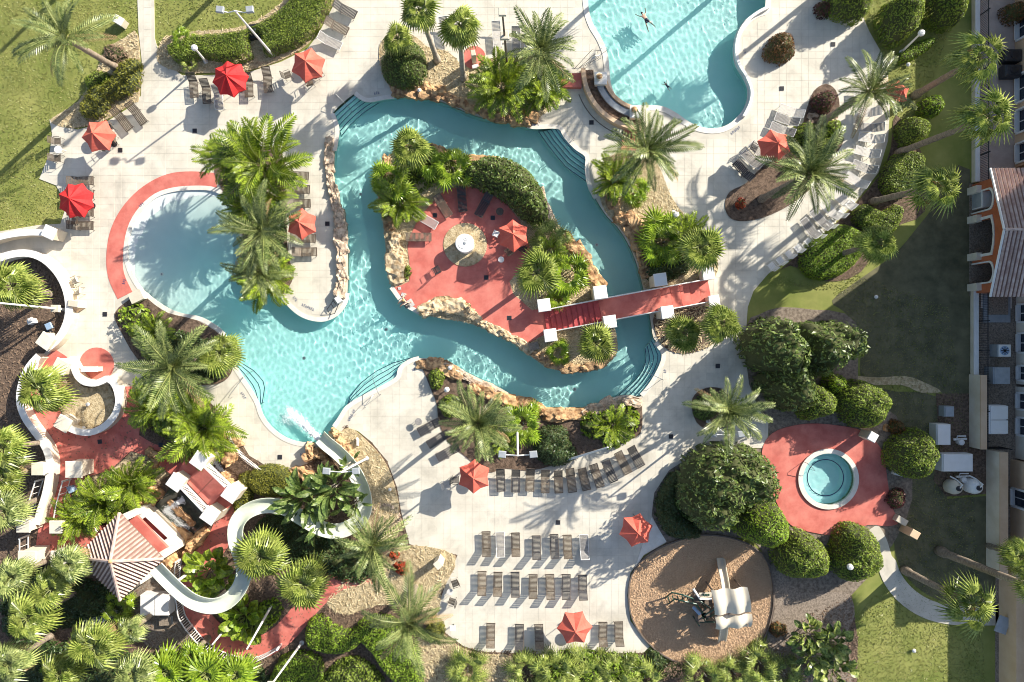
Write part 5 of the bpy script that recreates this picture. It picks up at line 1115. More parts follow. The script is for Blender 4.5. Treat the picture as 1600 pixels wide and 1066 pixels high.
for x, y, s, h, rz, d, m in ((76,363,19,1.5,-25,'at the end of the lawn wall on the left','white'),(70,533,22,1.4,-35,'between the circular wall and the S curved wall','cream'),(94,573,22,1.4,-28,'at the start of the spiral wall','cream'),
        (98,662,22,1.3,-30,'at the lower end of the spiral wall','cream'),(59,733,20,1.7,0,'left of the coral walk, upper one','cream'),(115,734,26,1.7,0,'right of the coral walk, upper one','cream'),(36,822,21,1.7,0,'left of the coral walk, middle one','cream'),
        (87,824,20,1.7,0,'right of the coral walk, middle one','cream'),(42,875,28,1.8,0,'left of the coral walk, lowest one','cream'),(92,874,26,1.8,0,'right of the coral walk, lowest one','cream'),
        (311,720,23,2.6,-35,'at the upper corner of the small bridge','white'),(274,754,23,2.6,-35,'at the left corner of the small bridge','white'),(360,772,23,2.6,-35,'at the right corner of the small bridge','white'),(327,806,23,2.6,-35,'at the lower corner of the small bridge','white'),
        (850,477,20,1.5,8,'above the foot of the bridge stairs','white'),(860,524,20,1.5,8,'below the foot of the bridge stairs','white'),(938,457,21,2.3,8,'above the top of the bridge stairs','white'),(953,503,20,2.3,8,'below the top of the bridge stairs behind the fan palm','white'),
        (1032,437,20,2.3,8,'above the right end of the bridge span','white'),(1043,488,20,2.3,8,'below the right end of the bridge span','white'),(1107,428,19,1.4,8,'at the upper right end of the bridge','white'),(1116,470,17,1.4,8,'at the lower right end of the bridge','white'),
        (1364,683,14,1.6,-30,'at the upper edge of the spa terrace','white')):
    pillar(x, y, s, h, rz, f'{"white" if m == "white" else "cream"} capped pillar {d}', m)

# ------------------------------------------------------------------ the main bridge
BL = [(858,501),(938,480),(1035,462),(1112,453)]    # centre line
o = thing('footbridge', 'coral red footbridge with stairs crossing the river to the island', 'bridge', (0, 0, 0))
HB = 1.0
def bp(t0, t1, s0, s1, z): 
    """quad between two x positions across the bridge"""
    def ctr(x): return (x, 501+(x-858)*(453-501)/(1112-858))
    a = Vector((16.5*.19, 16.5)); out = []
    for x, s in ((t0, s0), (t1, s0), (t1, s1), (t0, s1)):
        c = ctr(x); out.append((c[0]+s*3.2, c[1]+s*16.8))
    return xy(out, z)
N = 10
for k in range(N):
    x0 = 852+(938-852)*k/N; z = .16+(HB-.16)*(k+1)/N; b = MB(); b.slab([bp(x0, x0+8.6-.3, -1, 1, z)], z, z-.09); b.obj('tread', M['redstep'], o)
b = MB(); b.slab([bp(938, 1034, -1, 1, HB)], HB, HB-.25); b.obj('span', M['red'], o)
for k in range(5):
    x0 = 1034+15*k; z = HB-.14*(k+1)+.02; b = MB(); b.slab([bp(x0, x0+15-.2, -1, 1, z)], z, z-.3); b.obj('landing_step', M['red'], o)
for s in (-1, 1):
    for x0, x1, z0, z1 in ((852,938,.95,1.85),(938,1034,1.85,1.85),(1034,1110,1.85,1.1)):
        A = bp(x0, x1, s*1.03, s*1.15, 1.2); a = Vector((*A[0], z0)); c = Vector((*A[1], z1))
        b = MB(); b.tube([a, c], .045, 6); b.tube([a-Vector((0, 0, .7)), c-Vector((0, 0, .7))], .035, 6); b.obj('railing', M['white'], o)
        b = MB()
        for i in range(int((x1-x0)/3)): q = a.lerp(c, (i+.5)/int((x1-x0)/3)); b.box(q-Vector((0, 0, .36)), (.03, .03, .7))
        g = b.obj('balusters', M['white'], o); g['kind'] = 'stuff'
b = MB(); b.slab([bp(855, 938, -1.05, -.97, .5)], .16, 0); b.slab([bp(940, 946, -1, 1, .5)], HB-.26, -1.6); b.slab([bp(1026, 1032, -1, 1, .5)], HB-.26, -1.6); b.obj('piers', M['wallside'], o)

# the small bridge over the waterfall
def quadpx(pts, h): return xy(pts, h)
o = thing('footbridge', 'small coral footbridge with four white pillars over the waterfall', 'bridge', (0, 0, 0)); hb = 1.6
A = [(316,728),(353,764),(328,792),(290,752)]; mid = lambda a, b_, t=.5: (a[0]+(b_[0]-a[0])*t, a[1]+(b_[1]-a[1])*t)
m1 = mid(A[0], A[1], .49); m2 = mid(A[3], A[2], .49); m3 = mid(A[0], A[1], .51); m4 = mid(A[3], A[2], .51)
for q in ([A[0], m1, m2, A[3]], [m3, A[1], A[2], m4]): b = MB(); b.slab([quadpx(q, hb)], hb, hb-.15); b.obj('deck_panel', M['red'], o)
for (p0, p1) in ((A[0], A[1]), (A[3], A[2])):
    off = (7, -7) if p0 is A[0] else (-2, 2); L_ = [(p[0]+off[0], p[1]+off[1]) for p in (p0, p1)]; base = xy(L_, hb)
    for z, wd in ((hb+1.0, .13), (hb+.1, .11)): b = MB(); b.ribbon(base, wd, z, z-.09); b.obj('railing', M['white'], o)
    b = MB()
    for i in range(20): u = (i+.5)/20; b.box((base[0][0]+(base[1][0]-base[0][0])*u, base[0][1]+(base[1][1]-base[0][1])*u, hb+.5), (.05, .05, .9))
    g = b.obj('balusters', M['white'], o); g['kind'] = 'stuff'
b = MB(); b.slab([quadpx([(262,737),(291,763),(310,738),(290,716)], .7)], .7, 0); b.slab([quadpx([(290,716),(316,728),(290,752),(276,742)], 1.2)], 1.2, 0); b.slab([quadpx([(328,792),(353,764),(366,782),(344,808)], 1.0)], 1.0, 0); b.obj('ramp', M['red'], o)

# ------------------------------------------------------------------ waterfall, splash and churned water
def blobs(name, pts, r, n, s, label, z0=0.0, zs=.15, m='foam', cat='water', kind='stuff'):
    L = interp(pts, 60); V = []; F = []
    base = [Vector(v) for v in ((1,0,0),(0,1,0),(-1,0,0),(0,-1,0),(0,0,.6),(0,0,-.6))]; fc = [(0,1,4),(1,2,4),(2,3,4),(3,0,4),(1,0,5),(2,1,5),(3,2,5),(0,3,5)]
    for k in range(n):
        t = rnd.random()**1.2; p = L[int(t*59)]; rr = r[0]+(r[1]-r[0])*t; a = rnd.uniform(0, 6.28); q = abs(rnd.gauss(0, .5))*rr
        c = W(p.x+q*math.cos(a), p.y+q*math.sin(a)); c.z = z0+rnd.uniform(0, zs)*(1-t); e = s*rnd.uniform(.4, 1.3)*(1-.5*t); rot = Matrix.Rotation(rnd.uniform(0, 6), 3, 'Z'); b_ = len(V)
        V += [c+rot @ Vector((v.x*e*1.8, v.y*e, v.z*e*.5)) for v in base]; F += [tuple(i+b_ for i in f) for f in fc]
    o = link(name, me_from(name, [tuple(v) for v in V], F, M[m])); return tag(o, label, cat, kind=kind)
blobs('slide_splash', [(500,688),(490,678),(475,664),(462,651),(450,640)], (3.5, 9), 2600, .05, 'white spray shooting from the slide mouth into the lagoon', WZ+.02, .2)
blobs('slide_foam', [(497,684),(470,660),(455,650),(440,660)], (5, 16), 1300, .035, 'thin foam spreading in front of the slide mouth', WZ+.02, .02)
def cascade(pts, wd, z1, z0, label):
    P = smooth(pts, False, 4); n = len(P); zs = [z1+(z0-z1)*(k/(n-1))**1.3 for k in range(n)]
    b = MB(); b.ribbon(xy(P, 1), wd, zs, [z-.1 for z in zs]); o = b.obj('waterfall', mat('falling_water'+str(len(label)), (.55, .58, .56), .15, (.86, .90, .92), scale=4, bump=.08, bscale=9, contrast=(.4, .6))); tag(o, label, 'waterfall')
blobs('cascade_foam', [(288,780),(278,786),(262,796),(275,806),(285,818),(300,822)], (6, 9), 1500, .035, 'churning white foam at the foot of the waterfall', .3, .25)
blobs('cascade_foam', [(340,720),(356,745),(366,758)], (5, 6), 700, .035, 'churning white foam above the small bridge', .3, .3)
sheet('waterfall_basin', [(244,790),(273,757),(328,806),(304,836),(285,832),(262,812)], .25, mat('basin_water', (.025, .035, .03), .05, (.07, .085, .065), scale=2))
b = MB(); b.box(W(263,742)+Vector((0, 0, .5)), (.04, 3.2, .04), R(-32)); 
tubes('guard_rail', 'dark rail running down from the left pillar of the small bridge', 'railing', [[W(262,772,1.6), W(240,785,.9)], [W(318,820,1.6), W(303,833,1.0)]], 'dark', .03)
b = MB(); q = smooth([(356,675),(366,696),(380,714),(396,727),(412,736)], False, 3)
for z in (.25, 1.0): b.tube([Vector((v[0], v[1], z)) for v in xy(q, z)], .03, 6)
o = b.obj('curved_railing', M['white']); tag(o, 'white curved baluster railing at the edge of the lagoon deck', 'railing')
b = MB(); qq = interp(q, 34)
for p in qq: v = W(p.x, p.y, .6); b.box((v.x, v.y, .6), (.035, .035, .8))
g = b.obj('balusters', M['white'], o); g['kind'] = 'stuff'

# ------------------------------------------------------------------ the water slide
SLP = smooth([(247,884),(262,900),(285,922),(308,938),(335,944),(358,937),(376,918),(384,895),(381,870),(372,845),(372,820),(383,802),(403,791),(425,788),(448,792),(472,806),(500,822),(528,828),(555,818),(570,798),(570,772),(560,745),(545,722),(528,705),(512,692),(502,682)], False, 4)
n = len(SLP); o = thing('water_slide', 'pale winding open water slide from the tiled tower down to the lagoon', 'water slide', (0, 0, 0))
hz = [3.6*(1-k/(n-1))**.85+.25 for k in range(n)]; P3 = [W(p[0], p[1], hz[k]) for k, p in enumerate(SLP)]
prof = [(-.60, .42), (-.66, .44), (-.66, .36), (-.60, .30), (-.48, .08), (-.25, -.04), (0, -.07), (.25, -.04), (.48, .08), (.60, .30), (.66, .36), (.66, .44), (.60, .42), (.44, .14), (.22, .02), (0, 0), (-.22, .02), (-.44, .14)]
V = []; F = []; K = len(prof)
for i, p in enumerate(P3):
    d = (P3[min(i+1, n-1)]-P3[max(i-1, 0)]); d.z = 0; d.normalize(); s = Vector((-d.y, d.x, 0))
    cur = 0
    if 1 < i < n-2:
        d1 = (P3[i]-P3[i-2]).xy; d2 = (P3[i+2]-P3[i]).xy; cur = d1.x*d2.y-d1.y*d2.x
    bank = max(-.35, min(.35, cur*.35))
    for a, z in prof: V.append(p+s*a*.86+Vector((0, 0, z-bank*a*1.0)))
for i in range(n-1):
    for k in range(K): F.append((i*K+k, i*K+(k+1) % K, (i+1)*K+(k+1) % K, (i+1)*K+k))
fl = MB(); fl.add(V, F); fl.obj('flume', M['slide'], o, smooth=True)
for i in range(6, n-8, 9):
    p = P3[i]
    if p.z > .7: b = MB(); b.tube([(p.x, p.y, 0), (p.x, p.y, p.z-.05)], .11, 10); b.obj('support_post', M['cream'], o)
for i in range(8, n-4, 12):
    d = (P3[i+1]-P3[i-1]).normalized(); s = Vector((-d.y, d.x, 0)).normalized(); b = MB(); b.tube([P3[i]+s*a*.89+Vector((0, 0, z-.01)) for a, z in prof[2:11]], .02, 5); b.obj('flange', M['white'], o)

# ------------------------------------------------------------------ slide tower with tiled roof
ap = (173, 877); cor = [(187,801), (256,873), (188,938), (119,871)]; he, ha = 4.3, 6.0
o = thing('tiled_pavilion', 'square pavilion with striped barrel tile pyramid roof at the slide start', 'pavilion', (0, 0, 0))
AP = W(*ap, ha); CR = [W(*c, he) for c in cor]
rtm = {}
for k in range(4):
    a, c = CR[k], CR[(k+1) % 4]; b = MB(); th = Vector((0, 0, -.1)); b.add([a, c, AP, a+th, c+th, AP+th], [(0, 2, 1), (3, 4, 5), (0, 1, 4, 3)]); sl_ = b.obj('roof_slope', M['rtiled'], o)
    e = c-a; L = e.length; foot = a+e*((AP-a).dot(e)/L**2); up = AP-foot; nr = e.cross(up).normalized(); nr = nr if nr.z > 0 else -nr; nn = int(L/.27)
    for i in range(nn):
        t = (i+.5)/nn; p = a+e*t; s = (t*L)/((foot-a).length) if t*L < (foot-a).length else (L-t*L)/(L-(foot-a).length); s = min(1, s)
        q = p+up*s*.97; mb = MB(); u = e.normalized()*.075; mb.add([p-u, p+nr*.10, p+u, q-u, q+nr*.10, q+u], [(0, 1, 4, 3), (1, 2, 5, 4), (0, 2, 1), (3, 4, 5)]); mb.obj('tile_row', M['rtile'], sl_)
for k in range(4):
    b = MB(); b.tube([CR[k]+Vector((0, 0, .05)), AP+Vector((0, 0, .06))], .11, 6); b.obj('ridge_tiles', M['rtile'], o)
    b = MB(); q = CR[k].lerp(Vector((AP.x, AP.y, he)), .16); b.box((q.x, q.y, he/2), (.4, .4, he)); b.obj('column', M['cream'], o)
b = MB(); b.lathe([(.18, 0), (.14, .12), (.05, .2)], 10, (AP.x, AP.y, AP.z)); b.obj('roof_cap', M['rocko'], o)
hf = 2.6; fl = [CR[k].lerp(Vector((AP.x, AP.y, he)), .14) for k in range(4)]
b = MB(); b.slab([[(v.x, v.y) for v in fl]], hf, hf-.25); b.obj('platform', M['red'], o)
o = thing('tower_landing', 'white landing with red floor and railing beside the tiled roof', 'landing', (0, 0, 0)); hl = 1.7
T = [(190,813),(220,795),(277,851),(254,873),(200,865)]
b = MB(); b.slab([xy(T, hl), xy([(211,819),(227,808),(262,841),(246,851)], hl)], hl, hl-.2); b.obj('parapet_top', M['white'], o)
b = MB(); b.slab([xy(T, hl-.3)], hl-.55, hl-.7); b.obj('floor', M['redstep'], o)
b = MB(); [b.ribbon(xy([T[i], T[(i+1) % 5]], hl), .2, hl-.21, 0) for i in range(4)]; b.obj('walls', M['wallside'], o)
for dx, dy in ((1, -1), (9, -8)):
    b = MB(); b.tube([W(213+dx, 821+dy, hl+.02), W(247+dx, 853+dy, hl+.02)], .035, 5); b.obj('railing', M['white'], o)
b = MB()
for i in range(14): a = mid((214,820), (247,851), (i+.5)/14); b.tube([W(a[0], a[1], hl), W(a[0]+6, a[1]-6, hl)], .028, 4)
g = b.obj('balusters', M['white'], o); g['kind'] = 'stuff'

# ------------------------------------------------------------------ baluster railings, posts
def railing(label, pts, h=1.1, z=0, gap=3.6, m='white', w_=.07, sm=3, name='railing', low=.12):
    q = smooth(pts, False, sm) if sm else pts; o = thing(name, label, 'railing', (0, 0, 0)); Lg = sum((Vector(a)-Vector(b_)).length for a, b_ in zip(q, q[1:]))
    base = xy(q)  # points given on the ground line
    b = MB(); b.ribbon(base, w_, z+h, z+h-.06); b.obj('top_rail', M[m], o); b = MB(); b.ribbon(base, w_*.8, z+low+.05, z+low); b.obj('bottom_rail', M[m], o)
    b = MB()
    for p in interp(q, max(3, int(Lg/gap))): v = W(p.x, p.y); b.box((v.x, v.y, z+h/2+.03), (.035, .035, h-.1))
    g = b.obj('balusters', M[m], o); g['kind'] = 'stuff'
    for p in interp(q, max(2, int(Lg/45)+1)): v = W(p.x, p.y); b = MB(); b.chamfer((v.x, v.y, z+h/2+.03), (.12, .12, h+.06)); b.obj('post', M[m], o)
    return o
railing('white baluster railing round the outer bend of the red garden path', [(285,872),(282,905),(286,935),(290,958),(303,978),(322,1000),(345,1015),(370,1024),(398,1026),(420,1018),(440,1006)], 1.1)
railing('double white rail left of the coral walk between cream pillars', [(70,748),(60,780),(52,808)], 1.1, gap=8, sm=0)
railing('white rail right of the coral walk between cream pillars', [(112,748),(103,780),(97,810)], 1.1, gap=8, sm=0)
railing('short white rail below the coral walk at the lower left', [(46,836),(46,862)], 1.1, gap=8, sm=0)
railing('low white rail along the bottom of the coral walk', [(100,868),(128,868)], 1.0, gap=4, sm=0)
def lamp(label, base, top, h, heads=2, kind='flood', mid_=None, m='white', rp_=1):
    p = W(*base); q = W(*top, h); o = thing('lamp_post', label, 'lamp post', (p.x, p.y, 0)); d = q-p
    b = MB(); b.tube([(0, 0, 0), d*.5, d], [.10*rp_, .08*rp_, .06*rp_], 10); b.obj('pole', M[m], o)
    b = MB(); b.lathe([(.18, 0), (.18, .1), (.11, .16)], 12); b.obj('base', M[m], o)
    if kind == 'flood':
        b = MB(); b.tube([d+Vector((-1.0, .05, -.1)), d+Vector((-.55, 0, -.25)), d, d+Vector((.55, 0, -.25)), d+Vector((1.0, .05, -.1))], .04, 6); b.obj('crossarm', M[m], o)
        for s in (-1, 1): b = MB(); b.chamfer(d+Vector((s*1.0, .08, 0)), (.5, .42, .22), .1*s); b.obj('floodlight', M['hvac'], o)
    elif kind == 'box':
        b = MB(); b.chamfer(d+Vector((0, 0, .08)), (.5, .5, .2)); b.obj('lamp_head', M['ptan'], o)
        if mid_: b = MB(); b.chamfer(d*mid_+Vector((0, 0, .1)), (.62, .55, .25)); b.obj('lamp_head', M['ptan'], o)
    elif kind == 'globe':
        b = MB(); b.lathe([(.04, -.1), (.2, 0), (.24, .14), (.18, .28), (.02, .34)], 14, d); b.obj('globe', M['white'], o)
    return o
lamp('tall white pole with twin floodlights above the clipped hedge', (427,87), (367,17), 7.4)
lamp('pole with two square heads among the top loungers', (793,108), (785,20), 8.6, kind='box', mid_=.62, m='timber')
lamp('long white lamp pole leaning over the circular bed at the left edge', (104,484), (-8,473), 7.0, kind='box', mid_=.16)
lamp('white pole with twin floodlights standing across the slide', (574,716), (533,738), 6.8)
lamp('white pole with twin floodlights below the big feather palm', (808,672), (809,712), 9.5)
lamp('twin floodlight pole in the small circular planter', (1106,658), (1136,680), 5.0)
lamp('small white lamp post at the end of the clipped hedge', (322,97), (305,76), 3.0, kind='globe')
lamp('small globe lamp post by the clipped ball shrubs at the top right', (1408,82), (1438,53), 3.6, kind='globe')
lamp('short globe lamp between the two ball trees below the spa', (1305,870), (1327,885), 2.6, kind='globe')
lamp('white pole leaning across the lime hedge at the bottom left', (472,1004), (424,1070), 6.0, kind='box')
lamp('white pole crossing the red path right end near the bottom', (425,945), (386,1014), 6.4, kind='plain')
lamp('short white pole crossing the red path left end near the bottom', (356,978), (332,1007), 3.2, kind='plain')
lamp('globe lamp on the straw slope right of the river', (1052,332), (1056,336), 1.2, kind='globe')
lamp('thin white pole over the dark shrubs behind the curved loungers', (876,722), (950,699), 3.2, kind='plain')
lamp('very tall pole beyond the top edge behind the top left lawn', (440,-110), (400,-240), 12.5, kind='globe', m='timber', rp_=2.2)
lamp('tall pole beyond the top left corner of the lawn', (200,-112), (150,-220), 8.5, kind='globe', m='timber', rp_=2.2)
def globe(x, y, r, h, label):
    p = W(x, y, h); o = thing('garden_light', label, 'light', (p.x, p.y, 0)); b = MB(); b.tube([(0, 0, 0), (0, 0, h)], .05, 7); b.obj('post', M['dark'], o)
    b = MB(); b.lathe([(r*.3, h-r*.6), (r, h), (r*.8, h+r*.5), (.02, h+r*.9)], 14); b.obj('globe', M['white'], o)
globe(698,609,.22,.7,'white globe light on the mulch below the river point'); globe(703,575,.18,.5,'white globe light between the rocks of the river point'); globe(655,141,.16,.5,'white light on the top river rocks')
globe(609,765,.14,.4,'small white light on the straw bed beside the slide'); globe(131,669,.001+.16,.4,'small round stone light in the spiral bed, lower one'); globe(137,632,.16,.4,'small round stone light in the spiral bed, upper one')
def blockthing(name, label, cat, parts, x, y, rz=0, z=0):
    p = W(x, y); o = thing(name, label, cat, (p.x, p.y, z), R(rz))
    for nm, c, d, m in parts: b = MB(); b.chamfer(c, d, b=min(.03, min(d)/4)); b.obj(nm, M[m], o)
    return o
blockthing('stone_block', 'pale angular utility box on the lawn left of the top path', 'utility box', [('body', (0, 0, .35), (.75, .55, .7), 'ptan'), ('lid', (0, 0, .73), (.8, .6, .06), 'white')], 193, 38, -30)
blockthing('utility_box', 'black square utility box set in the notch of the clipped hedge', 'utility box', [('body', (0, 0, .25), (1.0, 1.1, .5), 'dark'), ('lid', (0, 0, .52), (.4, .3, .05), 'hvac')], 400, 53, 10)
blockthing('speaker_box', 'pale standing speaker box on the small round coral pad', 'box', [('body', (0, 0, .8), (.35, .45, 1.6), 'ptan'), ('foot', (0, -.5, .15), (.5, .3, .3), 'white')], 741, 96, 10)
sheet('round_coral_pad', [(741+18*math.cos(a*math.pi/12), 91+18*math.sin(a*math.pi/12)) for a in range(24)], .13, M['red'])
blockthing('planter_stone', 'pale planter box standing on the straw bed by the lower terrace', 'box', [('body', (0, 0, .8), (.5, .55, 1.6), 'ptan'), ('cap', (0, 0, 1.63), (.55, .6, .08), 'cream')], 688, 872, 40)
blockthing('white_sign', 'white post sign near the lower left corner of the terrace', 'sign', [('post', (0, 0, .5), (.06, .06, 1.0), 'dark'), ('panel', (0, .1, 1.05), (.45, .4, .06), 'white')], 709, 975, 0)
blockthing('white_bench_box', 'small white statue like pedestal near the ball trees', 'pedestal', [('base', (0, 0, .2), (.7, .5, .4), 'white'), ('column', (.1, .1, .6), (.3, .3, .5), 'white'), ('arm', (-.3, .1, .5), (.5, .15, .2), 'white')], 1400, 737, -15)
blockthing('shower_post', 'wooden topped shower stand at the lower right of the spa terrace', 'shower', [('base', (-.35, .2, .3), (.9, .5, .6), 'ptan'), ('cabinet', (.45, -.25, .75), (.7, .6, 1.5), 'peach')], 1407, 818, -30)
blockthing('roof_hatch', 'white flat equipment cover under the slide', 'cover', [('body', (0, 0, .5), (2.2, 1.55, 1.0), 'white'), ('lid_left', (-.55, 0, 1.03), (1.05, 1.55, .06), 'white'), ('lid_right', (.55, 0, 1.03), (1.05, 1.55, .06), 'white')], 252, 938, 0)
blockthing('crate', 'small grey crate on the service slab below the white cover', 'crate', [('body', (0, 0, .2), (.9, .6, .4), 'hvac'), ('lid', (0, 0, .42), (.94, .64, .05), 'gravel')], 262, 968, 5)
blockthing('blue_panel', 'small blue box beside the coral walk', 'box', [('body', (0, 0, .25), (.35, .5, .5), 'pblue'), ('lid', (0, 0, .52), (.38, .54, .04), 'pblue')], 116, 763, 25)
blockthing('skimmer_box', 'grey equipment box in the dark corner below the bridge stairs', 'box', [('body', (0, 0, .3), (.7, .55, .6), 'hvac'), ('lid', (0, 0, .62), (.75, .6, .05), 'gravel')], 834, 541, 15)
blockthing('white_figure', 'small white heron figure on the straw beside the slide', 'figurine', [('body', (0, 0, .3), (.16, .55, .2), 'white'), ('neck', (0, .3, .5), (.08, .12, .4), 'white'), ('leg', (0, 0, .1), (.05, .05, .2), 'white')], 560, 690, 0)
blockthing('rail_block', 'square stone block at the lower end of the coral band', 'block', [('body', (0, 0, .25), (1.0, .8, .5), 'cream'), ('cap', (0, 0, .52), (1.05, .85, .06), 'ptan')], 218, 464, 25)
blockthing('white_figure', 'white rooster like ornament in the circular palm bed', 'ornament', [('body', (0, 0, .4), (.5, .35, .5), 'white'), ('top', (.15, .1, .75), (.3, .25, .25), 'white')], 56, 503, 20)
blockthing('floodlight', 'blue white square floodlight on the circular bed edge', 'light', [('stand', (0, 0, .3), (.1, .1, .6), 'dark'), ('head', (0, 0, .65), (.5, .5, .12), 'pblue'), ('housing', (-.5, -.3, .3), (.6, .4, .3), 'dark')], 85, 510, 25)
for x, y, d in ((1428,1017,'at the bottom of the sunlit lawn'),(1369,464,'in the middle of the dark lawn'),(1419,101,'beside the half hidden umbrella')): globe(x, y, .16, .15, f'small white lawn light {d}')

# ------------------------------------------------------------------ curved stone bench between the pools
o = thing('curved_bench', 'curved cream planter bench between the two pools with two pedestals', 'bench', (0, 0, 0))
def arcpx(r, a0, a1, n=16, cx=1003, cy=112): return [(cx+r*math.cos(R(a0+(a1-a0)*k/(n-1))), cy+r*math.sin(R(a0+(a1-a0)*k/(n-1)))) for k in range(n)]
for nm, r, w_, z1, z0, m, a0, a1 in (('outer_wall', 93, .32, .75, 0, 'peach', 180, 88), ('planter_soil', 84, .75, .35, 0, 'mulch', 180, 90), ('bench_seat', 72, .42, .55, 0, 'hvac', 165, 103), ('trough', 66, .3, .2, 0, 'pblue', 165, 103), ('inner_wall', 61, .28, .5, 0, 'peach', 163, 106)):
    b = MB(); b.ribbon(xy(arcpx(r, a0, a1)), w_, z1, z0); b.obj(nm, M[m], o)
b = MB(); b.ribbon(xy(arcpx(105, 160, 110)), .06, DZ+.03, 0); b.obj('joint_line', M['timber'], o)
for (x, y), lab in (((938,124), 'upper'), ((993,176), 'lower')):
    p = W(x, y, .9); q = thing('pedestal', f'white stone pedestal at the {lab} end of the curved bench', 'pedestal', (p.x, p.y, .05))
    b = MB(); b.chamfer((0, 0, .5), (.75, .75, 1.0)); b.obj('shaft', M['cream'], q); b = MB(); b.chamfer((0, 0, 1.05), (.95, .95, .14)); b.obj('cap', M['white'], q)
    p = W(x-1, y-6, 1.7); q = thing('urn', f'brown planted urn on the {lab} pedestal', 'urn', (p.x, p.y, 1.16)); b = MB(); b.lathe([(.12, 0), (.26, .16), (.3, .34), (.24, .36)], 14); b.obj('bowl', M['ptan'], q); b = MB(); b.lathe([(.24, .3), (.2, .46), (.05, .52)], 9); b.obj('plant', M['rocko'], q)
for x, y, rz, d in ((892,128,0,'left of the curved bench'),(983,222,82,'below the curved bench')):
    p = W(x, y); q = thing('coral_steps', f'two small coral steps {d}', 'steps', (p.x, p.y, DZ), R(rz))
    for k in range(2): b = MB(); b.box((0, .3-.6*k, .11+.07*k), (1.6, .55, .2+.16*k)); b.obj('step', M['red'], q)
tubes('handrail', 'thin dark handrails leaning beside the curved bench', 'handrail', [[W(897,108,.05), W(925,78,1.0), W(940,80,.9)], [W(905,106,.05), W(930,84,.9)], [W(912,104,.05), W(936,90,.8)]], 'dark', .018)

# ------------------------------------------------------------------ playground
o = thing('play_structure', 'playground tower with two wavy cream roofs and slides on the sand', 'play structure', (0, 0, 0))
def wavy(quad, h, m, nm):
    a, b_, c, d = [Vector(p) for p in quad]; V = []; F = []; nx, ny = 14, 6
    for i in range(nx+1):
        for j in range(ny+1):
            u = i/nx; v = j/ny; p = a.lerp(b_, u).lerp(d.lerp(c, u), v); z = h+.16*math.sin(u*math.pi*4)+.25*math.sin(v*math.pi); q = W(p.x, p.y, h); V.append((q.x, q.y, z))
    n0 = len(V); V += [(x, y, z-.04) for x, y, z in V]
    for i in range(nx):
        for j in range(ny): k = i*(ny+1)+j; F += [(k, k+ny+1, k+ny+2, k+1), (n0+k, n0+k+1, n0+k+ny+2, n0+k+ny+1)]
    mb = MB(); mb.add(V, F); return mb.obj(nm, M[m], o, smooth=True)
wavy([(1111,922),(1168,918),(1174,957),(1117,961)], 2.9, 'ptan', 'roof'); wavy([(1117,963),(1175,960),(1173,980),(1118,983)], 2.5, 'ptan', 'roof')
for x, y in ((1118,928),(1165,925),(1168,955),(1122,958),(1122,978),(1168,976)): p = W(x, y, 2.6); b = MB(); b.tube([(p.x, p.y, 0), (p.x, p.y, 2.7)], .06, 8); b.obj('post', M['timber'], o)
b = MB(); b.slab([xy([(1118,928),(1165,925),(1169,978),(1122,980)], 1.3)], 1.3, 1.2); b.obj('platform', M['timber'], o)
def chute(pts, hs, wd, m, nm):
    P = [W(p[0], p[1], h) for p, h in zip(pts, hs)]; V = []; F = []; pr = [(-.5, .28), (-.42, .28), (-.38, .04), (0, 0), (.38, .04), (.42, .28), (.5, .28), (.44, -.06), (-.44, -.06)]; K = len(pr)
    for i, p in enumerate(P):
        d = P[min(i+1, len(P)-1)]-P[max(i-1, 0)]; d.z = 0; d.normalize(); s = Vector((-d.y, d.x, 0)); V += [p+s*a*wd+Vector((0, 0, z)) for a, z in pr]
    for i in range(len(P)-1):
        for k in range(K): F.append((i*K+k, i*K+(k+1) % K, (i+1)*K+(k+1) % K, (i+1)*K+k))
    mb = MB(); mb.add(V, F); return mb.obj(nm, M[m], o)
chute([(1134,925),(1131,905),(1128,890),(1125,872)], [1.5, 1.0, .6, .2], .62, 'ptan', 'slide_chute'); chute([(1131,975),(1129,990),(1127,1001)], [1.4, .8, .25], .6, 'ptan', 'slide_chute')
b = MB(); b.tube([W(1083,920,1.5), W(1094,936,1.5), W(1112,936,1.5)], .09, 6); b.obj('rail', M['white'], o)
b = MB(); b.slab([xy([(1092,927),(1112,926),(1112,933),(1096,935)], 1.4)], 1.4, 1.3); b.obj('panel', M['ptan'], o)
for k in range(3): b = MB(); p = W(1099+4*k, 929.5, 1.42); b.lathe([(.08, 0), (.08, .05)], 8, p); b.obj('peg', M['green'], o)
for pts in ([(1040,934,.1),(1050,926,1.2),(1068,930,1.6),(1085,936,1.3)], [(1044,944,.1),(1054,936,1.1),(1070,940,1.5),(1088,944,1.3)], [(1088,944,1.3),(1098,958,1.0),(1094,968,.1)], [(1092,938,1.4),(1110,950,1.4)], [(1100,962,1.0),(1116,952,1.5)], [(1100,970,.1),(1118,958,1.6)], [(1094,972,.1),(1116,972,1.3)]):
    b = MB(); b.tube([W(*p) for p in pts], .06, 7); b.obj('climbing_bar', M['green'], o)
for k in range(6): a = W(1043+7.5*k, 931, 1.3 if k else .8); c = W(1046+7.5*k, 941, 1.2 if k else .7); b = MB(); b.tube([a, c], .045, 6); b.obj('rung', M['green'], o)
b = MB(); b.tube([W(1083,948,.9), W(1094,960,1.1)], .14, 8); b.obj('bridge_tube', M['pblue'], o)
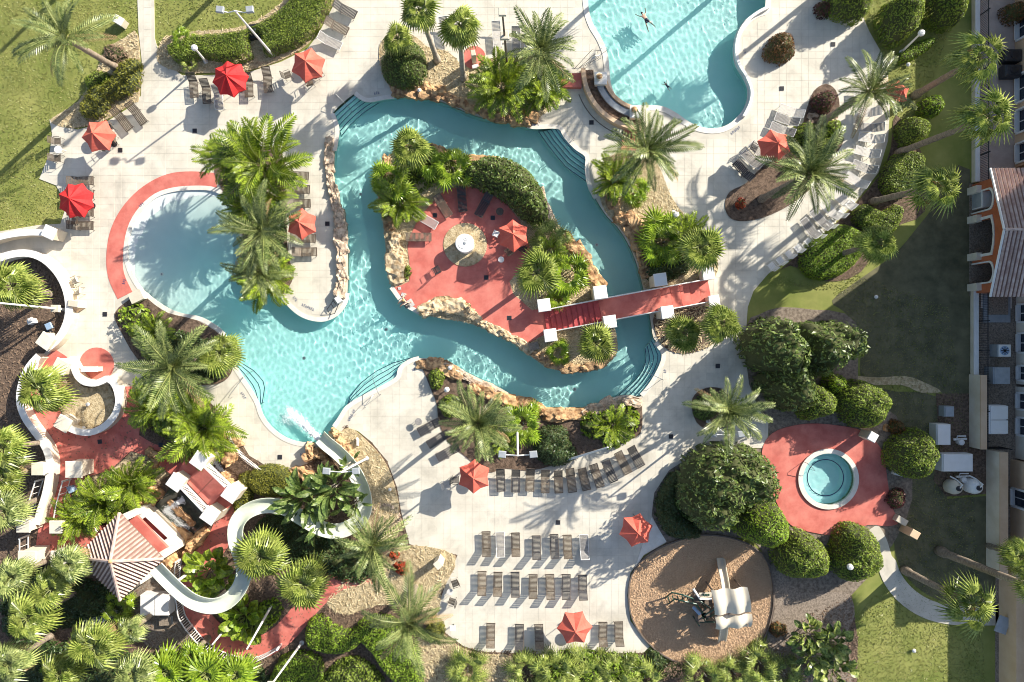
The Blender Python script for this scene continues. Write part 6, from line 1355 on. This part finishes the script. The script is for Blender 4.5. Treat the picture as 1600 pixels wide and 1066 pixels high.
for x, y in ((1094,938),(1106,940),(1106,960),(1096,966)): p = W(x, y, 1.2); b = MB(); b.slab([[(p.x-.4, p.y-.35), (p.x+.4, p.y-.35), (p.x+.4, p.y+.35), (p.x-.4, p.y+.35)]], 1.0, .92); b.obj('deck_plate', M['timber'], o); b = MB(); b.tube([(p.x-.35, p.y-.3, 0), (p.x-.35, p.y-.3, 1.9)], .05, 6); b.obj('post', M['green'], o)

# ------------------------------------------------------------------ hotel side on the right: buildings, gate house, fences, equipment
def building(x0, y0, y1, h, label, m='peach', wins=(), par=.5, depth=16, name='hotel_building'):
    a = W(x0, y0); c = W(x0, y1); o = thing(name, label, 'building', (a.x, (a.y+c.y)/2, 0)); L = a.y-c.y
    hs = [(t0, t1) for t0, t1 in wins]; b = MB(); y_ = L/2
    # facade built as piers between openings plus bands above, so the windows are real recesses
    zr = [(.25, 2.25)]+[(3.1*k+.9, 3.1*k+2.4) for k in range(1, int((h-1)/3.1)+ (0 if h < 5 else 1)) if 3.1*k+2.6 < h]
    cuts = [(a.y-W(0, t0).y, a.y-W(0, t1).y) for t0, t1 in hs]
    zs = 0
    for (z0, z1) in zr+[(h, h)]:
        b.box((.15, 0, (zs+z0)/2), (.3, L, z0-zs)) if z0 > zs else None
        if z1 > z0:
            p = 0
            for c0_, c1_ in cuts+[(L, L)]:
                if c0_ > p: b.box((.15, L/2-(p+c0_)/2, (z0+z1)/2), (.3, c0_-p, z1-z0))
                p = c1_
        zs = z1
    b.obj('facade', M[m], o)
    b = MB(); b.box((depth/2+.32, 0, h/2-.01), (depth, L-.02, h-.02)); b.obj('body', M[m], o)
    b = MB(); b.box((.1, 0, h+.12), (.7, L+.1, .24)); b.obj('cornice', M['white'], o)
    for z0, z1 in zr:
        for c0_, c1_ in cuts:
            y = L/2-(c0_+c1_)/2; wd = c1_-c0_; fr = thing('window', None, None, (0, 0, 0)); fr.parent = o; del_ = 0
            for k in [k for k in fr.keys()]: del fr[k]
            g = MB(); g.box((.2, y, (z0+z1)/2), (.04, wd-.04, z1-z0-.04)); g.obj('pane', M['glass'], fr)
            g = MB()
            for s in (-1, 1): g.box((.02, y+s*(wd/2-.05), (z0+z1)/2), (.3, .14, z1-z0-.01)); 
            g.box((.02, y, z1-.06), (.3, wd-.25, .12)); g.box((-.03, y, z0+.05), (.36, wd-.25, .1)); g.box((.14, y, (z0+z1)/2), (.06, .06, z1-z0-.25)); g.obj('frame', M['white'], fr)
    return o
building(1585, -70, 262, 4.6, 'low peach hotel wing with white framed windows at the upper right edge', wins=[(-40,0),(27,68),(120,165),(174,212),(226,258)])
building(1587, 268, 402, 10.3, 'tall cream hotel block behind the orange gate house at the right edge', m='cream', wins=[])
building(1587, 404, 600, 7.4, 'cream hotel block with three white framed windows below the orange gate house', m='cream', wins=[(475,505),(520,552),(570,595)])
building(1586, 604, 716, 6.2, 'cream hotel wing with white bands above the service yard', m='cream', wins=[(612,640),(650,680)])
building(1578, 718, 852, 5.4, 'lower tan hotel wing right of the pump covers', wins=[(760,790)])
o = thing('boundary_wall', 'thick tan boundary wall in the lower right corner', 'wall', (0, 0, 0))
b = MB(); b.slab([xy([(1560,862),(1640,862),(1640,1120),(1560,1120)])], 1.9, 0); b.obj('wall', M['peach'], o)
b = MB(); b.slab([xy([(1577,862),(1640,862),(1640,1120),(1577,1120)])], 3.1, 1.9); b.obj('raised_wall', M['wallside'], o)
b = MB(); b.box(W(1552,968,.05)+Vector((0, 0, 1.0)), (.9, 1.3, .08), R(-20)); b.obj('gate_panel', M['hvac'], o)
wall('service_wall', 'tan garden wall running down from the pump yard', [(1546,702),(1546,780),(1546,895)], .55, 1.6, 'peach', 0, px_top=False)
wall('service_wall', 'tan wall along the dark lawn above the pump yard', [(1518,585),(1518,650),(1518,698)], .42, 1.4, 'peach', 0, px_top=False)
wall('fence_kerb', 'long low white kerb wall under the upper iron fence', [(1521,-60),(1521,120),(1521,286)], .30, .5, 'white', 0, px_top=False)
wall('fence_kerb', 'long low white kerb wall under the lower iron fence', [(1519,452),(1519,580),(1522,690)], .30, .5, 'white', 0, px_top=False)
def ironfence(label, pts, h=1.3):
    o = thing('iron_fence', label, 'fence', (0, 0, 0)); Lg = sum((Vector(a)-Vector(b_)).length for a, b_ in zip(pts, pts[1:]))
    for z in (.15, h-.05): b = MB(); b.ribbon(xy(pts), .045, z+.04, z); b.obj('rail', M['dark'], o)
    b = MB()
    for p in interp(pts, int(Lg/2.6)): v = W(p.x, p.y); b.box((v.x, v.y, h/2+.04), (.022, .022, h))
    g = b.obj('pickets', M['dark'], o); g['kind'] = 'stuff'
    for p in interp(pts, int(Lg/42)+1): v = W(p.x, p.y); b = MB(); b.box((v.x, v.y, h/2+.08), (.07, .07, h+.14)); b.obj('post', M['dark'], o)
ironfence('black iron fence above the orange arches', [(1527,-60),(1527,288)]); ironfence('black iron fence beside the service yard', [(1526,456),(1526,698),(1560,698)]); ironfence('black iron fence below the tan service wall', [(1554,704),(1554,855)])
sheet('gate_paving', [(1514,287),(1700,287),(1700,462),(1514,462)], .045, M['gravel'])
# orange gate house
wx, yb0, yb1 = 1519, 289, 459; a = W(wx, yb0); c = W(wx, yb1); L = a.y-c.y; yc = (a.y+c.y)/2
o = thing('gate_house', 'orange arched gate house with striped barrel tile roof at the right edge', 'building', (a.x, yc, 0))
he, hr = 3.45, 4.75
outer = [(-L/2, 0), (L/2, 0), (L/2, he), (0, hr-.15), (-L/2, he)]
def arch(c_, w_, z0, z1, n=10, fl=False):
    if fl: pts = [(c_-w_/2, z0), (c_-w_/2, z1-.25), (c_-w_*.25, z1-.06), (c_, z1), (c_+w_*.25, z1-.06), (c_+w_/2, z1-.25), (c_+w_/2, z0)]
    else: pts = [(c_-w_/2, z0)]+[(c_-w_/2*math.cos(math.pi*k/n), z1-w_*.32+w_*.32*math.sin(math.pi*k/n)) for k in range(n+1)]+[(c_+w_/2, z0)]
    return pts
yy = lambda py: W(0, py).y-yc
AR = [arch(yy(319), 1.45, .02, 2.35), arch(yy(374), 2.6, .02, 2.4, fl=True), arch(yy(429), 1.45, .02, 2.35)]
def vslab(loops, x1, x0, nm, m, par):
    mb = MB(); mb.slab(loops, x1, x0); mb.v = [(z, u, v) for u, v, z in mb.v]; return mb.obj(nm, M[m], par)
vslab([outer]+AR, -.02, .33, 'arcade_wall', 'orange', o)
for A_ in AR:
    ci = sum(p[0] for p in A_)/len(A_); cz = 1.1; big = [((p[0]-ci)*1.16+ci, p[1] if p[1] < .1 else (p[1])+.16) for p in A_]; big[0] = (big[0][0], .02); big[-1] = (big[-1][0], .02)
    band_ = big+A_[::-1]; vslab([band_], -.09, -.03, 'arch_trim', 'white', o)
for py in (300, 345, 403, 450): b = MB(); b.box((-.2, yy(py), .55), (.4, .55, 1.1)); b.obj('pier', M['cream'], o)
for s in (-1, 1):
    y0, y1 = s*(L/2+.45), 0; X0, X1 = -.75, 9; ridge = Vector((X0+.0, 0, hr)); b = MB()
    e0 = Vector((X0-.1, y0, he-.1)); r0 = Vector((X0-.1, 0, hr)); b.add([e0, (X1, y0, he-.1), (X1, 0, hr), r0, e0-Vector((0, 0, .15)), (X1, y0, he-.25), (X1, 0, hr-.15), r0-Vector((0, 0, .15))], [(0, 1, 2, 3) if s < 0 else (3, 2, 1, 0), (4, 5, 6, 7), (0, 3, 7, 4), (0, 1, 5, 4)]); sl_ = b.obj('roof_slope', M['rtiled'], o)
    up = (r0-e0); nr = Vector((1, 0, 0)).cross(up).normalized(); nr = nr if nr.z > 0 else -nr
    for k in range(30):
        p = e0+Vector((.16+.3*k, 0, 0)); q = p+up; mb = MB(); u = Vector((.1, 0, 0)); mb.add([p-u, p+nr*.12, p+u, q-u, q+nr*.12, q+u], [(0, 1, 4, 3), (1, 2, 5, 4), (0, 2, 1), (3, 4, 5)]); mb.obj('tile_row', M['rtile'], sl_)
    b = MB(); b.tube([e0+Vector((-.05, 0, -.05)), r0+Vector((-.05, 0, -.03))], .09, 6); b.obj('verge_trim', M['white'], o)
b = MB(); b.tube([(-.85, 0, hr+.04), (9, 0, hr+.04)], .1, 6); b.obj('ridge_tiles', M['rtile'], o)
for s in (-1, 1): b = MB(); b.box((4.6, s*(L/2-.16), he/2-.1), (8.4, .3, he-.2)); b.obj('side_wall', M['orange'], o)
blockthing('gate_cabinet', 'pale cabinet standing in the upper orange arch', 'cabinet', [('body', (0, 0, .6), (1.0, 1.3, 1.2), 'white'), ('door', (-.51, 0, .6), (.04, 1.1, 1.0), 'hvac')], 1528, 316, 0)
# equipment
def tankt(x, y, r, h, m, label):
    p = W(x, y, h*.7); o = thing('filter_tank', label, 'tank', (p.x, p.y, 0)); b = MB(); b.lathe([(r*.8, 0), (r, .15), (r, h*.6), (r*.8, h*.85), (r*.35, h), (.1, h+.02)], 28); b.obj('vessel', M[m], o, smooth=True)
    b = MB(); b.lathe([(.2, h-.02), (.2, h+.08), (.08, h+.14)], 12); b.obj('valve', M['dark'], o); b = MB(); b.tube([(0, 0, h+.08), (.2, .3, h+.15), (.1, .6, .8), (-.2, .8, .5)], .06, 7); b.obj('pipe', M['white'], o)
tankt(1493,762,.56,1.2,'ptan','cream round filter tank below the large white cover'); tankt(1524,761,.58,1.3,'white','white round filter tank beside the tan wall')
def boxth(x, y, w_, d, h, m, label, name='equipment_box', lid='white', split=False, z=.04):
    p = W(x, y, h); o = thing(name, label, 'equipment', (p.x, p.y, z)); b = MB(); b.chamfer((0, 0, h/2), (w_, d, h)); b.obj('cabinet', M[m], o)
    if split:
        for s in (-1, 1): b = MB(); b.chamfer((.1, s*d*.25, h+.04), (w_*.95, d*.46, .1)); b.obj('lid', M[lid], o)
    else: b = MB(); b.chamfer((.03, 0, h+.04), (w_*.96, d*.98, .1)); b.obj('lid', M[lid], o)
    return o
boxth(1473,679,1.05,1.6,.9,'white','upright white pump cover at the upper left of the pump yard'); boxth(1495,723,2.35,1.35,.9,'white','large white pump cover beside the ball tree')
boxth(1558,656,1.4,2.2,1.2,'white','large white double cabinet in the service yard beside the hotel', split=True); boxth(1564,587,1.25,1.3,1.0,'hvac','grey flat equipment cabinet in the service yard', lid='hvac')
boxth(1482,643,.7,.8,.7,'hvac','small grey control box at the top of the pump yard', lid='hvac'); 
o = boxth(1568,548,.95,.95,.9,'hvac','air conditioning unit with round fan in the service yard', name='air_conditioner', lid='white'); b = MB(); b.lathe([(.36, .96), (.36, 1.0), (.3, 1.01)], 24); b.obj('fan_ring', M['pblue'], o); b = MB(); [b.box((0, 0, 1.01), (.6, .06, .02), R(45*k)) for k in range(4)]; b.obj('fan_grille', M['dark'], o)
for x, y, d in ((1496,690,'right of the upright white pump cover'),(1500,748,'above the two filter tanks')):
    p = W(x, y); o = thing('pump', f'white pump with pipes {d}', 'pump', (p.x, p.y, .04)); b = MB(); b.lathe([(.2, 0), (.24, .3), (.22, .5), (.1, .56)], 14); b.obj('strainer', M['white'], o); b = MB(); b.tube([(-.5, .2, .25), (.5, .25, .25)], .09, 8); b.obj('motor', M['white'], o); b = MB(); b.tube([(-.3, .2, .3), (-.35, .5, .5), (.3, .5, .5)], .05, 6); b.obj('pipe', M['white'], o)
sheet('pump_yard', [(1462,615),(1517,615),(1517,700),(1540,700),(1540,772),(1478,776),(1458,750),(1468,700)], .03, M['mulch'])
for i, (x, y) in enumerate(((1580,88),(1580,112))):
    p = W(x, y, .6); o = thing('grill_cart', f'{"upper" if i == 0 else "lower"} of two dark covered carts against the peach hotel wing', 'cart', (p.x, p.y, .04)); b = MB(); b.chamfer((0, 0, .5), (1.3, .9, .8), b=.12); b.obj('cover', M['char'], o)
    b = MB(); b.lathe([(.3, .9), (.3, .95), (.2, .97)], 16); b.obj('top_disc', M['dark'], o)
    for sx in (-1, 1): b = MB(); b.box((sx*.5, 0, .06), (.1, .7, .12)); b.obj('foot', M['dark'], o)
blockthing('doorstep', 'pale stepped slab below the orange gate house', 'step', [('lower_step', (0, 0, .08), (2.1, 2.2, .16), 'hvac'), ('upper_step', (0, .2, .24), (1.5, 1.4, .16), 'gravel')], 1556, 482, 0)
sheet('porch_slab', [(1532,456),(1580,456),(1580,482),(1532,482)], .06, M['coping'])

# ------------------------------------------------------------------ people
def person(label, loc, rz, joints, bones, hair, swim, skin='skin', rx=0):
    """one skinned body; joints: name -> (x, y, z, radius)"""
    o = thing('person', label, 'person', loc, rz)
    names = list(joints); V = [joints[k][:3] for k in names]; E = [(names.index(a), names.index(b_)) for a, b_ in bones]
    me = bpy.data.meshes.new('body'); me.from_pydata(V, E, []); me.materials.append(M[skin]); bd = link('body', me, o)
    sk = bd.modifiers.new('skin', 'SKIN'); sk.use_smooth_shade = True
    L = me.skin_vertices[0].data if me.skin_vertices else None
    if L is None:
        bm = bmesh.new(); bm.from_mesh(me); lay = bm.verts.layers.skin.verify(); bm.to_mesh(me); bm.free(); L = me.skin_vertices[0].data
    for i, k in enumerate(names): L[i].radius = (joints[k][3], joints[k][3]); L[i].use_root = (k == 'pelvis')
    ss = bd.modifiers.new('sub', 'SUBSURF'); ss.levels = 1; ss.render_levels = 2
    return o
def body_joints(prone=True, armspread=1.0, legspread=.22):
    J = {'pelvis': (0, 0, 0, .14), 'belly': (0, .18, .01, .13), 'chest': (0, .42, .02, .15), 'neck': (0, .56, .02, .06), 'head0': (0, .66, .02, .085), 'head1': (0, .78, .01, .08)}
    Bn = [('pelvis', 'belly'), ('belly', 'chest'), ('chest', 'neck'), ('neck', 'head0'), ('head0', 'head1')]
    for s, t in ((-1, 'l'), (1, 'r')):
        J.update({t+'sh': (s*.19, .48, .01, .06), t+'el': (s*.42*armspread, .62, -.04, .045), t+'wr': (s*.60*armspread, .84, -.05, .03), t+'palm': (s*.64*armspread, .91, -.05, .036), t+'hip': (s*.10, -.08, 0, .10), t+'kn': (s*(.13+legspread*.5), -.50, -.05, .065), t+'an': (s*(.14+legspread), -.90, -.08, .04), t+'toe': (s*(.15+legspread), -1.05, -.08, .035)})
        Bn += [('chest', t+'sh'), (t+'sh', t+'el'), (t+'el', t+'wr'), (t+'wr', t+'palm'), ('pelvis', t+'hip'), (t+'hip', t+'kn'), (t+'kn', t+'an'), (t+'an', t+'toe')]
        for q, (dx, dy) in enumerate(((-.035, .07), (-.012, .085), (.012, .08), (.034, .065), (-.06, .03))):
            nm = t+'f'+str(q); J[nm] = (J[t+'palm'][0]+dx, J[t+'palm'][1]+dy, -.055, .009); Bn.append((t+'palm', nm))
    return J, Bn
def swimwear(o, m, y0=-.20, y1=.10, r=.155):
    b = MB(); b.tube([(0, y1, .0), (0, (y0+y1)/2, .0), (0, y0+.06, .0)], [r*.98, r*1.12, r*1.1], 12); 
    for s in (-1, 1): b.tube([(s*.09, y0+.1, 0), (s*.12, y0-.1, -.02)], [.11, .105], 10)
    b.obj('swim_shorts', M[m], o, smooth=True)
def haircap(o, c, r, m):
    b = MB(); b.lathe([(r*1.08, -.02), (r*1.1, .03), (r*.85, r*.7), (r*.3, r*1.05)], 12, c); b.obj('hair', M[m], o, smooth=True)
J, Bn = body_joints(armspread=.8)
p = W(1010,30); o = person('swimmer in dark shorts floating face down with arms spread in the top pool', (p.x, p.y, WZ-.02), R(33), J, Bn, None, None); o.scale = (.85, .85, .85); swimwear(o, 'trunks'); haircap(o, (0, .74, .03), .09, 'hair')
J, Bn = body_joints(armspread=.9, legspread=.1)
p = W(1043,133); o = person('small child swimmer in dark swimwear alone in the middle of the top pool', (p.x, p.y, WZ-.06), R(40), J, Bn, None, None); o.scale = (.45, .45, .45); swimwear(o, 'trunks', -.3, .35, .17); haircap(o, (0, .74, .03), .09, 'hair')
# person sitting on the island coping with legs in the water
J = {'pelvis': (0, 0, .12, .15), 'belly': (0, -.02, .30, .13), 'chest': (0, -.05, .50, .15), 'neck': (0, -.02, .64, .06), 'head0': (0, .0, .74, .085), 'head1': (0, .02, .85, .085)}
Bn = [('pelvis', 'belly'), ('belly', 'chest'), ('chest', 'neck'), ('neck', 'head0'), ('head0', 'head1')]
for s, t in ((-1, 'l'), (1, 'r')):
    J.update({t+'sh': (s*.19, -.06, .54, .06), t+'el': (s*.32, -.18, .32, .045), t+'wr': (s*.34, -.30, .10, .032), t+'palm': (s*.35, -.36, .06, .036), t+'hip': (s*.10, .06, .11, .10), t+'kn': (s*.14, .46, .12, .07), t+'an': (s*.15, .52, -.26, .042), t+'toe': (s*.16, .64, -.34, .035)})
    Bn += [('chest', t+'sh'), (t+'sh', t+'el'), (t+'el', t+'wr'), (t+'wr', t+'palm'), ('pelvis', t+'hip'), (t+'hip', t+'kn'), (t+'kn', t+'an'), (t+'an', t+'toe')]
    for q, (dx, dy) in enumerate(((-.035, -.07), (-.012, -.085), (.012, -.08), (.034, -.065), (-.06, -.02))):
        nm = t+'f'+str(q); J[nm] = (J[t+'palm'][0]+dx, J[t+'palm'][1]+dy, .05, .009); Bn.append((t+'palm', nm))
p = W(631,470,.5); o = person('fair haired person sitting on the island coping with feet in the river', (p.x, p.y, .14), R(125), J, Bn, None, None)
b = MB(); b.tube([(0, .02, .0), (0, .0, .2), (0, -.02, .26)], [.17, .165, .15], 12); b.obj('swim_shorts', M['trunks'], o, smooth=True); haircap(o, (0, .0, .80), .1, 'blond')
def towel(x, y, rz, sx, sy, label):
    p = W(x, y); V = []; F = []; n = 8
    for i in range(n+1):
        for j in range(n+1): u, v = i/n-.5, j/n-.5; V.append((u*sx, v*sy, .02+.07*abs(noise.noise(Vector((u*5+x, v*5, 0))))))
    for i in range(n):
        for j in range(n): k = i*(n+1)+j; F.append((k, k+n+1, k+n+2, k+1))
    m0 = len(V); V += [(a_, b__, c_-.02) for a_, b__, c_ in V]; F += [tuple(i+m0 for i in f[::-1]) for f in F]
    o = link('towel', me_from('towel', V, F, M['towel'], True), loc=(p.x, p.y, .13), rot=(0, 0, R(rz))); tag(o, label, 'towel')
towel(642,474,30,.45,.6,'crumpled white towel behind the person on the island coping'); towel(631,461,-20,.35,.3,'small folded white towel beside the seated person'); towel(625,451,10,.22,.22,'little white cloth at the upper end of the island coping')
p = W(637,478); o = thing('bag', 'dark patterned bag at the lower end of the island coping', 'bag', (p.x, p.y, .13), R(30)); b = MB(); b.chamfer((0, 0, .12), (.4, .3, .24), b=.06); b.obj('body', M['char'], o); b = MB(); b.tube([(-.12, 0, .24), (-.08, 0, .36), (.08, 0, .36), (.12, 0, .24)], .015, 5); b.obj('handle', M['ptan'], o)

for x, y, d in ((760,168,'in the top river bend'),(560,300,'in the upper left river'),(330,355,'near the top of the wading pool'),(250,428,'near the left of the wading pool'),(470,560,'in the middle of the lagoon'),(600,515,'below the river terrace tip'),(900,610,'in the lower right river'),(935,380,'in the right river')):
    p = W(x, y); o = thing('floor_fitting', f'small round white fitting on the pool floor {d}', 'fitting', (p.x, p.y, dmain(np.array([p.x]), np.array([p.y]))[0])); b = MB(); b.lathe([(.13, 0), (.13, .03), (.1, .04)], 14); b.obj('ring', M['white'], o); b = MB(); b.lathe([(.07, .04), (.06, .05)], 10); b.obj('plug', M['hvac'], o)
